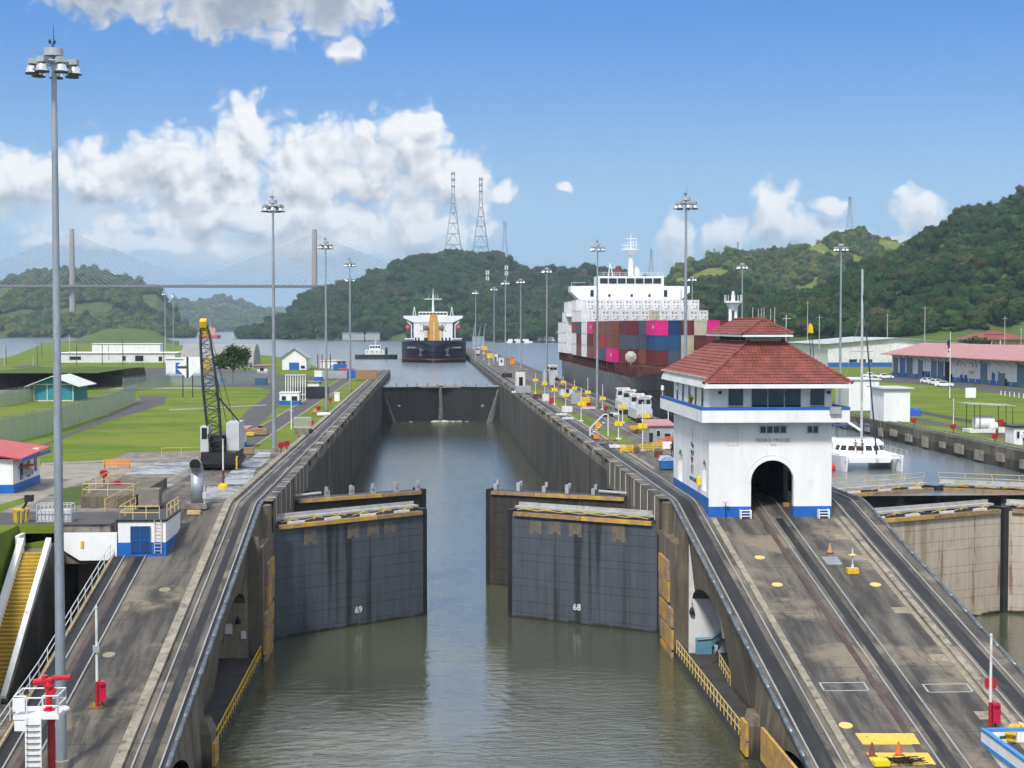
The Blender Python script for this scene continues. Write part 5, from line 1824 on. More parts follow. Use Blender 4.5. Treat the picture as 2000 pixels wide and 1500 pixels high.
# --- bulk carrier in the lake, bow on
BX = 2.4
BC = thing('bulk_carrier', 'dark blue bulk carrier seen bow-on beyond the far gate', 'ship', (BX, 754, 9.6))
o_ = (BX, 754, 9.6)
NAVY = mat('dark_navy_hull', (0.012, 0.016, 0.032), 0.45, var=0.2, scale=0.15)
ANTIF = mat('antifouling_red', (0.17, 0.03, 0.03), 0.7, var=0.2)
b = MB()
hull_loft(b, BX, 752, 945, 16.2, lambda t: 1.2 * max(0, 1 - t / 0.14), [9.0, 11.6, 14.0, 16.5, 19.2], 0.10, 0.13, 0.08)
b.build('hull', NAVY, BC, off=o_)
b = MB()
hull_loft(b, BX, 751.93, 945.1, 16.26, lambda t: 0, [9.0, 9.6, 10.2, 10.8, 11.4], 0.10, 0.13, 0.08)
b.build('boot_topping', ANTIF, BC, off=o_)
b = MB()
b.box(BX - 11.4, 905, 19, BX + 11.4, 925, 31.0)
hs_ = b.build('superstructure', SHIPW, BC, off=o_)
b = MB()
b.ext([(BX - 17.4, 904.5, 33.6), (BX + 17.4, 904.5, 33.6), (BX + 17.4, 904.5, 32.4), (BX + 11.5, 904.5, 29.6), (BX - 11.5, 904.5, 29.6), (BX - 17.4, 904.5, 32.4)], (0, 6, 0))
b.build('bridge_wings', SHIPW, BC, off=o_)
b = MB(); b.box(BX - 8.5, 905, 33.6, BX + 8.5, 914, 36.0); wh = b.build('wheelhouse', SHIPW, BC, off=o_)
for k in range(8):
    b = MB(); b.box(BX - 8.1 + 2.05 * k, 904.85, 34.2, BX - 6.4 + 2.05 * k, 904.95, 35.3); b.build('pane', GLASS, wh, off=o_)
for zz in (27.8, 24.4):
    for x in (-7.2, -5.8, 5.8, 7.2):
        b = MB(); b.box(BX + x - 0.3, 904.9, zz, BX + x + 0.3, 904.98, zz + 0.7); b.build('window', GLASS, hs_, off=o_)
b = MB()
b.cyl((BX, 908, 36), (BX, 908, 46), 0.7, 0.4, 8)
b.box(BX - 5, 907.5, 43.2, BX + 5, 908.5, 43.7)
b.cyl((BX, 908, 46), (BX, 908, 49.5), 0.25, 0.12, 6)
for x in (-2.5, 1.2, 2.8):
    b.cyl((BX + x, 908, 43.7), (BX + x, 908, 46.2), 0.12, 0.08, 5)
b.build('radar_mast', SHIPW, BC, off=o_)
for x in (-11, 11):
    b = MB()
    b.cyl((BX + x - 0.8, 905, 33.6), (BX + x, 905, 39.0), 0.25, 0.2, 6)
    b.cyl((BX + x + 0.8, 905, 33.6), (BX + x, 905, 39.0), 0.25, 0.2, 6)
    b.build('signal_gantry', SHIPW, BC, off=o_)
CRY = mat('crane_ochre', (0.55, 0.30, 0.05), 0.5, var=0.12)
b = MB()
b.box(BX - 3.0, 800, 19.2, BX + 3.0, 805, 27)
b.ext([(BX - 3, 800, 27), (BX + 3, 800, 27), (BX + 1.7, 800, 33.6), (BX - 1.7, 800, 33.6)], (0, 5, 0))
b.build('crane_house', CRY, BC, off=o_)
b = MB()
b.cyl((BX + 0.4, 799.6, 20), (BX + 0.3, 799.7, 29.5), 0.55, 0.5, 8)
for s in (-1, 1):
    b.cyl((BX + s * 3.9, 799, 19.5), (BX + s * 3.9, 799, 25.2), 0.9, 0.8, 8)
b.build('crane_jib', mat('crane_cream', (0.6, 0.5, 0.36), 0.5), BC, off=o_)
b = MB()
for s in (-1, 1):
    b.ball((BX + s * 4.1, 799, 26.6), (1.6, 1.2, 1.6), 8, 5)
b.build('grab', mat('grab_brown', (0.2, 0.15, 0.11), 0.6), BC, off=o_)
for s in (-1, 1):
    b = MB()
    b.ball((BX + s * 14.4, 880, 26.5), (1.4, 3.0, 1.9), 10, 6)
    b.build('lifeboat', mat('lifeboat_red', (0.42, 0.06, 0.06), 0.5), BC, off=o_)
    b = MB()
    b.tube([(BX + s * 12.4, 878, 20), (BX + s * 12.4, 878, 28), (BX + s * 14.8, 878, 30.2)], 0.3, 6)
    b.box(BX + s * 13.5 - 2.8, 878, 20.0, BX + s * 13.5 + 2.8, 882, 20.6)
    b.build('davit', SHIPW, BC, off=o_)
    b = MB()
    b.box(BX + s * 6.3 - 1.0, 754.3 + 1.4, 15.2, BX + s * 6.3 + 1.0, 758.5, 17.6)
    b.cyl((BX + s * 6.6, 755.6, 13.6), (BX + s * 6.6, 755.6, 16.6), 0.35, 0.35, 6)
    b.ext([(BX + s * 6.6 - 1.3, 755.3, 13.2), (BX + s * 6.6, 755.3, 12.6), (BX + s * 6.6 + 1.3, 755.3, 13.2), (BX + s * 6.6, 755.3, 13.7)], (0, 0.5, 0))
    b.build('anchor', mat('anchor_grey', (0.1, 0.1, 0.11), 0.6), BC, off=o_)
for x in (-9, -7.5, -4.5, -3.6, 4.2, 6.0, 7.8):
    b = MB(); b.cyl((BX + x, 762, 20.2), (BX + x, 762, 21.8), 0.5, 0.4, 8); b.build('mooring_winch', DARK, BC, off=o_)
text('ship_name', 'APJ SHALIN', 1.15, mat('ship_name_white', (0.6, 0.6, 0.6), 0.6), BC, (10.6, 3.6, 7.3), (math.pi / 2, 0, R(18)), 0.02)
text('ship_name', 'APJ SHALIN', 1.15, MATS['ship_name_white'], BC, (-10.4, 3.6, 7.3), (math.pi / 2, 0, R(-18)), 0.02)

# --- tug alongside
g = atZ(735, 701, 9.6)
TG = thing('tugboat', 'black-hulled tugboat with white deckhouse left of the bulk carrier', 'boat', (g.x, g.y, 9.6))
b = MB()
n = 14
def tug(u, v):
    x = -11.5 + 23 * u
    w = 3.8 * (1 - abs(2 * u - 1) ** 4) ** 0.5
    a = (v - 0.5) * 2
    return (x, a * w, 2.6 + 0.9 * abs(2 * u - 1) ** 2 if abs(a) > 0.99 else 2.2)
pts_t = [(-11.5, -1.8), (-11.5, 1.8), (-9, 3.8), (7, 3.8), (10, 2.4), (11.5, 0), (10, -2.4), (7, -3.8), (-9, -3.8)]
b.ext([(x, y, -0.5) for x, y in pts_t], (0, 0, 2.9))
b.build('hull', DARK, TG)
b = MB(); b.box(-6, -2.6, 2.4, 4.5, 2.6, 5.0); d = b.build('deckhouse', WHITE2, TG)
for k in range(4):
    b = MB(); b.cyl((-4.8 + 2.6 * k, -2.63, 3.9), (-4.8 + 2.6 * k, -2.6, 3.9), 0.35, 0.35, 10); b.build('porthole', GLASS, d)
b = MB(); b.box(-3.6, -2.2, 5.0, 2.4, 2.2, 7.6); w_ = b.build('wheelhouse', WHITE, TG)
for k in range(4):
    b = MB(); b.box(-3.3 + 1.45 * k, -2.25, 5.9, -2.2 + 1.45 * k, -2.19, 7.1); b.build('pane', GLASS, w_)
b = MB(); b.cyl((-0.5, 0, 7.6), (-0.5, 0, 12), 0.2, 0.1, 6); b.cyl((-1.7, 0, 9.6), (0.7, 0, 9.6), 0.1, 0.1, 5); b.build('mast', LGREY, TG)
b = MB(); b.cyl((5.5, 1.2, 2.4), (5.5, 1.2, 6.2), 0.6, 0.6, 8); b.cyl((5.5, -1.2, 2.4), (5.5, -1.2, 6.2), 0.6, 0.6, 8); b.build('funnel', DARK, TG)
b = MB()
for k in range(9):
    b.cyl((-9 + 2.1 * k, -3.95, 1.4), (-9 + 2.1 * k, -3.75, 1.4), 0.55, 0.55, 8)
b.build('tyre_fender', BLACK, TG)

# --- small red freighter far behind the crane head
g = atZ(406, 655, 9.6)
g = atY(406, 650, 2300)
FR = thing('freighter', 'tiny red freighter with buff deckhouse beyond the crane head', 'ship', (g.x, 2300, 9.6))
b = MB(); b.ext([(-22, 0, 0), (22, 0, 0), (24, 0, 8), (-24, 0, 8)], (0, 60, 0)); b.build('hull', mat('freighter_red', (0.4, 0.06, 0.06), 0.6), FR)
b = MB(); b.box(-13, 40, 8, 13, 55, 26); b.build('deckhouse', mat('freighter_buff', (0.5, 0.32, 0.22), 0.6), FR)
b = MB(); b.cyl((0, 45, 26), (0, 45, 38), 0.6, 0.4, 6); b.build('mast', WHITE, FR)
FR.scale = (0.6, 0.6, 0.6)

# --- catamaran in the right chamber
g = atY(1704, 926, 184)
CT = thing('catamaran', 'white sailing catamaran heading out of the right chamber', 'sailboat', (g.x, 183.0, 9.6))
GEL = mat('white_gelcoat', (0.78, 0.79, 0.8), 0.25, var=0.03, coat=0.3)
for s in (-1, 1):
    b = MB()
    st = [(0.0, 0.12, 1.95), (1.2, 0.55, 1.9), (3.5, 0.85, 1.8), (8, 0.95, 1.65), (12.5, 0.9, 1.3)]
    v, f = [], []
    for (y, w, zt) in st:
        v += [(s * 3.4 - w * 0.35, y + 0.25, -0.3), (s * 3.4 + w * 0.35, y + 0.25, -0.3), (s * 3.4 + w, y, zt), (s * 3.4 - w, y, zt)]
    for k in range(len(st) - 1):
        for j in range(4):
            a, c = 4 * k + j, 4 * k + (j + 1) % 4
            f.append((a, c, c + 4, a + 4))
    f += [(3, 2, 1, 0), (16, 17, 18, 19)]
    b.add(v, f)
    hl = b.build('hull', GEL, CT)
    b = MB()
    b.cyl((s * 3.4, 0.6, 1.2), (s * 3.4 - 0.1, 0.35, 1.2), 0.14, 0.14, 10)
    b.build('porthole', GLASS, hl)
b = MB()
b.ext([(-3.4, 2.2, 1.65), (3.4, 2.2, 1.65), (3.6, 3.2, 1.95), (-3.6, 3.2, 1.95)], (0, 9.0, 0))
b.ext([(-2.6, 2.4, 0.9), (2.6, 2.4, 0.9), (3.0, 2.4, 1.7), (-3.0, 2.4, 1.7)], (0, 9, 0))
b.box(-3.3, 0.5, 1.55, 3.3, 0.75, 1.8)
b.build('bridge_deck', GEL, CT)
b = MB()
def cabin(u, v):
    a = math.pi * (0.0 + 1.0 * u)
    r = 1 - 0.14 * v
    return (3.3 * r * math.cos(a), 7.2 - 2.9 * r * math.sin(a), 1.9 + 1.15 * v)
b.grid(cabin, 20, 2)
b.add([(3.3 * 0.86 * math.cos(math.pi * k / 20), 7.2 - 2.9 * 0.86 * math.sin(math.pi * k / 20), 3.05) for k in range(21)] + [(-2.8, 11.0, 3.05), (2.8, 11.0, 3.05)], [tuple(range(23))])
b.box(-3.2, 7.2, 1.9, 3.2, 11, 3.04)
b.build('cabin', GEL, CT)
for k in range(8):
    a0, a1 = math.pi * (0.06 + 0.113 * k), math.pi * (0.06 + 0.113 * k + 0.085)
    b = MB()
    q = []
    for (a, v) in ((a0, 0.28), (a1, 0.28), (a1, 0.8), (a0, 0.8)):
        r = (1 - 0.14 * v) * 1.012
        q.append((3.3 * r * math.cos(a), 7.2 - 2.9 * r * math.sin(a), 1.9 + 1.15 * v))
    b.add(q, [(0, 1, 2, 3)])
    b.build('cabin_window', GLASS, CT)
b = MB(); b.ext([(-2.9, 6.4, 3.05), (2.9, 6.4, 3.05), (2.5, 6.9, 3.5), (-2.5, 6.9, 3.5)], (0, 4.0, 0)); b.build('flybridge', GEL, CT)
b = MB(); b.cyl((0.15, 6.4, 3.3), (0.15, 6.6, 24.8), 0.17, 0.13, 10); b.build('mast', mat('mast_alloy', (0.55, 0.57, 0.58), 0.35, 0.4), CT)
b = MB(); b.cyl((0.15, 6.6, 4.6), (-3.4, 11.6, 7.4), 0.16, 0.16, 8); b.build('boom', GEL, CT)
b = MB(); b.cyl((0.6, 1.4, 2.0), (0.2, 6.4, 21.5), 0.11, 0.07, 8); b.build('furled_jib', mat('navy_sail_cover', (0.02, 0.025, 0.05), 0.8), CT)
b = MB()
for (x, y) in ((-3.6, 8), (3.6, 8)):
    b.cyl((x, y, 1.9), (0.15, 6.6, 20), 0.02, 0.02, 4)
b.cyl((-1.3, 6.6, 14.5), (1.6, 6.6, 14.5), 0.05, 0.05, 5)
b.build('rigging', GREY, CT)
b = MB()
for s in (-1, 1):
    for k in range(5):
        b.cyl((s * 4.1, 0.6 + 2.2 * k, 1.8), (s * 4.1, 0.6 + 2.2 * k, 2.55), 0.02, 0.02, 4)
    b.tube([(s * 4.1, 0.6, 2.55), (s * 4.1, 9.4, 2.5)], 0.018, 4)
b.build('lifeline', LGREY, CT)
b = MB(); b.box(-2.4, 8.8, 4.9, 2.2, 11.8, 5.05); b.cyl((-2.3, 9, 3.4), (-2.3, 9, 4.9), 0.04, 0.04, 5); b.cyl((2.1, 9, 3.4), (2.1, 9, 4.9), 0.04, 0.04, 5); b.build('bimini', mat('blue_canvas', (0.02, 0.05, 0.12), 0.8), CT)
b = MB(); b.ball((-4.75, 1.8, 0.35), (0.42, 0.42, 0.5), 10, 6)
b.build('fender', mat('red_fender', (0.6, 0.02, 0.04), 0.4), CT)
# ------------------------------------------------------------------ light masts
def mast_proto(H, r0=0.27):
    t = thing('light_mast', 'mast', 'light mast', (0, 0, 0))
    b = MB(); b.cyl((0, 0, 0), (0, 0, H), r0, r0 * 0.48, 12, caps=False); b.build('pole', GALV, t, smooth=True)
    b = MB(); b.lathe([(0.42, 0), (0.42, 0.5), (r0 + 0.02, 0.55)], n=12); b.build('base', CONC, t)
    b = MB(); b.cyl((0, 0, H + 0.35), (0, 0, H + 0.75), 0.52, 0.5, 16); b.cyl((0, 0, H - 0.1), (0, 0, H + 0.36), 0.12, 0.12, 8); b.build('cap', GREY, t)
    b = MB()
    n = 24
    b.tube([(0.85 * math.cos(2 * math.pi * k / n), 0.85 * math.sin(2 * math.pi * k / n), H) for k in range(n + 1)], 0.06, 5)
    for k in range(4):
        a = math.pi * k / 4
        b.cyl((-0.85 * math.cos(a), -0.85 * math.sin(a), H), (0.85 * math.cos(a), 0.85 * math.sin(a), H), 0.045, 0.045, 4)
    b.build('lamp_ring', GREY, t)
    for k in range(7):
        a = 2 * math.pi * k / 7 + 0.3
        c, s = math.cos(a), math.sin(a)
        b = MB()
        b.cbox((1.05 * c, 1.05 * s, H + 0.02), (0.5, 0.42, 0.3), a)
        lm = b.build('lamp', GREY, t)
        b = MB(); b.lathe([(0.12, -0.12), (0.27, -0.3), (0.34, -0.58), (0.34, -0.6)], (1.12 * c, 1.12 * s, H), 12); b.build('reflector', SILVER, lm, smooth=True)
        b = MB(); b.lathe([(0.37, -0.66), (0.37, -0.6)], (1.12 * c, 1.12 * s, H), 12); b.build('rim', DARK, lm)
    b = MB(); b.cyl((0, 0, H + 0.75), (0, 0, H + 2.0), 0.025, 0.012, 5); b.build('lightning_rod', DARK, t)
    b = MB()
    b.cyl((-0.08, 0, H + 0.7), (-0.08, 0, H + 1.05), 0.03, 0.03, 5)
    for s in (-1, 1):
        b.ball((-0.08 + s * 0.12, 0, H + 1.12), (0.08, 0.08, 0.13), 8, 5)
    b.build('beacon', DARK, t)
    return t
ZTOP = 41.6
mast30 = mast_proto(ZTOP - 12.2)
ml = [(533, 405, 'light mast on the left lawn beside the grey path, left of the crane tracks'), (636, 480, 'light mast on the left bank, second from the crane'), (683, 516, 'taller-looking light mast of the far pair beside the tugboat'), (684, 546, 'farther light mast of the pair beside the tugboat'),
      (1340, 396, 'light mast rising behind the red roof of the control house'), (1167, 483, 'light mast before the left bridge wing of the container ship'), (1068, 528, 'light mast left of the container ship stern'), (1017, 549, 'light mast second left of the container ship'),
      (987, 552, 'light mast third left of the container ship'), (965, 564, 'light mast fourth left of the container ship'), (929, 571, 'farthest light mast near the grey hut at the end of the centre wall'),
      (1643, 482, 'light mast right of the control house roof'), (1450, 519, 'light mast above the small upper roof of the control house'), (1352, 544, 'light mast at the right bridge wing of the container ship'),
      (322, 574, 'far light mast beyond the white buildings, left one of two'), (338, 577, 'far light mast beyond the white buildings, right one of two')]
for i, (px, py, lab) in enumerate(ml):
    Y = 3000 * (ZTOP - 27.2) / (638 - py)
    p = atY(px, py, Y)
    o = mast30 if i == 0 else copy_tree(mast30)
    o.location = (p.x, Y, 12.15)
    tag(o, lab, 'light mast', 'tall light masts')
nm = mast_proto(38.2, 0.30)
nm.name = 'light_mast'
p = atY(92, 108, 84)
nm.location = (p.x + 0.35, 84, h(84))
nm.rotation_euler = (0, 0, 0.5)
tag(nm, 'nearest light mast rising the full height of the picture at left', 'light mast', 'tall light masts')

# ------------------------------------------------------------------ ground patches
def patch(name, pxs, m, z, kind=True):
    b = MB()
    v = [atZ(x, y, z) for x, y in pxs]
    b.add(v, [tuple(range(len(v)))])
    o = b.build(name, m)
    return struct(o) if kind else o
def wpatch(name, x0, y0, x1, y1, m, z):
    b = MB(); b.quad((x0, y0, z), (x1, y0, z), (x1, y1, z), (x0, y1, z))
    return struct(b.build(name, m))
wpatch('yard', -60, 118.2, -24.4, 165, ASPH, 12.136)
wpatch('yard', -36, 126, -24.35, 186, CONC, 12.142)
wpatch('yard', -24.34, 182.1, -17.2, 190, CONC, 12.142)
b = MB(); b.box(-34, 118.37, 9.75, -24.36, 126.4, 12.132); struct(b.build('yard_slab', CONC))
patch('gravel_strip', [(80, 908), (240, 903), (330, 905), (300, 915), (200, 930), (120, 955), (60, 985), (0, 1000), (0, 960), (60, 940)], GRAVEL, 12.146)
patch('kerb_strip', [(80, 904), (330, 893), (330, 897), (80, 908)], CURB, 12.150)
patch('grass_verge', [(0, 985), (60, 968), (60, 978), (0, 1000)], GRASS, 12.154)
patch('grass_verge', [(120, 955), (175, 945), (160, 985), (125, 990)], ROUGHG, 12.155)
wpatch('track_bed', -25.4, 186, -22.0, 520, ASPH, 12.138)
for x in (-25.5, -22.0):
    wpatch('track_kerb', x - 0.18, 150, x + 0.18, 520, CURB, 12.16)
wpatch('track_bed', -30, 500, -17.2, 533, ASPH, 12.139)
patch('path', [(0, 905), (70, 874), (180, 825), (245, 796), (275, 780), (270, 773), (300, 772), (326, 776), (322, 788), (280, 803), (215, 820), (110, 862), (60, 884), (0, 925)], ASPH, 12.137)
patch('path', [(440, 850), (485, 800), (520, 775), (530, 762), (505, 757), (440, 756), (380, 757), (380, 748), (500, 745), (560, 752), (600, 748), (560, 780), (500, 835), (470, 870)], ASPH, 12.137)
patch('kerb_strip', [(330, 799), (520, 790), (520, 792), (330, 802)], CURB, 12.144)
patch('road', [(-60, 765), (60, 756), (250, 757), (420, 756), (420, 759), (250, 760), (60, 762), (-60, 775)], GRAVEL, 12.137)
patch('road', [(200, 722), (400, 715), (520, 725), (560, 735), (640, 735), (690, 722), (690, 740), (560, 745), (380, 745), (200, 735)], ASPH, 12.136)
patch('car_park', [(20, 718), (60, 712), (96, 718), (60, 724)], ASPH, 12.137)
# pale wet slabs of the crane yard
for k, q in enumerate([[(242, 926), (285, 908), (370, 908), (355, 926)], [(300, 905), (372, 903), (380, 912), (330, 918)], [(255, 960), (290, 945), (352, 945), (320, 962)], [(243, 985), (262, 965), (318, 965), (290, 985)],
                       [(396, 974), (405, 950), (470, 950), (459, 974)], [(430, 946), (455, 915), (500, 915), (488, 946)], [(460, 912), (490, 895), (528, 895), (508, 912)], [(492, 893), (505, 883), (530, 883), (526, 893)]]):
    patch('pale_slab', q, WETC, 12.2035 if k > 3 else 12.149)

# ------------------------------------------------------------------ sunken yard on the far left with the yellow stairs
b = MB()
b.ext([(-28.6, 103.4, 1.5), (-28.6, 103.4, 2.2), (-28.6, 116.4, 10.8), (-28.6, 126, 10.8), (-28.6, 126, 1.5)], (0.42, 0, 0))
tag(b.build('retaining_wall', WALLW), 'black-stained flank wall under the yellow stairs', 'wall')
b = MB(); b.quad((-28.2, 124.5, 2), (-24.4, 124.5, 2), (-24.4, 124.5, 9.6), (-28.2, 124.5, 9.6))
b.box(-28.2, 124.6, 1.5, -24.4, 125.2, 12.0)
tag(b.build('back_wall', WALLT), 'tan concrete wall in the opening below the white bridge wall', 'wall')
ws = thing('bridge_wall', 'white parapet wall spanning the dark opening left of the blue hut', 'wall', (-26.4, 118, 9.5))
b = MB()
b.ext([(-31.5, 118, 11.5), (-23.8, 118, 11.5), (-23.8, 118, 9.4), (-26.6, 118, 9.4), (-28.0, 118, 10.3), (-29.0, 118, 11.0), (-31.5, 118, 10.6)], (0, 0.35, 0))
b.build('parapet', WHITE, ws, off=(-26.4, 118, 9.5))
b = MB(); b.box(-28.2, 118.4, 9.1, -24.4, 125, 9.7); b.build('slab', WALLB, ws, off=(-26.4, 118, 9.5))
b = MB(); b.box(-26.5, 117.9, 10.4, -26.3, 117.99, 10.9); b.build('lamp', YELLOW, ws, off=(-26.4, 118, 9.5))
stt = thing('stairs', 'yellow-edged concrete stairs between white parapets at the left edge', 'stairs', (-29.4, 117, 10.3))
so = (-29.4, 117, 10.3)
YSTEP = mat('yellow_step', (0.5, 0.33, 0.03), 0.7, var=0.15, c2=(0.3, 0.22, 0.08), cov=(0.5, 0.7), scale=2)
for k in range(38):
    b = MB()
    y, z = 116.0 - 0.32 * k, 10.35 - 0.225 * k
    b.box(-30.3, y - 0.34, z - 0.45, -28.75, y, z)
    o = b.build('step', YSTEP, stt, off=so)
    b = MB(); b.box(-30.28, y - 0.36, z - 0.24, -28.77, y - 0.342, z - 0.05); b.build('riser', mat('shaded_yellow_riser', (0.3, 0.19, 0.03), 0.8), o, off=so)  # shade put into the riser colour, darker yellow so the steps read apart
b = MB(); b.box(-30.4, 116.0, 9.6, -28.7, 118, 10.35); b.build('landing', CONC, stt, off=so)
for (x, w) in ((-28.7, 0.4), (-30.75, 0.45)):
    b = MB()
    b.ext([(x, 116.3, 8.8), (x, 103.6, 0.6), (x, 103.6, 2.5), (x, 116.3, 11.4)], (w, 0, 0))
    b.build('parapet', WHITE2 if x > -29 else WHITE, stt, off=so)
b = MB(); b.ext([(-30.95, 118, 10.6), (-30.95, 116.2, 10.6), (-30.95, 116.2, 11.55), (-30.95, 118, 11.55)], (0.3, 0, 0)); b.build('landing_wall', WHITE, stt, off=so)
railing('railing', 'grey pipe railing along the left edge of the left ramp', 'railing', [(-24.2, 117.6, h(117.6)), (-24.2, 96, h(96)), (-24.2, 76, 2.6)], LGREY, hh=1.0, step=2.2)
b = MB(); b.tube([(-24.05, y, h(y) + 0.12) for y in range(70, 119, 4)], 0.1, 6)
tag(b.build('beige_pipe', mat('beige_pipe', (0.45, 0.34, 0.2), 0.6)), 'beige pipe lying along the foot of the left ramp railing', 'pipe')

# ------------------------------------------------------------------ blue and white hut on the left ramp
ho = (-21.8, 118, h(118))
hh_ = thing('ramp_hut', 'flat-roofed white and blue hut sunk in the left ramp with roof railing', 'hut', ho)
b = MB(); b.box(-23.7, 118, 8.5, -20.1, 124.8, 12.35); b.build('wall', WHITE, hh_, off=ho)
b = MB(); b.box(-23.74, 117.97, 8.5, -20.06, 124.83, 10.75); b.build('blue_base', BLUE, hh_, off=ho)
b = MB(); b.box(-23.8, 117.9, 12.35, -20.0, 124.9, 12.5); b.build('roof', DARK, hh_, off=ho)
b = MB(); b.box(-22.75, 117.9, 9.95, -21.25, 117.96, 12.0); dd = b.build('door', mat('navy_door', (0.01, 0.05, 0.16), 0.5), hh_, off=ho)
b = MB()
for x in (-22.75, -22.0, -21.3):
    b.box(x, 117.86, 9.95, x + 0.05, 117.9, 12.0)
b.box(-22.7, 117.86, 10.9, -21.25, 117.9, 10.96)
b.build('door_bars', BLUE, dd, off=ho)
b = MB()
for x in (-20.95, -20.45):
    b.box(x, 117.82, 9.9, x + 0.05, 117.88, 12.5)
for k in range(9):
    b.box(-20.9, 117.83, 10.1 + 0.27 * k, -20.45, 117.87, 10.14 + 0.27 * k)
b.build('ladder', mat('pink_ladder', (0.6, 0.5, 0.46), 0.6), hh_, off=ho)
b = MB()
for a, c in (((-23.6, 118.2), (-20.6, 118.2)), ((-23.6, 118.2), (-23.6, 124.6)), ((-20.2, 119.2), (-20.2, 124.6))):
    for z in (13.0, 13.5):
        b.cyl((a[0], a[1], z), (c[0], c[1], z), 0.04, 0.04, 5)
    for k in range(4):
        x, y = a[0] + (c[0] - a[0]) * k / 3, a[1] + (c[1] - a[1]) * k / 3
        b.cyl((x, y, 12.5), (x, y, 13.5), 0.04, 0.04, 5)
b.build('roof_railing', PALEY, hh_, off=ho)

# vent pipe with elbow
g = G(385, 992)
t = thing('vent_pipe', 'fat grey ventilation pipe with elbow beside the left ramp hut', 'pipe', (g.x, g.y, g.z))
b = MB()
ww = 0.52
b.cyl((0, 0, 0.3), (0, 0, 3.0), ww, ww, 16)
pts = [(0, -0.9 * (1 - math.cos(a)), 3.0 + 0.75 * math.sin(a)) for a in [math.pi / 2 * k / 6 for k in range(7)]]
for a_, c_ in zip(pts[:-1], pts[1:]):
    b.cyl(a_, c_, ww, ww, 16)
b.build('duct', GALV, t, smooth=True)
b = MB(); b.cyl((0, -0.93, 3.74), (0, -0.935, 3.74), ww * 0.9, ww * 0.9, 16); b.build('mouth', BLACK, t)
b = MB(); b.box(-0.9, -0.9, 0, 0.9, 0.9, 0.45); b.build('plinth', CONC, t)
b = MB(); b.cyl((0.75, -0.9, 0.4), (0.75, -0.9, 2.0), 0.05, 0.05, 5); b.box(0.6, -1.0, 0.9, 0.9, -0.8, 1.4); b.build('conduit', LGREY, t)
b = MB(); b.box(-0.55, -0.3, 0, 0.55, 0.3, 0.32)
t = tag(b.build('concrete_block', mat('buff_block', (0.5, 0.36, 0.2), 0.8)), 'buff block in front of the fat ventilation pipe', 'block')
t.location = G(379, 1004)

# ------------------------------------------------------------------ crawler-style rail crane
cy = 160.0
g = atZ(424, 918)
t = thing('rail_crane', 'black lattice-boom rail crane with grey cab on the left bank', 'crane', (g.x, g.y, 12.16))
YC = g.y
k_ = g.y / 3000.0
def cp(px, py, dy=0.0):
    q = atY(px, py, g.y + dy)
    return Vector((q.x - g.x, dy, q.z - 12.16))
b = MB(); b.box(-1.6, -0.6, 0.35, 2.0, 6.5, 1.9); b.box(-1.9, -0.9, 0.7, 2.2, 6.8, 1.1); b.build('chassis', DARK, t)
for s in (-1.2, 1.6):
    for y in (0.4, 2.4, 4.4, 5.9):
        b = MB(); b.cyl((s - 0.15, y, 0.4), (s + 0.15, y, 0.4), 0.4, 0.4, 12); b.build('wheel', DARK, t)
b = MB()
for x in (-1.9, 2.2):
    b.tube([(x, -0.8, 0.2), (x, -1.3, 0.3), (x, -1.3, 1.4), (x, -0.8, 1.5)], 0.09, 5)
b.build('buffer_frame', YELLOW, t)
b = MB(); b.box(-1.75, 0.2, 1.95, -0.9, 2.4, 4.6); cb = b.build('cab', LGREY, t)
b = MB(); b.box(-1.6, 0.15, 3.3, -1.05, 0.21, 4.45); b.build('pane', GLASS, cb)
b = MB(); b.box(0.75, 1.6, 1.95, 2.1, 6.2, 4.9); b.build('engine_house', LGREY, t)
b = MB(); b.box(-0.85, 1.2, 1.95, 0.7, 5.0, 3.6); b.cyl((-0.8, 1.6, 3.0), (0.7, 1.6, 3.0), 0.5, 0.5, 10); b.build('winch', DARK, t)
# boom
p0, p1 = Vector((-0.1, 0.2, 2.0)), cp(399, 640, 5.5)
ax_ = (p1 - p0).normalized()
sx_ = Vector((1, 0, 0)); sx_ = (sx_ - ax_ * sx_.dot(ax_)).normalized(); sy_ = ax_.cross(sx_)
Lb = (p1 - p0).length
def bw(tt): return 0.35 + 0.45 * math.sin(math.pi * min(1, max(0.06, tt))) ** 0.5 * (1 - 0.35 * tt)
for a_ in (-1, 1):
    for c_ in (-1, 1):
        b = MB(); b.tube([p0 + ax_ * (Lb * q / 8) + (sx_ * a_ + sy_ * c_) * bw(q / 8) for q in range(9)], 0.085, 5); b.build('boom_chord', DARK, t)
b = MB()
nb_ = 16
for q in range(nb_):
    z0, z1 = q / nb_, (q + 1) / nb_
    A, Bq = p0 + ax_ * (Lb * z0), p0 + ax_ * (Lb * z1)
    w0, w1 = bw(z0), bw(z1)
    for s in (-1, 1):
        b.cyl(A + sx_ * w0 * (1 if q % 2 else -1) + sy_ * s * w0, Bq + sx_ * w1 * (-1 if q % 2 else 1) + sy_ * s * w1, 0.045, 0.045, 4)
        b.cyl(A + sy_ * w0 * (1 if q % 2 else -1) + sx_ * s * w0, Bq + sy_ * w1 * (-1 if q % 2 else 1) + sx_ * s * w1, 0.045, 0.045, 4)
        b.cyl(A - sx_ * w0 + sy_ * s * w0, A + sx_ * w0 + sy_ * s * w0, 0.04, 0.04, 4)
b.build('boom_lacing', DARK, t)
b = MB()
hd = p1
b.cbox(hd + Vector((0.1, 0, -0.4)), (0.7, 0.6, 1.1), 0, 0); b.cbox(hd + Vector((-0.05, -0.3, 0.5)), (0.7, 0.9, 0.7), 0, 0.4)
b.build('boom_head', mat('crane_yellow', (0.72, 0.45, 0.01), 0.4), t)
b = MB()
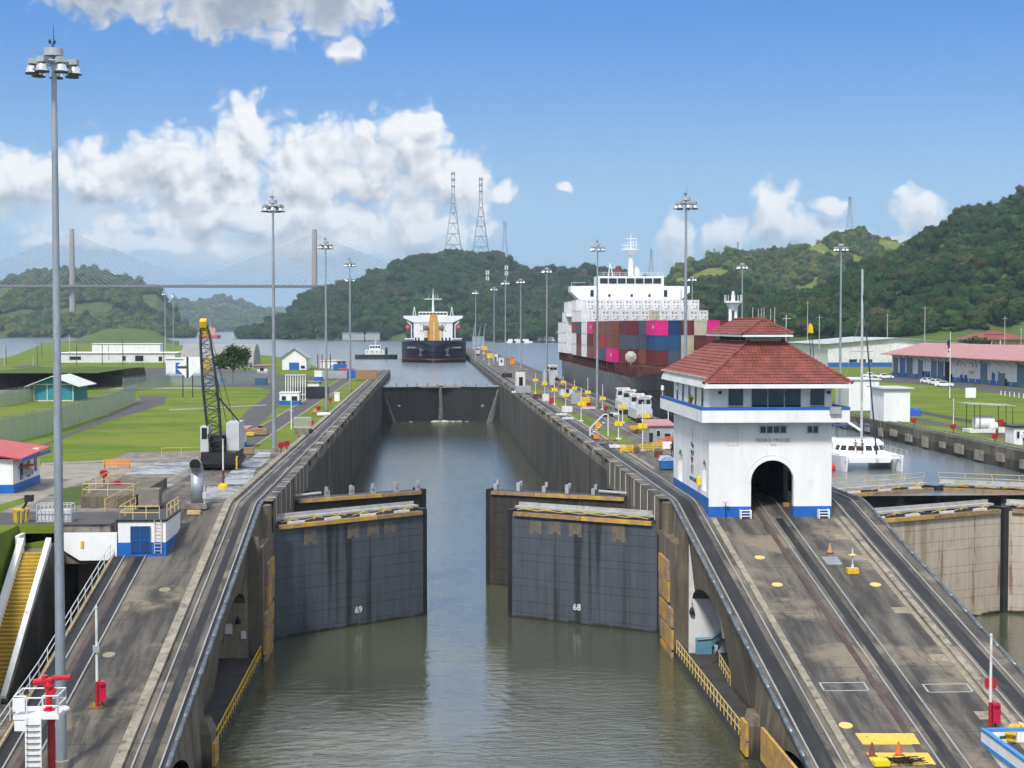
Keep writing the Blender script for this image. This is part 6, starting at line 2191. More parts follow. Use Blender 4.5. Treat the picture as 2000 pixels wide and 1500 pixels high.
hk = cp(405, 712, 4.0)
b.cbox(hk, (0.55, 0.4, 1.5)); b.tube([hk + Vector((0, 0, -0.75)), hk + Vector((-0.1, 0, -1.1)), hk + Vector((-0.3, 0, -1.2)), hk + Vector((-0.4, 0, -0.95))], 0.07, 5)
b.build('hook_block', mat('hook_stripes', (0.5, 0.36, 0.05), 0.6, var=0.4, scale=3), t)
b = MB()
b.cyl(hd + Vector((-0.3, -0.4, 0.5)), hk + Vector((0, 0, 0.7)), 0.03, 0.03, 4)
b.cyl(hd + Vector((0.2, 0.4, 0.8)), Vector((1.2, 4.5, 4.9)), 0.04, 0.04, 4)
b.cyl(p0 + ax_ * (Lb * 0.45) + sx_ * 0.5, Vector((2.0, 3.0, 4.9)), 0.09, 0.09, 5)
b.cyl(p0 + ax_ * (Lb * 0.8) + sx_ * 0.5, Vector((0.9, 2.0, 4.2)), 0.05, 0.05, 4)
b.build('cable', DARK, t)

# ------------------------------------------------------------------ generic small buildings
def hut(name, label, cat, x0, y0, w, d, hgt_, wallm, roofm, base=None, roof='flat', over=0.35, wins=(), doors=(), rise=0.8, z=12.14, rz=0.0, side_wins=()):
    """near-left corner at (x0, y0); width w along x, depth d along y; openings as (x, z, w, h, material) on the near wall"""
    t = thing(name, label, cat, (x0 + w / 2, y0, z), rz)
    b = MB(); b.box(-w / 2, 0, 0, w / 2, d, hgt_)
    if roof == 'gable':
        b.ext([(-w / 2, 0, hgt_), (w / 2, 0, hgt_), (0, 0, hgt_ + rise)], (0, d, 0))
    wl = b.build('wall', wallm, t)
    b = MB()
    if roof == 'gable':
        for s in (-1, 1):
            b.ext([(s * (w / 2 + over), -over, hgt_ - over * rise / (w / 2)), (0, -over, hgt_ + rise), (0, -over, hgt_ + rise + 0.14), (s * (w / 2 + over), -over, hgt_ + 0.14 - over * rise / (w / 2))], (0, d + 2 * over, 0))
    elif roof == 'shed':
        b.ext([(-w / 2 - over, -over, hgt_), (w / 2 + over, -over, hgt_ + 0.003), (w / 2 + over, d + over, hgt_ + rise), (-w / 2 - over, d + over, hgt_ + rise)], (0, 0, 0.12))
    elif roof == 'hip':
        q = [(-w / 2 - over, -over), (w / 2 + over, -over), (w / 2 + over, d + over), (-w / 2 - over, d + over)]
        if w >= d: rr = [(-w / 2 + d / 2, d / 2), (w / 2 - d / 2, d / 2)]
        else: rr = [(0, w / 2), (0, d - w / 2)]
        v = [(x, y, hgt_) for x, y in q] + [(x, y, hgt_ + rise) for x, y in rr]
        if w >= d: b.add(v, [(0, 1, 5, 4), (1, 2, 5), (2, 3, 4, 5), (3, 0, 4), (3, 2, 1, 0)])
        else: b.add(v, [(0, 1, 4), (1, 2, 5, 4), (2, 3, 5), (3, 0, 4, 5), (3, 2, 1, 0)])
    else:
        b.box(-w / 2 - over, -over, hgt_, w / 2 + over, d + over, hgt_ + 0.22)
    b.build('roof', roofm, t)
    if base is not None:
        b = MB(); b.box(-w / 2 - 0.03, -0.03, 0, w / 2 + 0.03, d + 0.03, base); b.build('base_band', BLUE, t)
    for nm_, lst in (('window', wins), ('door', doors)):
        for (x, z_, ow, oh, om) in lst:
            b = MB(); b.box(-w / 2 + x - 0.07, -0.08, z_ - 0.07, -w / 2 + x + ow + 0.07, -0.032, z_ + oh + 0.07)
            wo_ = b.build(nm_, LGREY if nm_ == 'window' else om, t)
            b = MB(); b.box(-w / 2 + x, -0.1, z_, -w / 2 + x + ow, -0.075, z_ + oh)
            b.build('pane' if nm_ == 'window' else 'panel', om, wo_)
    for (y, z_, ow, oh, om) in side_wins:       # on the right-hand wall (+x)
        b = MB(); b.box(w / 2 + 0.032, y - 0.07, z_ - 0.07, w / 2 + 0.08, y + ow + 0.07, z_ + oh + 0.07)
        wo_ = b.build('window', LGREY, t)
        b = MB(); b.box(w / 2 + 0.075, y, z_, w / 2 + 0.1, y + ow, z_ + oh)
        b.build('pane', om, wo_)
    return t
def hutpx(name, label, cat, pxl, pxr, pyb, hpx, d, wallm, roofm, **kw):
    a, c = atZ(pxl, pyb), atZ(pxr, pyb)
    w = c.x - a.x
    H = hpx * a.y / F
    for key in ('wins', 'doors'):
        if key in kw:
            kw[key] = [(q[0] * w, q[1] * H, q[2] * w, q[3] * H, q[4]) for q in kw[key]]
    return hut(name, label, cat, a.x, a.y, w, d, H, wallm, roofm, **kw)

# --- left bank buildings
# office with the red roof, cut by the left edge
a = atZ(78, 942); 
of = thing('office', 'white office with red lean-to roof and blue base at the left edge', 'building', (a.x, a.y, 12.15))
oo = (a.x, a.y, 12.15)
X1_, Y1_ = a.x, a.y
hH = (942 - 878) * a.y / F
far_l, near = 16.0, 9.5
b = MB(); b.box(X1_ - far_l, Y1_ - near, 12.15, X1_, Y1_, 12.15 + hH - 0.1); wl = b.build('wall', WHITE, of, off=oo)
b = MB(); b.box(X1_ - far_l - 0.03, Y1_ - near - 0.03, 12.15, X1_ + 0.03, Y1_ + 0.03, 12.95); b.build('base_band', BLUE, of, off=oo)
b = MB(); b.ext([(X1_ + 0.9, Y1_ - near - 0.6, 12.15 + hH - 0.1), (X1_ + 0.9, Y1_ + 0.6, 12.15 + hH + 0.15), (X1_ - far_l, Y1_ + 0.6, 12.15 + hH + 2.6), (X1_ - far_l, Y1_ - near - 0.6, 12.15 + hH + 2.35)], (0, 0, 0.12)); b.build('roof', REDROOF, of, off=oo)
b = MB(); b.box(X1_ + 0.88, Y1_ - near - 0.6, 12.15 + hH - 0.3, X1_ + 0.95, Y1_ + 0.6, 12.15 + hH + 0.0); b.build('fascia', BLUE, of, off=oo)
for (dy, z_, w_, h_) in ((-2.1, 1.3, 0.8, 1.4), (-4.6, 1.0, 0.9, 1.5), (-7.2, 1.0, 0.9, 1.5)):
    b = MB(); b.box(X1_ + 0.031, Y1_ + dy, 12.15 + z_, X1_ + 0.08, Y1_ + dy + w_, 12.15 + z_ + h_); w2 = b.build('window', BLUE, of, off=oo)
    b = MB(); b.box(X1_ + 0.075, Y1_ + dy + 0.1, 12.25 + z_, X1_ + 0.1, Y1_ + dy + w_ - 0.1, 12.05 + z_ + h_); b.build('pane', GLASS, w2, off=oo)
for (dy, z_) in ((-2.8, 3.0), (-5.5, 1.3)):
    b = MB(); b.box(X1_ + 0.03, Y1_ + dy, 12.15 + z_, X1_ + 0.6, Y1_ + dy + 0.8, 12.15 + z_ + 0.55); ac = b.build('air_conditioner', WHITE2, of, off=oo)
    b = MB(); b.box(X1_ + 0.6, Y1_ + dy + 0.1, 12.2 + z_, X1_ + 0.62, Y1_ + dy + 0.5, 12.6 + z_); b.build('grille', DARK, ac, off=oo)
b = MB(); b.box(X1_ + 0.03, Y1_ - 7.8, 14.3, X1_ + 0.9, Y1_ - 4.6, 14.42); b.build('awning', REDROOF, of, off=oo)
# teal shed
a = atZ(67, 783); c = atZ(142, 783)
ts = hut('shed', 'teal gabled shed with pale roof behind the chain-link fence', 'shed', a.x, a.y, c.x - a.x, 13.0, 3.5, TEAL, mat('pale_tin_roof', (0.62, 0.64, 0.66), 0.4, var=0.08), roof='gable', rise=1.5, over=1.6)
w_ = c.x - a.x
for k in range(4):
    b = MB(); b.box(-w_ / 2 + w_ * k / 3 - 0.08, -0.1, 0, -w_ / 2 + w_ * k / 3 + 0.08, -0.01, 3.5); b.build('trim', WHITE2, ts)
b = MB(); b.box(-w_ / 2, -0.12, 0, w_ / 2, -0.011, 0.2); b.box(-w_ / 2, -0.12, 3.3, w_ / 2, -0.011, 3.5); b.build('trim', WHITE2, ts)
# stone embankment behind it
a, c = atZ(-60, 764), atZ(240, 752)
eb = MB()
eb.ext([(a.x, a.y, 12.0), (a.x, a.y + 4, 16.2), (a.x, a.y + 30, 16.0), (a.x, a.y + 34, 12.0)], (c.x - a.x, c.y - a.y, 0))
tag(eb.build('embankment', mat('dark_stone_bank', (0.035, 0.032, 0.026), 0.95, var=0.4, scale=0.6, bump=0.8, bscale=2, world=True)), 'dark stone embankment behind the teal shed', 'embankment')
wpatch('bank_top', a.x, a.y + 4.5, c.x, a.y + 60, ROUGHG, 16.22)
# white complex
hutpx('building', 'long white flat building below the green mound, far left', 'building', 112, 340, 708, 18, 26, WHITE2, WHITE, wins=[(0.1, 0.3, 0.1, 0.35, BLACK), (0.55, 0.2, 0.03, 0.5, BLACK), (0.66, 0.15, 0.07, 0.6, BLACK), (0.86, 0.15, 0.03, 0.5, BLACK)], over=0.6)
bb_ = hutpx('building', 'taller white flat-topped block standing on the long white building', 'building', 180, 312, 700, 28, 14, WHITE, WHITE, over=0.4)
# quonset hangar
a, c = atZ(352, 718), atZ(520, 712)
q = thing('hangar', 'grey half-round hangar behind the tree', 'hangar', ((a.x + c.x) / 2, a.y, 12.15))
b = MB()
Lx = (c.x - a.x)
r_ = 45 * a.y / F
v, f = [], []
for i, (x, rr) in enumerate(((-Lx / 2, r_), (Lx / 2, r_))):
    for k in range(17):
        an = math.pi * k / 16
        v.append((x + 0, 12 - 12 * math.cos(an), rr * math.sin(an)))
for k in range(16):
    f.append((k, k + 1, 18 + k, 17 + k))
f += [tuple(range(16, -1, -1)), tuple(range(17, 34))]
b.add(v, f)
b.build('shell', mat('hangar_grey', (0.26, 0.255, 0.245), 0.6, var=0.1, scale=0.3), q)
a2 = atZ(374, 716)
b = MB()
rr = 20 * a2.y / F
b.ext([(a2.x - q.location.x + rr * math.cos(math.pi * k / 12), -3, rr * 1.0 * math.sin(math.pi * k / 12)) for k in range(13)], (0, 5, 0))
b.build('arched_bay', mat('hangar_grey2', (0.24, 0.23, 0.21), 0.6), q)
b = MB()
rr *= 0.86
b.ext([(a2.x - q.location.x + rr * math.cos(math.pi * k / 12), -3.1, rr * math.sin(math.pi * k / 12)) for k in range(13)], (0, 0.05, 0))
b.build('bay_opening', DARK, q)
hutpx('building', 'white block with blue band behind the arrow sign', 'building', 324, 392, 737, 36, 9, WHITE, WHITE, base=0.6, wins=[(0.28, 0.2, 0.2, 0.6, BLUE)])
# arrow sign
g = atY(366, 738, 330)
t = thing('arrow_sign', 'big white arrow sign with dark cross bars pointing down on the lawn', 'sign', (g.x, 330, 12.14))
def ap(px, py): 
    q = atY(px, py, 330); return (q.x - g.x, 0, q.z - 12.14)
for poly in ([(364, 697), (364, 715), (346, 715)], [(346, 720), (364, 720), (364, 738)], [(368, 697), (391, 697), (391, 716), (369, 738)]):
    b = MB(); b.ext([ap(*p_) for p_ in poly], (0, 0.12, 0)); b.build('panel', WHITE, t)
b = MB()
b.ext([ap(364, 697), ap(368, 697), ap(369, 738), ap(364, 738)], (0, 0.14, 0)); b.ext([ap(346, 715), ap(364, 715), ap(364, 720), ap(346, 720)], (0, 0.14, 0)); b.build('cross_bar', mat('dark_slate_bar', (0.03, 0.04, 0.06), 0.6), t)
for px in (357, 376):
    b = MB(); q1, q0 = ap(px, 733), ap(px, 780); b.cyl((q0[0], 0.2, 0), (q1[0], 0.2, q1[2]), 0.12, 0.12, 6); b.build('post', DARK, t)
# sheds along the left bank
t = hutpx('workshop', 'white gabled workshop with blue roller door and carport on the left bank', 'building', 551, 598, 722, 25, 18, WHITE, GREY, roof='gable', rise=3.0, over=0.8, doors=[(0.3, 0.0, 0.4, 0.55, BLUE)], wins=[(0.78, 0.1, 0.16, 0.22, GLASS)])
b = MB()
for k in range(4):
    b.cyl((8.2 + 2.0 * k * 0.6, 0.5 + 4 * k, 0), (8.2 + 2.0 * k * 0.6, 0.5 + 4 * k, 5.4), 0.2, 0.2, 5)
b.build('carport_post', RUST, t)
hutpx('kiosk', 'small white hut with dark red roof left of the workshop', 'hut', 502, 522, 729, 15, 5, WHITE, PINKROOF, over=0.9, wins=[(0.3, 0.3, 0.35, 0.4, GLASS)])
hutpx('building', 'low white pump building right of the workshop', 'building', 626, 662, 719, 14, 8, WHITE, WHITE2, over=0.3, wins=[(0.5, 0.15, 0.4, 0.25, GREY)])
hutpx('cabinet', 'grey ventilated cabinet block between the pump building and the masts', 'cabinet', 658, 676, 719, 14, 4, GREY, GREY, wins=[(0.1, 0.2, 0.35, 0.3, DARK), (0.55, 0.2, 0.35, 0.3, DARK), (0.1, 0.6, 0.35, 0.3, DARK), (0.55, 0.6, 0.35, 0.3, DARK)])
hutpx('hut', 'small white hut with tan roof beside the black girders', 'hut', 601, 623, 762, 17, 4, WHITE, mat('tan_roof', (0.4, 0.28, 0.15), 0.7), roof='shed', rise=-0.6, over=0.5, wins=[(0.12, 0.18, 0.6, 0.22, GRASS)])
hutpx('hut', 'tiny white and blue hut right of the tan-roofed hut', 'hut', 614, 629, 744, 18, 3, WHITE, WHITE, base=1.2, over=0.1)
hutpx('hut', 'white booth with red roof and blue base by the crane', 'hut', 461, 475, 874, 36, 3.4, WHITE, PINKROOF, base=0.6, over=0.7, wins=[(0.1, 0.45, 0.3, 0.25, GLASS)])
hutpx('locker', 'white locker standing beside the far return track', 'cabinet', 653, 663, 783, 15, 1.2, WHITE, WHITE2, over=0.05)
hutpx('tank', 'blue skip beside the path near the tree', 'skip', 498, 520, 752, 12, 3, mat('skip_blue', (0.03, 0.1, 0.18), 0.6), mat('skip_blue2', (0.03, 0.1, 0.18), 0.6), over=0.0)
hutpx('tank', 'dark blue tarpaulined trailer right of the crane boom', 'trailer', 408, 438, 749, 9, 3, BLUE, mat('tarp_navy', (0.02, 0.06, 0.16), 0.7), roof='gable', rise=0.4)
# ------------------------------------------------------------------ plants near the lock
def tree(label, loc, H, W_, seed, name='tree', trunk_h=0.35, leafm=None, cat='tree'):
    t = thing(name, label, cat, loc)
    r = random.Random(seed)
    b = MB()
    th = H * trunk_h
    b.cyl((0, 0, -0.2), (0.1, 0, th), H * 0.03, H * 0.022, 8)
    for k in range(5):
        a = 2 * math.pi * k / 5 + r.uniform(-.3, .3)
        b.cyl((0.1, 0, th * 0.9), (W_ * 0.28 * math.cos(a), W_ * 0.28 * math.sin(a), H * 0.72), H * 0.017, H * 0.007, 6)
    b.build('trunk', BARK, t, smooth=True)
    b = MB()
    cl = []
    for k in range(26):
        a, e = r.uniform(0, 6.28), r.uniform(-0.35, 1.3)
        d = r.uniform(0.55, 0.95)
        cl.append(Vector((W_ * 0.42 * math.cos(a) * math.cos(e) * d, W_ * 0.42 * math.sin(a) * math.cos(e) * d, H * 0.58 + H * 0.33 * math.sin(e) * d)))
    for c in cl:
        rr = W_ * r.uniform(0.10, 0.16)
        for _ in range(150):
            d = Vector((r.gauss(0, 1), r.gauss(0, 1), r.gauss(0.1, 0.8)))
            d = d.normalized() * rr * r.uniform(0.3, 1.15) ** 0.6
            u = Vector((r.gauss(0, 1), r.gauss(0, 1), r.gauss(0, .6))).normalized()
            w = u.cross(Vector((r.gauss(0, 1), r.gauss(0, 1), r.gauss(0, 1)))).normalized()
            L = W_ * 0.022 * r.uniform(0.7, 1.4)
            b.quad(c + d - u * L, c + d + w * L * 0.7, c + d + u * L, c + d - w * L * 0.7)
    o = b.build('crown', leafm or LEAF_T, t)
    o['kind'] = 'stuff'
    return t
g = atZ(455, 746)
tree('round dark green tree right of the crane boom', g, 70 * g.y / F, 92 * g.y / F, 5)
g = atY(1908, 690, 640)
tree('rounded dark bush below the red-roofed house', (g.x, 640, 12.1), 9.5, 20, 9, 'bush', 0.15, cat='bush')
for i, (px, py, Y, H, W_) in enumerate(((712, 668, 1780, 26, 24), (572, 664, 1960, 30, 30), (645, 666, 1900, 20, 24), (1060, 668, 1700, 16, 22))):
    g = atY(px, py, Y)
    tree(['dark shoreline tree left of the bulk carrier bridge', 'leaning shoreline tree at the left tip of the wooded hill', 'low shoreline tree between the tip and the light mast', 'shoreline tree by the moored boats'][i], (g.x, Y, 9.4), H, W_, 30 + i)

# ------------------------------------------------------------------ chain-link fence
CHAIN = bpy.data.materials.new('chain_link_mesh')
CHAIN.use_nodes = True
_N = NT(CHAIN.node_tree)
_b = CHAIN.node_tree.nodes['Principled BSDF']
_b.inputs['Base Color'].default_value = (0.30, 0.36, 0.33, 1)
_b.inputs['Roughness'].default_value = 0.6
_co = _N.n('ShaderNodeTexCoord').outputs['Object']
_sp = _N.n('ShaderNodeSeparateXYZ'); _N.put(_sp.inputs[0], _co)
_s = _N.math('ADD', _sp.outputs[0], _sp.outputs[1])
_d1 = _N.math('ABSOLUTE', _N.math('SINE', _N.math('MULTIPLY', _N.math('ADD', _s, _sp.outputs[2]), 40)))
_d2 = _N.math('ABSOLUTE', _N.math('SINE', _N.math('MULTIPLY', _N.math('SUBTRACT', _s, _sp.outputs[2]), 40)))
_N.put(_b.inputs['Alpha'], _N.math('MAXIMUM', _N.ramp(_d1, 0.72, 0.85), _N.ramp(_d2, 0.72, 0.85)))
def fence(label, pts, H=2.6, step=3.0):
    t = thing('chain_link_fence', label, 'fence', pts[0])
    o = pts[0]
    for a, c in zip(pts[:-1], pts[1:]):
        a, c = Vector(a), Vector(c)
        n = max(1, int((c - a).length / step))
        for k in range(n):
            p, q = a.lerp(c, k / n), a.lerp(c, (k + 1) / n)
            b = MB(); b.cyl(p, p + Vector((0, 0, H + 0.4)), 0.05, 0.05, 5); b.build('post', GALV, t, off=o)
            b = MB(); b.quad(p, q, q + Vector((0, 0, H)), p + Vector((0, 0, H))); b.build('mesh_panel', CHAIN, t, off=o)
    b = MB()
    P_ = [Vector(p) + Vector((0, 0, H)) for p in pts]
    b.tube(P_, 0.04, 5)
    for dz in (0.15, 0.3, 0.42):
        b.tube([p + Vector((0.1 * dz, 0, dz)) for p in P_], 0.018, 4)
    b.build('top_wire', GALV, t, off=o)
fence('long green chain-link fence running beside the left path', [atZ(-40, 882, 12.15), atZ(110, 842, 12.15), atZ(200, 812, 12.15), atZ(265, 786, 12.15)], 3.2)
fence('chain-link fence crossing behind the lawn near the arrow sign', [atZ(240, 766, 12.15), atZ(330, 754, 12.15), atZ(430, 752, 12.15), atZ(540, 748, 12.15)], 3.0, 5)
fence('chain-link fence left of the teal shed', [atZ(0, 795, 12.15), atZ(66, 783, 12.15)], 2.8, 3)

# ------------------------------------------------------------------ utility poles and wires
def upole(label, px, ytop, ybase, Y=None, name='utility_pole', m=None, arms=1):
    if Y is None:
        Y = atZ(px, ybase).y
    a, q = atY(px, ytop, Y), atY(px, ybase, Y)
    t = thing(name, label, 'pole', (q.x, Y, q.z), group='utility poles')
    H = a.z - q.z
    b = MB(); b.cyl((0, 0, 0), (0, 0, H), max(0.16, 0.9 * Y / F * 0.9), max(0.12, 0.7 * Y / F * 0.9), 8); b.build('shaft', m or mat('pole_concrete', (0.42, 0.41, 0.38), 0.8, var=0.1), t)
    for k in range(arms):
        b = MB(); b.box(-1.2, -0.08, H - 1.0 - 1.4 * k, 1.2, 0.08, H - 0.85 - 1.4 * k); b.build('crossarm', GREY, t)
    return t
WOODP = mat('dark_pole', (0.09, 0.08, 0.07), 0.9)
ups = [(1577, 588, 665, 700), (1600, 615, 682, 560), (1733, 612, 668, 640), (1806, 597, 670, 560), (1962, 618, 690, 600), (1994, 640, 690, 660)]
tops = []
for i, (px, a_, c_, Y) in enumerate(ups):
    upole('concrete utility pole on the right, %s from the control house roof' % ORD[i], px, a_, c_, Y)
    tops.append(atY(px, a_ + 6, Y))
for i, (px, a_, c_) in enumerate([(1470, 600, 640), (1481, 604, 640), (1487, 602, 640), (1492, 600, 640), (1505, 603, 640), (1513, 600, 640)]):
    upole('thin pale pole above the upper roof of the control house, %s from left' % ORD[i], px, a_, c_, 760, arms=0)
for i, (px, a_, c_) in enumerate([(9, 672, 715), (12, 674, 714), (73, 668, 722), (65, 696, 722), (82, 665, 698), (118, 662, 720), (136, 656, 705), (150, 672, 722), (200, 672, 720), (212, 672, 705), (240, 660, 720), (320, 668, 720)]):
    upole('thin utility pole by the far left buildings, %s from left' % ORD[i], px, a_, c_, 600, m=WOODP if i % 3 else None, arms=1 if i in (5, 6, 2) else 0)
b = MB()
for i in range(len(tops) - 1):
    for dz in (0, -1.4, -2.6):
        p, q = tops[i] + Vector((0, 0, dz)), tops[i + 1] + Vector((0, 0, dz))
        pts = []
        for k in range(9):
            s = k / 8
            pts.append(p.lerp(q, s) - Vector((0, 0, 1.2 * 4 * s * (1 - s))))
        b.tube(pts, 0.035, 3)
tag(b.build('power_lines', DARK), 'thin power lines between the concrete poles on the right', 'wires', kind='stuff')

# ------------------------------------------------------------------ buildings on the right bank
a, c = atZ(1742, 734), atZ(2000, 757)
dv = (c - a); Ls = 175.0; dv.normalize()
nrm = Vector((-dv.y, dv.x, 0)); nrm = nrm if nrm.x > 0 else -nrm
sh = thing('long_shed', 'long white storage shed with pink roof and blue doors on the right bank', 'building', a, math.atan2(dv.y, dv.x))
sgn = 1 if (Matrix.Rotation(math.atan2(dv.y, dv.x), 3, 'Z') @ Vector((0, 1, 0))).dot(nrm) > 0 else -1
He = 43 * a.y / F
def lb(x0, z0, x1, z1, dep, name, m, par=sh):
    b = MB()
    y0, y1 = (-dep, -0.02) if sgn > 0 else (0.02, dep)
    b.box(x0, y0, z0, x1, y1, z1)
    return b.build(name, m, par)
b = MB(); b.box(0, min(0, sgn * 22), 0, Ls, max(0, sgn * 22), He); b.build('wall', WHITE, sh)
b = MB()
b.ext([(-2, -sgn * 3.0, He - 0.1), (-2, sgn * 11, He + 3.3), (-2, sgn * 25, He - 0.1), (-2, sgn * 25, He + 0.1), (-2, sgn * 11, He + 3.5), (-2, -sgn * 3.0, He + 0.12)], (Ls + 4, 0, 0)); b.build('roof', PINKROOF, sh)
lb(0, 0, Ls, 1.15, 0.06, 'base_band', BLUE)
SLB = mat('slate_blue_door', (0.10, 0.17, 0.24), 0.6, var=0.1)
x = 1.5
for k, (xx, ww, m_, hh) in enumerate(((2, 3, SLB, 0.85), (7.5, 3.5, BLUE, 0.85), (13, 4, SLB, 0.88), (22, 3.0, SLB, 0.8), (32, 3.4, SLB, 0.8), (37, 3.4, SLB, 0.8), (42, 3.2, BLACK, 0.8), (66, 3.6, SLB, 0.85), (73, 1.4, BLUE, 0.45), (77, 3.4, SLB, 0.48), (88, 4.0, SLB, 0.85), (102, 4, SLB, 0.85), (118, 4, SLB, .85))):
    d = lb(xx, 0, xx + ww, He * hh, 0.12, 'door', m_)
    lb(xx - 0.4, 0, xx - 0.02, He * hh + 0.4, 0.16, 'jamb', BLUE, d)
for k in range(24):
    lb(18 + 4.4 * k, 0.3, 18.25 + 4.4 * k, He, 0.1, 'pilaster', WHITE)
for k in range(9):
    xx = 47.5 + 2.6 * k
    b = MB()
    n = 8
    for i in range(n):
        p, q = math.pi * i / n, math.pi * (i + 1) / n
        b.cyl((xx + 1.2 - 1.2 * math.cos(p), -sgn * 0.08, He - 2.4 + 1.3 * math.sin(p)), (xx + 1.2 - 1.2 * math.cos(q), -sgn * 0.08, He - 2.4 + 1.3 * math.sin(q)), 0.07, 0.07, 4)
    b.build('arch_rib', LGREY, sh)
for k in range(18):
    b = MB(); b.cyl((6 + 6 * k, -sgn * 2.6, He - 0.1), (6 + 6 * k, -sgn * 0.05, He - 1.6), 0.07, 0.07, 4); b.build('roof_bracket', GREY, sh)
for k, (xx, z_) in enumerate(((26, 1.6), (28, 1.6), (30, 1.6), (46, 1.4), (53, 1.4), (56, 1.4), (81, 1.2), (94, 1.2))):
    lb(xx, 0, xx + 0.5, z_ + 0.6, 0.5, 'cabinet', BLUE if k % 3 else DARK)
text('lettering', 'SE-17', 1.3, mat('sign_black', (0.03, 0.03, 0.03), 0.7), sh, (60, -sgn * 0.14, He * 0.42), (math.pi / 2, 0, 0 if sgn > 0 else math.pi), 0.01)
patch('apron_road', [(1650, 736), (1745, 728), (1800, 738), (2010, 762), (2200, 780), (2200, 800), (2010, 775), (1860, 757), (1760, 748), (1650, 742)], ASPH, 12.137)
patch('track', [(1748, 880 - 75), (1800, 803), (2000, 838), (2000, 846), (1800, 809)], MULCH, 12.137)
# warehouse
a = atZ(1617, 716)
wr = hut('warehouse', 'big white warehouse with low grey gable roof behind the long shed', 'building', a.x, a.y, 52, 60, 8.6, WHITE2, mat('pale_sheet_roof', (0.42, 0.45, 0.44), 0.5, var=0.1), roof='gable', rise=2.2, over=1.6, wins=[(8, 1.6, 3, 1.2, DARK), (12, 1.6, 2.4, 1.2, DARK), (15.5, 1.6, 1.4, 1.2, GLASS)])
b = MB(); b.box(-26.03, -0.04, 0, 26.03, 0, 1.6); b.build('base_band', BLUE, wr)
b = MB(); b.ext([(-1, -6, 4.4), (7, -6, 4.4), (3, -6, 6.0)], (0, 6, 0)); b.build('canopy', WHITE, wr)
# red-roofed house on the slope
g = atY(1945, 690, 700)
hs = hut('house', 'tan two-storey house with red hip roof on the slope at right', 'house', g.x - 13, 700, 27, 14, 8.2, mat('tan_render', (0.42, 0.33, 0.24), 0.8), TILE, roof='hip', rise=3.2, over=2.0, z=13.0, wins=[(14, 4.6, 1.4, 1.6, GLASS), (19, 4.6, 1.2, 1.2, GLASS), (3, 4.4, 7, 2.4, BLACK)])
b = MB()
v = [(-4.5, 4, 10.6), (5.5, 4, 10.6), (5.5, 10, 10.6), (-4.5, 10, 10.6), (-1.5, 7, 12.4), (2.5, 7, 12.4)]
b.add(v, [(0, 1, 5, 4), (1, 2, 5), (2, 3, 4, 5), (3, 0, 4)])
b.build('upper_roof', TILE, hs)
for x in (-13, -8, -3, 1):
    b = MB(); b.cyl((x, -1.4, 0), (x, -1.4, 8.2), 0.25, 0.25, 6); b.build('veranda_post', WHITE, hs)
b = MB(); b.ext([(6, -4, 3.6), (16, -4, 3.6), (16, 0, 4.6), (6, 0, 4.6)], (0, 0, 0.15)); b.build('lean_to_roof', TILE, hs)
# white hut by the right lock wall
a, c = atZ(1726, 823), atZ(1778, 823)
hut('hut', 'windowless white hut with grey roof beside the right lock wall', 'hut', a.x, a.y, c.x - a.x, 7.5, 5.2, WHITE, LGREY, over=0.5)
a2 = atZ(1676, 805)
hut('building', 'white wall building half hidden by the control house balcony', 'building', a2.x, a2.y + 6, 5.5, 9, 5.5, WHITE, WHITE2, over=0.3)
# blue tarpaulin pile
g = atZ(1738, 812); g2 = atZ(1803, 812)
t = thing('covered_pile', 'long low pile under a bright blue tarpaulin by the white hut', 'pile', ((g.x + g2.x) / 2, g.y, 12.15))
b = MB()
W2 = (g2.x - g.x) / 2
b.grid(lambda u, v: (-W2 + 2 * W2 * u, 2.2 * v, (1.25 + 0.22 * mnoise.noise(Vector((u * 9, v * 3, 2)))) * min(1, 6 * v, 6 * (1 - v)) ** 0.5 * min(1, 14 * u, 14 * (1 - u)) ** 0.5), 36, 10)
b.build('tarpaulin', mat('blue_tarp', (0.01, 0.08, 0.38), 0.5, var=0.15, scale=2), t)
for s in (0.1, 0.5, 0.9):
    b = MB(); b.box(-W2 + 2 * W2 * s - 0.15, 0.4, 0, -W2 + 2 * W2 * s + 0.15, 1.8, 0.5); b.build('crate', WOOD, t)
# blank white board, tank shelter
g = atZ(1896, 778)
t = thing('notice_board', 'blank white square board on the right lawn', 'sign', g)
b = MB(); b.box(-1.1, 0, 0.1, 1.1, 0.3, 2.2); b.build('board', WHITE, t)
b = MB(); b.box(-0.9, 0.05, 0, -0.7, 0.25, 0.1); b.box(0.7, 0.05, 0, 0.9, 0.25, 0.1); b.build('foot', GREY, t)
g = atZ(1930, 845)
sc_ = g.y / F
t = thing('tank_shelter', 'open shelter with green roof on thin posts over white tanks', 'shelter', g)
for (px, pt) in ((1888, 792), (1903, 793), (1914, 795), (1950, 797), (1965, 798), (1978, 800)):
    q = atY(px, pt, g.y + (2.5 if px in (1888, 1950, 1978) else 0))
    b = MB(); b.cyl((q.x - g.x, q.y - g.y, 0), (q.x - g.x, q.y - g.y, 3.9), 0.06, 0.06, 5); b.build('post', mat('dark_green_post', (0.03, 0.06, 0.04), 0.6), t)
b = MB(); b.ext([(-3.2, -0.8, 4.05), (3.6, -0.8, 3.75), (3.6, 3.4, 3.75), (-3.2, 3.4, 4.05)], (0, 0, 0.14)); b.build('roof', mat('sage_roof', (0.3, 0.36, 0.3), 0.6), t)
b = MB(); b.cyl((-1.5, 1.5, 1.4), (1.2, 1.5, 1.4), 0.85, 0.85, 16); b.cyl((0.3, 0.3, 0.9), (1.3, 0.3, 0.9), 0.6, 0.6, 14); b.build('tank', WHITE, t, smooth=False)
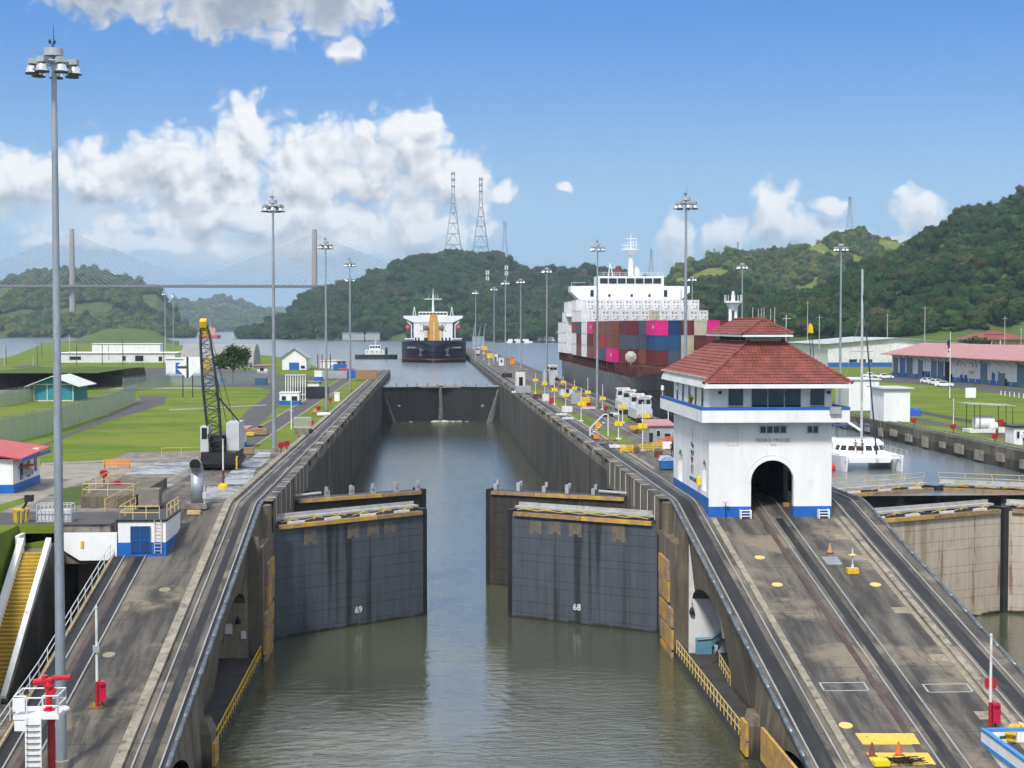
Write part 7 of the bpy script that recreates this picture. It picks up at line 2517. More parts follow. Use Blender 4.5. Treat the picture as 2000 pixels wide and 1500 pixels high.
b = MB(); b.box(-2.8, -0.5, 0, 0.9, 2.6, 0.5); b.box(1.4, -0.3, 0, 2.3, 1.0, 0.8); b.build('plinth', WHITE2, t)
b = MB(); b.cyl((1.9, 0.1, 0.8), (1.9, 0.1, 1.9), 0.25, 0.3, 8); b.cyl((1.2, 0.5, 1.6), (2.4, 0.5, 1.6), 0.14, 0.14, 6); b.build('pump', RED, t)
g = atZ(1991, 868)
hut('hut', 'white booth with black roof edge at the right edge of the picture', 'hut', g.x - 0.7, g.y, 3, 3, 2.2, WHITE, DARK, over=0.25, wins=[(0.35, 0.9, 0.3, 0.8, GLASS)])

# red call boxes / fire cabinets on posts
def callbox(label, px, py, scale=1.0, flip=1, deck=False):
    g = G(px, py) if deck else atZ(px, py, 12.15)
    t = thing('fire_cabinet', label, 'fire cabinet', g, group='red fire cabinets')
    b = MB(); b.cyl((0, 0, 0), (0, 0, 0.75), 0.09, 0.09, 6); b.build('post', RED, t)
    b = MB(); b.ext([(-0.28, -0.2, 0.7), (0.28, -0.2, 0.7), (0.42, -0.2, 1.35), (0.2, -0.2, 1.5), (-0.2, -0.2, 1.5), (-0.42, -0.2, 1.35)], (0, 0.5, 0)); b.build('cabinet', RED, t)
    t.scale = (scale, scale, scale)
    t.rotation_euler = (0, 0, flip * 0.4)
    return t
for i, (px, py, lab) in enumerate([(1733, 822, 'red fire cabinet nearest the blue tarpaulin'), (1785, 833, 'red fire cabinet on the right lawn edge with white marker post'), (1862, 846, 'red fire cabinet below the thin lamp post on the right bank'), (1944, 866, 'red fire cabinet nearest the camera on the right bank'), (1960, 843, 'red fire cabinet beside the tank shelter'),
                                   (549, 885, 'red fire cabinet right of the nearest left-bank mast'), (560, 882, 'red fire cabinet second from the left-bank mast'), (608, 838, 'red fire cabinet at the caged trailer'), (622, 808, 'red fire cabinet on the left bank, third from the crane'), (645, 790, 'red fire cabinet beside the white locker'), (203, 945, 'red hose reel on the concrete platform at left, farther one'), (229, 968, 'red hose reel on the concrete platform at left, nearer one'), (1150, 800, 'orange-red cabinet among the boxes on the centre wall'), (1183, 808, 'red cabinet at the foot of the centre wall mast')]):
    callbox(lab, px, py, 0.88)
# thin lamp post, flag, white markers on the right bank
g = atZ(1862, 832)
t = thing('lamp_post', 'thin white lamp post on the right bank', 'lamp post', g)
b = MB(); b.cyl((0, 0, 0), (0, 0, 4.2), 0.08, 0.05, 6); b.build('shaft', WHITE2, t)
b = MB(); b.box(-0.15, -0.15, 2.3, 0.15, 0.15, 2.7); b.build('lamp_head', GREY, t)
g = atZ(1855, 778)
t = thing('flagpole', 'white flagpole with a limp red, white and blue flag on the right lawn', 'flagpole', g)
Hf = (778 - 645) * g.y / F
b = MB(); b.cyl((0, 0, 0), (0, 0, Hf), 0.09, 0.05, 6); b.build('shaft', WHITE, t)
def flagpart(z0, z1, m, x0, x1, nm):
    b = MB(); b.grid(lambda u, v: (-(x0 + (x1 - x0) * u) * (0.8 + 0.2 * math.sin(7 * v + 3 * u)), 0.14 * math.sin(9 * u + 4 * v), z0 + (z1 - z0) * v - 0.5 * (x0 + (x1 - x0) * u)), 8, 10); b.build(nm, m, t)
NAVYF = mat('flag_navy', (0.01, 0.02, 0.09), 0.8)
flagpart(Hf - 3.4, Hf - 1.6, NAVYF, 0.05, 0.8, 'flag_blue_field'); flagpart(Hf - 5.0, Hf - 3.42, WHITE, 0.05, 0.8, 'flag_white_field')
flagpart(Hf - 4.2, Hf - 3.8, RED, 0.3, 0.6, 'flag_star')
for i, px in enumerate((1955, 1963, 1972, 1981, 1990, 1999)):
    g = atZ(px, 772 + i * 1.2)
    b = MB(); b.cyl((0, 0, 0), (0, 0, 1.0), 0.09, 0.09, 6)
    o = tag(b.build('bollard', WHITE), 'white bollard beside the shed road, %s from left' % ORD[i], 'bollard', 'white roadside bollards'); o.location = g

# cars
def car(label, px, py, rz, pickup=False):
    g = atZ(px, py, 12.15)
    t = thing('parked_car', label, 'car', g, rz, group='cars parked on the right bank')
    prof = [(-2.3, 0.35), (2.25, 0.35), (2.3, 0.75), (1.9, 0.95), (1.0, 1.0), (0.4, 1.5), (-1.3, 1.52), (-1.9, 1.05), (-2.3, 0.95)] if not pickup else [(-2.6, 0.4), (2.4, 0.4), (2.45, 0.9), (1.2, 1.05), (0.7, 1.65), (-0.6, 1.68), (-0.75, 1.1), (-2.6, 1.08)]
    b = MB(); b.ext([(x, -0.88, z) for x, z in prof], (0, 1.76, 0)); b.build('body', GEL, t)
    b = MB()
    xs = (-1.2, 0.35) if not pickup else (-0.5, 0.65)
    b.ext([(xs[0], -0.9, 1.08), (xs[1] + 0.4, -0.9, 1.08), (xs[1], -0.9, 1.42), (xs[0] + 0.1, -0.9, 1.42)], (0, 1.8, 0)); b.build('side_glass', GLASS, t)
    b = MB(); b.ext([(xs[1] + 0.6, -0.75, 1.05), (xs[1] + 0.6, 0.75, 1.05), (xs[1] + 0.1, 0.7, 1.47), (xs[1] + 0.1, -0.7, 1.47)], (0.03, 0, 0.02)); b.build('windscreen', GLASS, t)
    for x in (-1.45, 1.45):
        for s in (-1, 1):
            b = MB(); b.cyl((x, s * 0.78, 0.33), (x, s * 0.92, 0.33), 0.33, 0.33, 14); w = b.build('wheel', DARK, t)
            b = MB(); b.cyl((x, s * 0.9, 0.33), (x, s * 0.935, 0.33), 0.18, 0.18, 10); b.build('rim', GALV, w)
    for s in (-1, 1):
        b = MB(); b.box(2.26, s * 0.62 - 0.18, 0.62, 2.34, s * 0.62 + 0.18, 0.8); b.build('headlight', SILVER, t)
car('white pickup parked left of the pair near the warehouse canopy', 1698, 738, -0.2, True)
car('white car parked at the right of the pair near the warehouse canopy', 1730, 740, -0.3)
car('leftmost of three white cars parked by the long shed', 1813, 749, -1.2)
car('middle one of three white cars parked by the long shed', 1829, 752, -1.2)
car('rightmost of three white cars parked by the long shed', 1845, 756, -0.5)
# yellow jib poking out behind the control house
g = atY(1583, 690, 420)
t = thing('crane_jib', 'yellow-headed black crane jib behind the right roof edge of the control house', 'crane', (g.x, 420, 12.15))
Hc = atY(1580, 632, 420).z - 12.15
b = MB()
for s in (-1, 1):
    b.cyl((0.9 + s * 0.45, 0, 0), (s * 0.4, 0, Hc - 2), 0.1, 0.1, 5)
for k in range(7):
    z0, z1 = k * (Hc - 2) / 7, (k + 1) * (Hc - 2) / 7
    x0, x1 = 0.9 * (1 - z0 / (Hc - 2)), 0.9 * (1 - z1 / (Hc - 2))
    b.cyl((x0 - 0.45, 0, z0), (x1 + 0.42, 0, z1), 0.05, 0.05, 4)
b.build('boom', DARK, t)
b = MB(); b.ext([(-0.7, -0.3, Hc - 2.6), (0.7, -0.3, Hc - 2.6), (0.45, -0.3, Hc - 0.6), (0.1, -0.3, Hc), (-0.3, -0.3, Hc), (-0.55, -0.3, Hc - 0.6)], (0, 0.6, 0)); b.build('boom_head', mat('crane_yellow', (0.72, 0.45, 0.01)), t)
# ------------------------------------------------------------------ towing locomotives
def loco(label, px, py, Y=None):
    g = G(px, py)
    t = thing('towing_locomotive', label, 'locomotive', (g.x, g.y, 12.25), group='towing locomotives')
    b = MB()
    b.ext([(-1.25, -5.0, 0.5), (1.25, -5.0, 0.5), (1.25, -5.0, 2.0), (1.0, -5.0, 2.5), (-1.0, -5.0, 2.5), (-1.25, -5.0, 2.0)], (0, 10, 0)); b.build('body', LGREY, t)
    for y in (-4.9, 3.2):
        b = MB(); b.ext([(-1.15, y, 2.5), (1.15, y, 2.5), (1.0, y, 3.9), (-1.0, y, 3.9)], (0, 1.7, 0)); c = b.build('cab', LGREY, t)
        b = MB(); b.box(-0.95, y - 0.05, 2.9, -0.05, y + 0.0, 3.6); b.box(0.05, y - 0.05, 2.9, 0.95, y, 3.6); b.build('pane', GLASS, c)
        b = MB(); b.box(-1.2, y - 0.1, 3.9, 1.2, y + 1.8, 4.15); b.build('cab_roof', LGREY, c)
        b = MB(); b.ball((-1.0, y - 0.05, 3.95), 0.13, 8, 5); b.ball((0.9, y - 0.05, 3.95), 0.13, 8, 5)
        mm = MATS.get('lit_red_lamp')
        if mm is None:
            mm = bpy.data.materials.new('lit_red_lamp'); mm.use_nodes = True
            q = mm.node_tree.nodes['Principled BSDF']; q.inputs['Base Color'].default_value = (0.6, 0.1, 0.1, 1); q.inputs['Emission Color'].default_value = (1, 0.35, 0.3, 1); q.inputs['Emission Strength'].default_value = 1.6
            MATS['lit_red_lamp'] = mm
        b.build('signal_lamp', mm, c)
    b = MB(); b.box(-1.3, -5.3, 0.15, 1.3, -4.9, 0.75); b.box(-1.3, 4.9, 0.15, 1.3, 5.3, 0.75); b.build('buffer_beam', DARK, t)
    for s in (-0.9, 0.9):
        b = MB(); b.cyl((s, -5.35, 1.0), (s, -5.2, 1.0), 0.3, 0.3, 12); b.build('fairlead', mat('ochre_fairlead', (0.5, 0.3, 0.12), 0.6), t)
    for y in (-3.6, -1.8, 1.8, 3.6):
        b = MB(); b.cyl((-0.9, y, 0.38), (0.9, y, 0.38), 0.38, 0.38, 12); b.build('wheelset', DARK, t)
    return t
loco('nearer grey towing locomotive beside the container ship hull', 1250, 822)
loco('farther grey towing locomotive beside the container ship hull', 1222, 806)
loco('grey towing locomotive with red cab left of the ship stern', 1078, 742)
loco('far towing locomotive on the left track of the centre wall', 932, 694)

b = MB()
for (x, y, sx, sy, sz) in ((33.9, 205, 39.5, 300, 18), (33.9, 205, 42, 285, 19), (36.2, 230, 39, 330, 17.8), (36, 238, 38.8, 318, 17.8), (36, 430, 38.8, 440, 17.6)):
    p, q = Vector((x, y, 14.2)), Vector((sx, sy, sz))
    b.tube([p.lerp(q, k / 8) - Vector((0, 0, 1.6 * (k / 8) * (1 - k / 8))) for k in range(9)], 0.035, 4)
tag(b.build('tow_cables', DARK), 'thin tow cables between the locomotives and the container ship', 'cables', kind='stuff')
# ------------------------------------------------------------------ yellow marker boards on white posts
def board_sign(label, px, ysign, ybase, ytop):
    g = G(px, ybase)
    k = g.y / F
    t = thing('marker_post', label, 'sign', g, group='yellow marker boards')
    Hh = (ybase - ytop) * k
    zs_ = (ybase - ysign) * k
    b = MB(); b.cyl((0, 0, 0), (0, 0, Hh), 0.075, 0.06, 6); b.build('post', WHITE2, t)
    b = MB(); b.box(-0.55, -0.16, zs_ - 0.3, 0.55, -0.08, zs_ + 0.3); b.build('board', SIGNY, t)
    b = MB(); b.cbox((0.2, 0.12, zs_ - 0.02), (1.05, 0.08, 0.56), R(55)); b.build('rear_board', SIGNY, t)
    b = MB(); b.box(-0.35, -0.35, 0, 0.35, 0.35, 0.16); b.build('base', WHITE2, t)
sg = [(1046, 742, 770, 728), (1064, 749, 778, 742), (1083, 761, 790, 735), (1100, 746, 772, 735), (1105, 772, 796, 745), (1135, 788, 823, 757), (1148, 766, 792, 737), (1177, 778, 800, 750), (1208, 827, 858, 788), (1216, 794, 826, 762), (1255, 831, 883, 784), (1261, 812, 842, 776), (1305, 832, 857, 800), (1122, 758, 778, 742), (955, 697, 712, 690), (945, 690, 702, 684)]
for i, q in enumerate(sg):
    nm_ = ['first', 'second', 'third', 'fourth', 'fifth', 'sixth', 'seventh', 'eighth', 'ninth', 'tenth', 'eleventh', 'twelfth', 'thirteenth'][min(i, 12)]
    lab = {10: 'tallest yellow marker board with white foot, nearest the blue skip', 12: 'yellow marker board nearest the control house wall', 11: 'yellow marker board in front of the nearer locomotive', 13: 'yellow marker board beside the small grey-roofed hut on the centre wall',
           14: 'far yellow marker board, right one of the pair near the grey block', 15: 'far yellow marker board, left one of the pair near the grey block'}.get(i, 'yellow marker board on the centre wall, %s counted from the far end' % nm_)
    board_sign(lab, *q)

# ------------------------------------------------------------------ huts and gear on the centre wall
def chut(name, label, cat, pxl, pxr, pyb, hpx, d, wm, rm, **kw):
    return hutpx(name, label, cat, pxl, pxr, pyb, hpx, d, wm, rm, z=12.2, **kw)
chut('hut', 'grey hut with pink roof on the centre wall beside the control house', 'hut', 1268, 1316, 868, 36, 6, GREY, PINKROOF, roof='shed', rise=0.4, over=0.25, wins=[(0.3, 0.45, 0.14, 0.3, GLASS), (0.62, 0.3, 0.25, 0.3, DARK)], doors=[(0.02, 0.0, 0.1, 0.6, DARK)])
chut('hut', 'small white hut with dark red roof in the middle of the centre wall', 'hut', 1095, 1120, 772, 17, 6, WHITE2, mat('dark_red_roof', (0.18, 0.06, 0.05), 0.6), over=0.5, wins=[(0.35, 0.3, 0.3, 0.4, GLASS)])
chut('gatehouse', 'white frame gatehouse with arched doorway on the centre wall', 'hut', 1008, 1026, 756, 32, 5, WHITE2, CONC, over=0.2, doors=[(0.35, 0.0, 0.35, 0.6, BLACK)])
chut('cabin', 'white cabin with dark window on the far centre wall', 'hut', 975, 984, 714, 14, 4, WHITE, WHITE2, over=0.1, wins=[(0.3, 0.45, 0.35, 0.35, GLASS)])
chut('cabin', 'white cabin with dark doorway left of the windowed cabin', 'hut', 964, 972, 706, 13, 4, WHITE, WHITE2, over=0.1, doors=[(0.4, 0, 0.3, 0.7, BLACK)])
chut('cabinet', 'orange-red container cabin on the far centre wall', 'cabin', 997, 1006, 712, 13, 5, ORANGE, RED, over=0.0)
chut('block_hut', 'grey-blue block hut with antennas at the far end of the centre wall', 'hut', 923, 946, 682, 24, 10, mat('blue_grey_render', (0.26, 0.32, 0.38), 0.7), GREY, over=0.0)
chut('substation', 'grey machine block left of the far towing locomotive', 'cabinet', 1062, 1082, 752, 26, 4, LGREY, GREY, over=0.0)
b = MB()
for (px, hp) in ((924, 30), (944, 26), (934, 20)):
    q = atY(px, 658, 1020); b.cyl((q.x, 1020, q.z - 2), (q.x + 1.5, 1020, q.z + hp * 0.34), 0.3, 0.15, 5)
tag(b.build('antenna_cluster', GREY), 'cluster of thin antennas on the far grey-blue block hut', 'antenna', kind='stuff')

def boxy(name, label, cat, px, py, dims, m, z0=0.0, rz=0.0, deck=True):
    """small gear: bevel-topped chest with lid and feet"""
    g = G(px, py) if deck else atZ(px, py)
    t = thing(name, label, cat, (g.x, g.y, g.z + z0), rz)
    w, d, hh = dims
    b = MB(); b.box(-w / 2, 0, 0.08, w / 2, d, hh * 0.8); b.build('body', m, t)
    b = MB(); b.ext([(-w / 2 - 0.03, 0, hh * 0.8), (w / 2 + 0.03, 0, hh * 0.8), (w / 2 - 0.05, 0, hh), (-w / 2 + 0.05, 0, hh)], (0, d, 0)); b.build('lid', m, t)
    b = MB(); b.box(-w / 2 + 0.05, 0.05, 0, -w / 2 + 0.15, d - 0.05, 0.08); b.box(w / 2 - 0.15, 0.05, 0, w / 2 - 0.05, d - 0.05, 0.08); b.build('skid', DARK, t)
    return t
g = G(1306, 918)
t = thing('covered_skip', 'blue skip under a white and blue cover left of the control house', 'skip', g)
b = MB(); b.ext([(-0.75, 0, 0.1), (0.75, 0, 0.1), (0.85, 0, 0.95), (-0.85, 0, 0.95)], (0, 1.6, 0)); b.build('body', mat('skip_bright_blue', (0.02, 0.13, 0.34), 0.5), t)
b = MB(); b.ext([(-0.9, -0.05, 0.95), (0.9, -0.05, 0.95), (0.3, -0.05, 1.4), (-0.45, -0.05, 1.4)], (0, 1.7, 0)); b.build('cover', mat('cover_pale_blue', (0.3, 0.4, 0.6), 0.6, var=0.3, scale=2), t)
# barricades, pallets, crates
def barricade(label, px, py, w, m, name='barricade'):
    g = G(px, py)
    t = thing(name, label, 'barricade', g)
    for s in (-1, 1):
        b = MB(); b.cyl((s * w / 2, -0.25, 0), (s * w / 2, 0, 1.0), 0.05, 0.05, 5); b.cyl((s * w / 2, 0.25, 0), (s * w / 2, 0, 1.0), 0.05, 0.05, 5); b.build('leg', m, t)
    for k in range(3):
        b = MB(); b.box(-w / 2 - 0.1, -0.06, 0.3 + 0.27 * k, w / 2 + 0.1, -0.01, 0.47 + 0.27 * k); b.build('rail', m, t)
for i, (px, py, w, m, lab) in enumerate([(1262, 884, 1.7, YR, 'bright yellow barricade beside the tallest marker board'), (1280, 880, 1.6, YR, 'yellow barricade right of the tallest marker board'), (1224, 886, 1.4, YELLOW, 'ochre barricade in front of the pallets'), (1298, 872, 1.6, mat('safety_orange', (0.7, 0.16, 0.05), 0.5), 'orange barricade beside the two workers'),
                                         (1310, 868, 1.4, MATS['safety_orange'], 'orange barricade nearest the control house'), (1248, 845, 2.4, YELLOW, 'long yellow barricade behind the lone worker'), (228, 915, 2.6, ORANGE, 'orange frame over the red hydrants left of the crane yard')]):
    barricade(lab, px, py, w, m)
def pallets(label, px, py, n, w=1.3):
    g = G(px, py)
    t = thing('pallet_stack', label, 'pallets', g, rnd.uniform(-.4, .4))
    for k in range(n):
        for j in range(4):
            b = MB(); b.box(-w / 2, -0.5 + 0.28 * j, 0.16 * k + 0.1, w / 2, -0.3 + 0.28 * j, 0.16 * k + 0.13); b.build('slat', WOOD, t)
        b = MB()
        for x in (-w / 2, -0.06, w / 2 - 0.12):
            b.box(x, -0.5, 0.16 * k, x + 0.12, 0.54, 0.1 + 0.16 * k)
        b.build('bearer', WOOD, t)
pallets('leaning brown pallets beside the ochre barricade', 1238, 884, 5)
pallets('low pallet on the grass bed edge', 1190, 862, 2, 1.8)
pallets('pallet pile behind the lone worker', 1245, 846, 4, 2.2)
KW = ('notice box', 'concrete box', 'box van', 'orange board', 'orange marker', 'cabinet', 'white tub', 'bollard machine', 'machinery', 'white pad', 'tarpaulined bundle', 'kerb block', 'cover', 'wooden bench', 'grey bench', 'crate', 'mooring block', 'brown block', 'trolley', 'grey machine', 'slab stack', 'timber stack', 'steel girders', 'float', 'timber shed', 'vehicle', 'container', 'tank', 'valve box', 'yellow box', 'table', 'equipment')
for i, (px, py, dims, m, lab) in enumerate([
    (1168, 838, (0.7, 0.3, 1.0), mat('orange_board', (0.75, 0.33, 0.0), 0.5), 'orange board standing on the centre wall grass'), (1165, 858, (0.7, 0.4, 0.6), ORANGE, 'round orange marker in front of the white steps'), (1144, 795, (1.6, 1.0, 1.8), YELLOW, 'yellow cabinet behind the middle marker boards'),
    (1108, 806, (1.8, 1.0, 1.1), WHITE2, 'white tub on the centre wall'), (1066, 784, (1.3, 0.8, 1.5), WHITE2, 'white notice box among red gear'), (1078, 790, (1.0, 0.8, 1.3), RED, 'red cabinet right of the white notice box'), (1052, 778, (2.2, 1.2, 0.9), RUST, 'rusty red machinery left of the white notice box'),
    (1126, 790, (2.0, 1.6, 2.2), GREY, 'grey bollard machine in the middle of the centre wall'), (1097, 812, (1.8, 1.0, 0.35), WHITE2, 'low white pad on the centre wall, farther one'), (1110, 820, (1.8, 1.0, 0.35), WHITE2, 'low white pad on the centre wall, nearer one'), (1207, 876, (2.0, 1.0, 0.4), WHITE2, 'white tarpaulined bundle left of the ochre barricade'),
    (1180, 868, (3.2, 0.5, 0.3), CONC, 'long pale kerb block on the centre wall'), (1187, 815, (1.8, 1.0, 0.6), DARK, 'black machinery at the foot of the centre wall mast'), (1200, 812, (1.4, 0.9, 0.5), WHITE2, 'white cover beside the black machinery'), (1150, 800, (2.4, 0.6, 0.5), LGREY, 'low grey bench left of the centre wall mast'),
    (1304, 878, (1.2, 0.8, 0.9), WHITE, 'white crate beside the two workers'), (1287, 893, (0.9, 0.6, 0.7), RUST, 'rusty mooring block near the two workers'), (1298, 899, (1.1, 0.6, 0.5), ORANGE, 'orange-brown block near the blue skip'),
    (990, 737, (3.0, 1.4, 1.2), DARK, 'dark trolley on the far centre wall'), (1022, 768, (3.4, 2.0, 1.6), GREY, 'grey machine below the gatehouse'), (1005, 768, (1.2, 1.0, 0.5), WHITE2, 'white pad below the gatehouse'),
    (946, 684, (4, 2, 2.6), YELLOW, 'yellow machinery on the far centre wall'), (957, 700, (3, 2, 2.4), YELLOW, 'ochre machinery right of the far towing locomotive'), (940, 676, (4, 3, 3), WHITE2, 'white box van on the far centre wall'),
    (592, 852, (1.5, 1.0, 0.9), CONC, 'pale concrete box of the caged trailer'), (470, 846, (2.0, 1.0, 0.4), CONC, 'flat concrete slab stack by the white booth'), (500, 850, (3.0, 1.6, 0.9), WOOD, 'timber stack on the left lawn'), (605, 778, (7.5, 3.0, 2.4), DARK, 'stack of black steel girders on the left bank'),
    (618, 806, (1.2, 0.8, 0.6), ORANGE, 'orange float below the red cabinet on the left bank'), (632, 812, (2.2, 1.6, 0.5), WHITE, 'white cover on the left bank kerb'), (650, 740, (8, 3, 2.2), GREY, 'row of grey equipment by the far left bank'),
    (675, 735, (5, 3, 2.4), mat('van_red', (0.4, 0.05, 0.08), 0.4), 'red vehicle by the far left bank'), (688, 738, (4, 3, 2.2), BLUE, 'blue container by the far left bank'), (663, 728, (4, 3, 2.8), BLUE, 'bright blue tank beside the far pair of masts'), (715, 742, (6, 3, 2.6), WOOD, 'tan timber shed beside the far left track'),
    (508, 840, (0.7, 0.5, 0.6), DARK, 'small black valve box on the left lawn'), (485, 852, (1.5, 0.8, 0.5), YELLOW, 'yellow box beside the white booth'), (442, 900, (1.2, 0.7, 0.7), WOOD, 'sawhorse table at the end of the pale slabs'), (478, 888, (2.0, 0.8, 0.8), WOOD, 'wooden bench at the yard corner')]):
    kw = [k for k in KW if k in lab][0]
    boxy(kw.replace(' ', '_'), lab, kw, px, py, dims, m)
hutpx('service_booth', 'white and blue service booth on the left bank', 'hut', 546, 584, 790, 22, 4, WHITE, WHITE2, base=0.8, over=0.1, wins=[(0.12, 0.4, 0.2, 0.35, GLASS), (0.6, 0.35, 0.3, 0.4, DARK)])
t = thing('wire_cage', 'grey wire cage behind the nearest light mast on the left platform', 'cage', (-28.9, 119.6, 12.136))
b = MB()
for k in range(10):
    for y in (0, 1.3):
        b.cyl((-1.3 + 0.29 * k, y, 0), (-1.3 + 0.29 * k, y, 1.35), 0.03, 0.03, 4)
for z in (0.05, 0.7, 1.35):
    b.tube([(-1.3, 0, z), (1.3, 0, z), (1.3, 1.3, z), (-1.3, 1.3, z), (-1.3, 0, z)], 0.035, 4)
b.build('cage_bars', LGREY, t)
b = MB(); b.box(-1.2, 0.1, 0.1, 1.2, 1.2, 0.9); b.build('load', LGREY, t)
t = thing('reel_stand', 'yellow slatted reel stand at the left edge beside the wire cage', 'reel stand', (-31.4, 119.8, 12.136))
for k in range(9):
    a_ = 2 * math.pi * k / 9
    b = MB(); b.cyl((0.5 * math.cos(a_), 0.5 * math.sin(a_), 0), (0.58 * math.cos(a_), 0.58 * math.sin(a_), 1.0), 0.06, 0.06, 5); b.build('slat', YR, t)
b = MB(); b.lathe([(0.62, 0.95), (0.62, 1.05), (0.3, 1.05)], n=14); b.build('ring', YR, t)
b = MB(); b.cyl((0.1, 0, 1.0), (0.5, 0, 1.7), 0.12, 0.1, 6); b.box(0.3, -0.3, 1.6, 0.9, 0.3, 2.1); b.build('winch', DARK, t)
# white access steps
g = G(1165, 852)
t = thing('access_steps', 'white tubular access steps on the centre wall grass', 'steps', g)
for k in range(6):
    b = MB(); b.box(-0.8 + 0.32 * k, -0.5, 0.3 + 0.3 * k, -0.5 + 0.32 * k, 0.5, 0.36 + 0.3 * k); b.build('tread', WHITE2, t)
b = MB()
for s in (-0.5, 0.5):
    b.tube([(-0.9, s, 1.1), (1.0, s, 3.0), (1.6, s, 3.0), (1.6, s, 0)], 0.05, 5)
    b.cyl((-0.9, s, 0), (-0.9, s, 1.1), 0.05, 0.05, 5)
b.build('handrail', WHITE2, t)
# caged trailer on the left bank
g = atZ(590, 848, 12.15)
t = thing('cage_trailer', 'pale barred cage trailer on the left lawn strip', 'trailer', g)
b = MB()
for x in [-1.1 + 0.28 * k for k in range(9)]:
    for y in (0, 1.6):
        b.cyl((x, y, 0.9), (x, y, 2.3), 0.035, 0.035, 4)
for z in (0.9, 2.3):
    b.tube([(-1.1, 0, z), (1.15, 0, z), (1.15, 1.6, z), (-1.1, 1.6, z), (-1.1, 0, z)], 0.045, 4)
b.build('cage', LGREY, t)
b = MB(); b.cyl((1.2, -0.1, 0.4), (1.2, 0.1, 0.4), 0.4, 0.4, 12); b.build('wheel', DARK, t)
b = MB(); b.box(-1.1, 0, 0, 0.3, 1.6, 0.85); b.build('bed', CONC, t)
# white barred rack
g = atZ(573, 782, 12.15)
t = thing('rack', 'tall white barred rack beside the service booth', 'rack', g)
b = MB()
for k in range(9):
    b.cyl((-1.6 + 0.5 * k, 0, 0), (-1.6 + 0.5 * k, 0.6, 5.2), 0.09, 0.09, 4)
for z in (1.2, 5.2):
    b.cyl((-1.7, 0.3, z), (2.5, 0.3, z), 0.09, 0.09, 4)
b.build('bars', WHITE, t)
# thin white post on left lawn
g = atZ(569, 838, 12.15)
t = thing('marker_mast', 'thin white marker mast on the left lawn strip', 'post', g)
b = MB(); b.cyl((0, 0, 0), (0, 0, 5.0), 0.08, 0.06, 6); b.build('shaft', WHITE, t)
b = MB(); b.box(-0.3, -0.05, 2.6, 0.3, 0.05, 2.8); b.build('arm', GREY, t)

# ------------------------------------------------------------------ left platform with railings
pl = thing('valve_platform', 'low stained concrete platform with steps left of the crane yard', 'platform', (0, 0, 0))
a, c = atZ(158, 992, 12.15), atZ(232, 935, 12.15)
pl.location = a
b = MB(); b.box(0, 0, 0, 4.4, 16, 0.95); b.build('block', WALLB, pl)
b = MB()
for k in range(5):
    b.box(4.4, 2.0 + 0.01 * k, 0, 5.9 - 0.3 * k, 3.6, 0.19 * (k + 1))
b.build('steps', CONC, pl)
b = MB(); b.box(4.7, 0.1, 0, 6.4, 1.6, 1.5); b.build('pedestal', CONC, pl)
o3 = Vector(a)
railing('railing', 'pale yellow railing around the stained platform at left', 'railing', [o3 + Vector((4.3, 0.1, 0.95)), o3 + Vector((0.1, 0.1, 0.95)), o3 + Vector((0.1, 15.8, 0.95))], PALEY, step=2.6)
railing('railing', 'pale yellow stair rail down from the stained platform', 'railing', [o3 + Vector((4.5, 1.9, 0.9)), o3 + Vector((2.6, -3.0, 0.0))], PALEY, step=1.6)
railing('railing', 'yellow railing in front of the lawn left of the crane', 'railing', [atZ(316, 893, 12.2), atZ(392, 891, 12.2)], PALEY, step=2.4)
# post with orange base and yellow-black foot
g = G(436, 954)
t = thing('lamp_post', 'thin lamp post with rusty base in front of the rail crane', 'lamp post', g)
b = MB(); b.cyl((0, 0, 0.6), (0, 0, 4.6), 0.08, 0.07, 6); b.build('shaft', WHITE2, t)
b = MB(); b.cyl((0, 0, 0.3), (0, 0, 1.7), 0.13, 0.12, 8); b.build('lower_shaft', RUST, t)
b = MB(); b.lathe([(0.5, 0), (0.45, 0.3), (0.2, 0.5)], n=10); b.build('foot', YELLOW, t)

# ------------------------------------------------------------------ things on the ramps
DISC = mat('yellow_disc_paint', (0.66, 0.5, 0.16), 0.6, var=0.1, c2=(0.4, 0.32, 0.15), cov=(0.5, 0.75))
def tilt(Y): return math.atan(0.1935) if 81 < Y < 129.5 else 0.0
for i, (px, py, lab) in enumerate([(1484, 1089, 'pale yellow manhole cover on the right ramp, nearest the arch'), (1518, 1142, 'pale yellow manhole cover left of the slot rail, middle of the right ramp'), (1710, 1142, 'pale yellow manhole cover right of the tracks on the right ramp'), (1652, 1417, 'pale yellow manhole cover above the yellow plates'), (1990, 1416, 'pale yellow manhole cover beside the blue-rimmed pit'), (213, 1279, 'tan manhole cover in the middle of the left ramp'), (322, 1152, 'faded manhole cover on the upper left ramp')]):
    g = G(px, py)
    b = MB(); b.cyl((0, 0, -0.02), (0, 0, 0.035), 0.42, 0.40, 20)
    o = tag(b.build('manhole_cover', DISC if i < 5 else TANP), lab, 'manhole cover', 'manhole covers'); o.location = g; o.rotation_euler = (tilt(g.y), 0, 0)
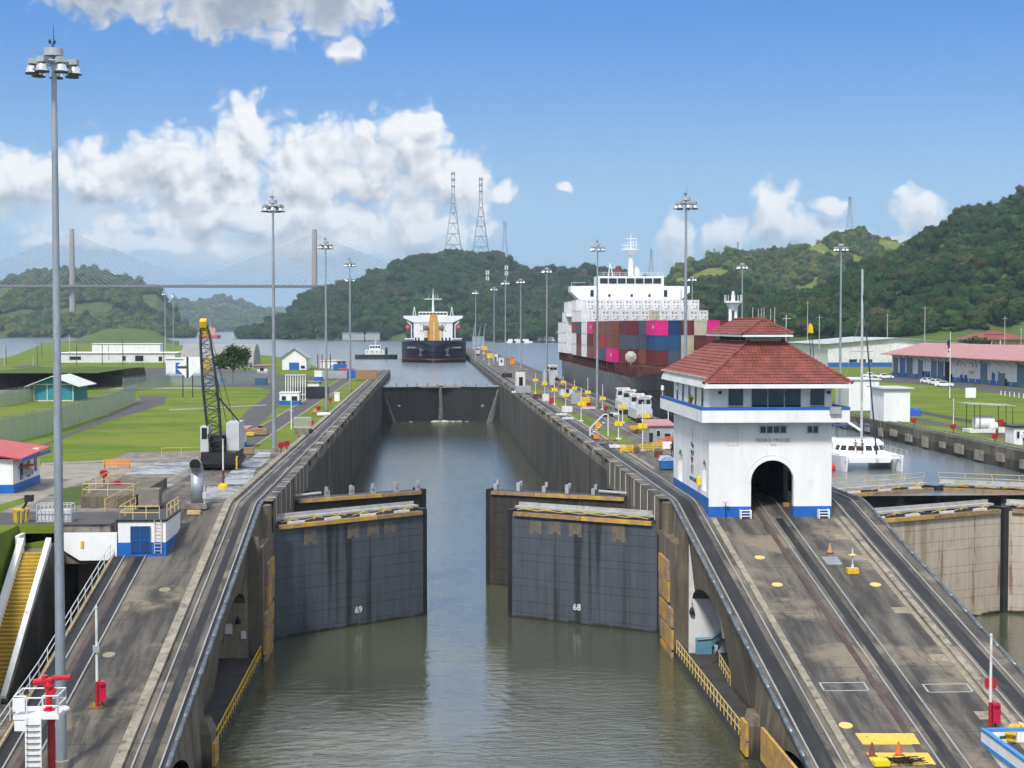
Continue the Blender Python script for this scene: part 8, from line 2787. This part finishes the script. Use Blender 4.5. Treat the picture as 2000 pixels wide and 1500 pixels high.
def red_post(label, px, py, H, rz, shields):
    g = G(px, py)
    t = thing('call_post', label, 'call post', g, rz)
    b = MB(); b.cyl((0, 0, 0), (0, 0, H), 0.085, 0.07, 8); b.build('shaft', WHITE2, t)
    b = MB(); b.ball((0, 0, H + 0.1), (0.09, 0.09, 0.13), 8, 5); b.build('tip', LGREY, t)
    b = MB(); b.box(0.1, -0.3, 0.42, 0.52, 0.2, 1.45); b.cyl((0.31, -0.3, 1.42), (0.31, 0.2, 1.42), 0.21, 0.21, 12); b.build('cabinet', mat('call_box_red', (0.5, 0.012, 0.06), 0.35), t)
    b = MB(); b.cyl((0, 0, 0), (0, 0, 1.6), 0.11, 0.11, 8); b.cyl((0.3, 0, 0), (0.3, 0, 0.45), 0.06, 0.06, 6); b.build('sleeve', RED, t)
    if shields:
        for s in (-1, 1):
            b = MB(); b.ext([(s * 0.2, 0, 2.3), (s * 0.34, 0, 2.5), (s * 0.34, 0, 2.9), (s * 0.2, 0, 3.05), (s * 0.08, 0, 2.9), (s * 0.08, 0, 2.45)], (0, 0.1, 0)); b.build('shield', RED, t)
    else:
        b = MB(); b.box(-0.22, -0.18, 3.35, 0.14, 0.1, 3.75); b.build('speaker_box', GREY, t)
    return t
red_post('red call box post in the middle of the left ramp', 190, 1383, 5.9, 0.2, False)
red_post('red call box post with red shields on the right ramp', 1934, 1424, 5.4, -0.1, True)
b = MB(); b.box(-0.4, -0.35, 0, 0.4, 0.35, 0.12)
o = tag(b.build('mossy_patch', mat('rusty_moss', (0.2, 0.11, 0.03), 0.9, var=0.4, scale=3)), 'rusty mossy base plate at the foot of the left call post', 'base plate'); o.location = G(190, 1380); o.rotation_euler = (tilt(85), 0, 0)
# dwarf lamp on yellow block, plate and traffic cone
g = G(1665, 1120)
t = thing('dwarf_lamp', 'dwarf lamp with disc shade on a yellow block, right ramp', 'lamp', g)
b = MB(); b.box(-0.42, -0.3, 0, 0.42, 0.3, 0.42); b.build('block', YELLOW, t)
b = MB(); b.cyl((0, 0, 0.42), (0, 0, 1.5), 0.05, 0.05, 6); b.lathe([(0.16, 0.42), (0.06, 0.7)], n=8); b.build('stem', LGREY, t)
b = MB(); b.lathe([(0.32, 1.35), (0.34, 1.4), (0.1, 1.48)], n=16); b.build('shade', DISC, t)
b = MB(); b.cyl((0, 0, 1.48), (0, 0, 1.9), 0.07, 0.05, 6); b.build('lamp', LGREY, t)
g = G(1625, 1096)
b = MB(); b.box(-0.6, -0.9, 0.0, 0.6, 0.9, 0.06)
o = tag(b.build('steel_plate', GALV), 'grey steel plate on the deck left of the dwarf lamp', 'plate'); o.location = g; o.rotation_euler = (tilt(g.y), 0, 0)
def cone(label, px, py, m=None):
    g = G(px, py)
    t = thing('traffic_cone', label, 'traffic cone', g, group='traffic cones')
    b = MB(); b.lathe([(0.2, 0.04), (0.05, 0.75)], n=12); b.build('cone', m or mat('cone_orange', (0.7, 0.15, 0.03), 0.5), t)
    b = MB(); b.box(-0.26, -0.26, 0, 0.26, 0.26, 0.05); b.build('foot', RUST, t)
cone('worn ochre cone beside the steel plate on the right ramp', 1621, 1080, mat('cone_ochre', (0.5, 0.3, 0.12), 0.7))
cone('dark red traffic cone left on the yellow plates', 1703, 1476, mat('cone_dark', (0.2, 0.05, 0.04), 0.6))
cone('orange traffic cone right on the yellow plates', 1755, 1474)
PLATEY = mat('yellow_deck_plate', (0.66, 0.43, 0.07), 0.6, var=0.1, c2=(0.3, 0.2, 0.06), cov=(0.58, 0.7), scale=2.5)
def deck_plate(label, pxs, m):
    pts = [G(x, y) for x, y in pxs]
    b = MB(); b.ext([p + Vector((0, 0, 0.012)) for p in pts], (0, 0, 0.05))
    tag(b.build('deck_plate', m), label, 'deck plate')
deck_plate('farther yellow deck plate with worn black marks', [(1685, 1455), (1797, 1455), (1784, 1434), (1670, 1434)], PLATEY)
deck_plate('nearer yellow deck plate at the bottom edge', [(1706, 1496), (1828, 1494), (1812, 1472), (1692, 1472)], PLATEY)
g = G(1724, 1499)
t = boxy('tool_chest', 'bright yellow chest at the bottom edge on the yellow plate', 'chest', 1724, 1500, (0.85, 0.6, 0.4), SIGNY)
b = MB()
for k in range(60):
    p, q = Vector((rnd.gauss(0, .5), rnd.gauss(0, .3), rnd.uniform(.02, .2))), Vector((rnd.gauss(0, .5), rnd.gauss(0, .3), rnd.uniform(.02, .2)))
    b.cyl(p, q, 0.03, 0.03, 4)
o = tag(b.build('cable_tangle', mat('dark_rubber', (0.02, 0.012, 0.01), 0.8)), 'tangle of dark cable on the nearer yellow plate', 'cable', kind='stuff'); o.location = G(1765, 1490) + Vector((0, 0, 0.06))
# blue-rimmed white pit box at the right bottom corner
g = G(1916, 1448)
t = thing('pit_box', 'white open pit box with blue rim in the bottom right corner', 'pit box', g)
gz = g.z
W3, L3 = 2.7, 7.0
SKB = mat('sky_blue_rim', (0.06, 0.24, 0.55), 0.5, var=0.08)
for (x0, y0, x1, y1) in ((0, -L3, 0.22, 0), (W3 - 0.22, -L3, W3, 0), (0.22, -0.22, W3 - 0.22, 0)):
    b = MB(); b.box(x0, y0, -1.4, x1, y1, 0.62); b.build('side', WHITE, t)
    b = MB(); b.box(x0 - 0.03, y0 - 0.03, 0.62, x1 + 0.03, y1 + 0.03, 0.78); b.build('rim', SKB, t)
b = MB(); b.box(0.22, -L3, -1.4, W3 - 0.22, -0.22, -1.2); b.box(0.22, -1.4, -1.2, W3 - 0.22, -0.22, -0.5); b.build('floor', LGREY, t)
b = MB(); b.box(-0.06, -L3, -0.2, 0, 0.02, 0.05); b.build('skirt', SKB, t)
b = MB(); b.box(1.0, -0.25, 0.2, 1.35, -0.221, 0.36); b.build('plaque', mat('plaque_green', (0.02, 0.1, 0.08), 0.5), t)
g = G(1978, 1440)
t = thing('bench', 'yellow slatted bench beside the blue-rimmed pit', 'bench', g, -0.5)
for k in range(2):
    b = MB(); b.box(-0.3 + 0.32 * k, -1.2, 0.42, 0.0 + 0.32 * k, 1.2, 0.5); b.build('slat', YELLOW, t)
for s in (-1, 1):
    b = MB(); b.box(-0.25, s * 0.9 - 0.05, 0, 0.3, s * 0.9 + 0.05, 0.42); b.build('leg', YELLOW, t)
# white fire-monitor tower
g = atY(80, 1392, 78)
t = thing('fire_monitor_tower', 'white ladder tower carrying a red water monitor at the bottom left', 'fire monitor', (g.x, 78, 2.55))
zp = g.z - 2.55
b = MB(); b.box(-1.15, -0.9, zp - 0.12, 1.1, 0.9, zp + 0.12); b.box(-1.1, -0.85, zp - 0.7, -0.3, 0.2, zp - 0.12); b.build('platform', WHITE, t)
b = MB(); b.box(-0.55, -1.0, 0, -0.45, -0.9, zp); b.box(0.15, -1.0, 0, 0.25, -0.9, zp); b.box(-0.45, -0.94, 0, 0.15, -0.9, zp)
b.build('ladder_frame', WHITE, t)
for k in range(int(zp / 0.3)):
    b = MB(); b.cyl((-0.5, -1.02, 0.3 * k), (0.2, -1.02, 0.3 * k), 0.025, 0.025, 5); b.build('rung', DARK, t)
b = MB(); b.cyl((0.4, 0.4, 0), (0.4, 0.4, zp), 0.2, 0.2, 8); b.build('column', RED, t)
b = MB()
for (p, q) in (((-1.1, -0.85), (-0.5, -0.85)), ((0.3, -0.85), (1.05, -0.85)), ((1.05, -0.85), (1.05, 0.85)), ((-1.1, 0.85), (1.05, 0.85)), ((-1.1, -0.85), (-1.1, 0.85))):
    for z in (0.55, 1.05):
        b.cyl((p[0], p[1], zp + z), (q[0], q[1], zp + z), 0.04, 0.04, 5)
    for e in (p, q):
        b.cyl((e[0], e[1], zp), (e[0], e[1], zp + 1.05), 0.04, 0.04, 5)
b.build('guard_rail', WHITE, t)
b = MB(); b.box(-1.15, -0.95, zp + 0.3, -0.55, -0.75, zp + 0.95); b.build('control_cabinet', WHITE, t)
b = MB()
b.cyl((0.4, 0, zp), (0.4, 0, zp + 1.3), 0.17, 0.17, 10); b.cyl((0.4, 0, zp + 0.1), (0.4, 0, zp + 0.2), 0.3, 0.3, 12)
b.ball((0.4, 0, zp + 1.35), 0.26, 10, 6); b.cyl((0.2, 0, zp + 1.5), (0.2, 0, zp + 1.9), 0.16, 0.16, 8)
b.cyl((-0.35, 0, zp + 1.55), (0.6, 0, zp + 1.65), 0.17, 0.17, 10); b.cyl((0.6, 0, zp + 1.75), (1.4, 0, zp + 1.78), 0.14, 0.11, 10); b.cyl((1.4, 0, zp + 1.78), (1.5, 0, zp + 1.78), 0.15, 0.15, 10)
b.cyl((0.4, -0.05, zp + 0.9), (0.75, -0.05, zp + 1.2), 0.12, 0.12, 8)
b.build('water_monitor', mat('monitor_red', (0.52, 0.01, 0.025), 0.3), t)
b = MB(); b.cyl((1.05, -0.85, zp + 0.5), (1.45, -0.9, zp + 0.55), 0.03, 0.03, 5); b.ball((1.5, -0.9, zp + 0.4), (0.16, 0.16, 0.14), 8, 5); b.build('camera_dome', WHITE, t)

# ------------------------------------------------------------------ people
def person(label, loc, rz, shirt, trousers, skin=None, hair=(0.02, 0.015, 0.012), pack=None, pose='stand', H=1.74, shorts=False):
    t = thing('person', label, 'person', loc, rz)
    s = H / 1.74
    st = 0.16 if pose == 'walk' else 0.03
    ar = 0.22 if pose == 'walk' else 0.06
    V = {'pel': (0, 0, 0.95), 'waist': (0, 0, 1.1), 'chest': (0, -0.02, 1.3), 'neckb': (0, 0, 1.46), 'head': (0, -0.02, 1.56), 'top': (0, -0.02, 1.7),
         'hl': (-0.1, 0, 0.88), 'kl': (-0.11, -st * 0.9 - 0.02, 0.48), 'al': (-0.11, -st, 0.08), 'tl': (-0.11, -st - 0.16, 0.04),
         'hr': (0.1, 0, 0.88), 'kr': (0.11, st * 0.3 - 0.02, 0.48), 'ar': (0.11, st, 0.08), 'tr': (0.11, st - 0.14, 0.04),
         'sl': (-0.19, 0, 1.4), 'el': (-0.25, ar, 1.13), 'wl': (-0.26, -ar * 0.3 + 0.02, 0.9), 'fl': (-0.26, -ar * 0.4 - 0.02, 0.8),
         'sr': (0.19, 0, 1.4), 'er': (0.25, -ar * 0.5, 1.13), 'wr': (0.26, -ar - 0.06, 0.9), 'fr': (0.26, -ar - 0.12, 0.8)}
    Rr = {'pel': 0.14, 'waist': 0.125, 'chest': 0.15, 'neckb': 0.06, 'head': 0.085, 'top': 0.07, 'hl': 0.095, 'kl': 0.06, 'al': 0.042, 'tl': 0.035, 'hr': 0.095, 'kr': 0.06, 'ar': 0.042, 'tr': 0.035,
          'sl': 0.065, 'el': 0.045, 'wl': 0.032, 'fl': 0.034, 'sr': 0.065, 'er': 0.045, 'wr': 0.032, 'fr': 0.034}
    E = [('pel', 'waist'), ('waist', 'chest'), ('chest', 'neckb'), ('neckb', 'head'), ('head', 'top'), ('pel', 'hl'), ('hl', 'kl'), ('kl', 'al'), ('al', 'tl'), ('pel', 'hr'), ('hr', 'kr'), ('kr', 'ar'), ('ar', 'tr'),
         ('chest', 'sl'), ('sl', 'el'), ('el', 'wl'), ('wl', 'fl'), ('chest', 'sr'), ('sr', 'er'), ('er', 'wr'), ('wr', 'fr')]
    names = list(V)
    me = bpy.data.meshes.new('body')
    me.from_pydata([tuple(c * s for c in V[n]) for n in names], [(names.index(a), names.index(c)) for a, c in E], [])
    o = bpy.data.objects.new('body_skeleton', me)
    COL.objects.link(o)
    md = o.modifiers.new('skin', 'SKIN')
    for i, n in enumerate(names):
        sv = me.skin_vertices[0].data[i]
        r = Rr[n] * s
        sv.radius = (r * (1.15 if n in ('chest', 'waist', 'pel') else 1), r * (0.8 if n in ('chest', 'waist', 'pel') else 1))
        sv.use_root = (n == 'pel')
    o.modifiers.new('sub', 'SUBSURF').levels = 1
    dg = bpy.context.evaluated_depsgraph_get()
    m2 = bpy.data.meshes.new_from_object(o.evaluated_get(dg))
    bpy.data.objects.remove(o)
    m2.materials.clear()
    for m_ in (skin or SKIN, shirt, trousers, DARK):
        m2.materials.append(m_)
    for p in m2.polygons:
        z = p.center.z / s
        x = abs(p.center.x) / s
        if z < 0.11: p.material_index = 3
        elif x > 0.2 and z < 1.16: p.material_index = 0
        elif z < (0.5 if shorts else 0.0): p.material_index = 0
        elif z < 0.98: p.material_index = 2
        elif z < 1.45: p.material_index = 1
        p.use_smooth = True
    bo = bpy.data.objects.new('body', m2)
    COL.objects.link(bo)
    bo.parent = t
    b = MB(); b.ball((0, 0.0, 1.655 * s), (0.1 * s, 0.11 * s, 0.105 * s), 10, 6); b.build('hair', mat('hair_%d' % int(hair[0] * 1000), hair, 0.8), t, smooth=True)
    if pack is not None:
        b = MB(); b.ball((0, 0.2 * s, 1.28 * s), (0.16 * s, 0.12 * s, 0.24 * s), 10, 6); b.build('backpack', pack, t, smooth=True)
    return t
LBLUE = mat('pale_blue_shirt', (0.22, 0.36, 0.6), 0.8)
BROWNT = mat('brown_trousers', (0.09, 0.07, 0.055), 0.9)
OLIVE = mat('olive_jacket', (0.09, 0.09, 0.05), 0.9)
NAVYC = mat('navy_overalls', (0.012, 0.014, 0.02), 0.9)
GREYS = mat('grey_shirt', (0.18, 0.19, 0.2), 0.9)
GREENS = mat('green_shirt', (0.1, 0.2, 0.1), 0.9)
KHAKI = mat('khaki_shorts', (0.22, 0.16, 0.1), 0.9)
WSHIRT = mat('white_shirt', (0.6, 0.6, 0.6), 0.8)
person('person in pale blue shirt with dark backpack walking under the right arch', (22.6, 119.5, 0.6), R(-60), LBLUE, BROWNT, pack=DARK, pose='walk')
g = G(1289, 850); person('lone person in olive jacket and dark trousers beside the yellow barricade', g, R(20), OLIVE, NAVYC, pose='walk')
g = G(1313, 891); person('person in dark clothes standing left of the control house wall', g, R(160), NAVYC, NAVYC)
g = G(1319, 886); person('second person in dark clothes half hidden by the control house corner', g, R(200), NAVYC, NAVYC)
g = atZ(1991, 868); person('person in white shirt and navy trousers at the right-edge booth', (g.x + 0.1, g.y - 1.2, 12.15), R(10), WSHIRT, NAVYC)
cl_ = CT.location
person('person in grey shirt and shorts standing on the catamaran foredeck, left one', (cl_.x - 1.5, cl_.y + 3.2, cl_.z + 1.98), R(0), GREYS, KHAKI, shorts=True, skin=mat('fair_skin', (0.45, 0.27, 0.2), 0.6))
person('person in green shirt and dark shorts on the catamaran foredeck, right one', (cl_.x - 0.75, cl_.y + 2.9, cl_.z + 1.9), R(30), GREENS, NAVYC, shorts=True, skin=MATS['fair_skin'])

# ------------------------------------------------------------------ arch details
t = thing('stair_parapet', 'teal stair parapet in the white gallery under the right arch', 'stairs', (21.6, 122.9, 0.6))
TEALP = mat('pale_teal_paint', (0.10, 0.25, 0.32), 0.6, var=0.1)
b = MB(); b.ext([(0, 0, 0), (1.3, 0, 0), (1.3, 0, 0.6), (4.2, 0, 2.9), (4.2, 0, 3.7), (1.3, 0, 1.35), (0.0, 0, 1.3)], (0, 0.3, 0)); b.build('parapet', TEALP, t)
b = MB(); b.tube([(0.1, -0.08, 1.2), (1.3, -0.08, 1.3), (4.2, -0.08, 3.6)], 0.05, 6); b.build('handrail', GREY, t)
for (x, z_, lab) in ((21.3, 4.0, 'black hanging lamp on the white gallery wall under the right arch'), (-15.3, 3.6, 'black hanging lamp on the tan gallery wall under the left arch')):
    t = thing('hanging_lamp', lab, 'lamp', (x, 123.2, z_))
    b = MB(); b.cyl((0, 0, 0.4), (0, 0, 1.0), 0.02, 0.02, 4); b.build('cable', DARK, t)
    b = MB(); b.lathe([(0.2, -0.15), (0.22, 0.1), (0.08, 0.4)], n=10); b.build('shade', DARK, t)
b = MB(); b.box(-17.2, 123.25, 2.6, -15.8, 123.36, 3.4)
tag(b.build('wall_sign', WHITE), 'white sign board on the tan wall under the left arch', 'sign')
b = MB(); b.box(-15.1, 123.25, 2.2, -14.7, 123.36, 2.8)
tag(b.build('wall_notice', WHITE2), 'small white notice on the tan wall under the left arch', 'sign')
# moored boats and jetty on the far shore
for i, (px, w, m_, lab) in enumerate([(998, 9, WHITE, 'white launch moored at the far shore, leftmost'), (1012, 12, WHITE2, 'white workboat moored at the far shore, middle'), (1028, 12, WHITE, 'white launch moored at the far shore, right of the workboat')]):
    g = atY(px, 664, 1660)
    t = thing('moored_boat', lab, 'boat', (g.x, 1660, 9.6))
    b = MB(); b.ext([(-w / 2, 0, 0), (w / 2, 0, 0), (w / 2 + 1.5, 0, 1.8), (-w / 2 - 0.5, 0, 1.8)], (0, 4, 0)); b.build('hull', m_, t)
    b = MB(); b.ext([(-w / 3, 0.5, 1.8), (w / 4, 0.5, 1.8), (w / 5, 0.5, 4.2), (-w / 3, 0.5, 4.2)], (0, 3, 0)); b.build('cabin', m_, t)
g = atY(1055, 664, 1700)
t = thing('jetty', 'dark jetty with pale sheds on the far shore behind the masts', 'jetty', (g.x, 1700, 9.6))
b = MB(); b.box(-52, 0, -0.5, 36, 8, 1.6); b.build('deck', DARK, t)
for (x, w, hh) in ((-2, 18, 6), (20, 14, 5)):
    b = MB(); b.box(x, 3, 1.6, x + w, 9, 1.6 + hh * 0.6); b.ext([(x - 1, 2, 1.6 + hh * 0.6), (x + w + 1, 2, 1.6 + hh * 0.6), (x + w / 2, 2, 1.6 + hh)], (0, 8, 0)); b.build('shed', LGREY, t)
g = atY(1120, 664, 1640)
hut('boathouse', 'white pavilion house on the far shore beside the ship stern', 'house', g.x - 14, 1640, 28, 16, 9, WHITE, WHITE2, roof='hip', rise=6, over=3, z=12)
g = atY(705, 658, 1830)
hut('shore_building', 'grey concrete shore building left of the bulk carrier', 'building', g.x - 22, 1830, 44, 10, 9, GREY, LGREY, z=11, over=1)
g = atY(1008, 634, 1960)
hut('shore_house', 'tan-roofed house among the trees above the far shore', 'house', g.x - 11, 1960, 24, 12, 5, WHITE2, mat('tan_tile', (0.34, 0.14, 0.08), 0.8), roof='hip', rise=5, over=2, z=g.z - 3)
for i, px in enumerate((952, 989)):
    q = atY(px, [527, 517][i], 2150); q2 = atY(px, [565, 545][i], 2150)
    t = thing('cell_mast', 'white antenna panels on a mast in the wood, %s one' % ['lower left', 'upper right'][i], 'antenna', (q.x, 2150, q2.z))
    b = MB(); b.cyl((0, 0, -20), (0, 0, q.z - q2.z), 0.7, 0.5, 6); b.build('shaft', GREY, t)
    for s in (-1.6, 1.6):
        for dz in (-1, -9):
            b = MB(); b.box(s - 0.6, -1, q.z - q2.z + dz - 6, s + 0.6, 0, q.z - q2.z + dz); b.build('panel', WHITE, t)

# ------------------------------------------------------------------ haze
b = MB()
b.box(-3200, -60, -6, 3200, 8600, 330)
hz = b.build('haze', None)
hm = bpy.data.materials.new('haze_air')
hm.use_nodes = True
nt = hm.node_tree
nt.nodes.clear()
ou = nt.nodes.new('ShaderNodeOutputMaterial')
pv = nt.nodes.new('ShaderNodeVolumePrincipled')
pv.inputs['Color'].default_value = (0.66, 0.83, 1.0, 1)
pv.inputs['Density'].default_value = 0.00009
pv.inputs['Anisotropy'].default_value = 0.2
nt.links.new(pv.outputs[0], ou.inputs['Volume'])
hz.data.materials.append(hm)
tag(hz, 'thin blue tropical haze over the lake and hills', 'haze', kind='stuff')
hz.display_type = 'WIRE'
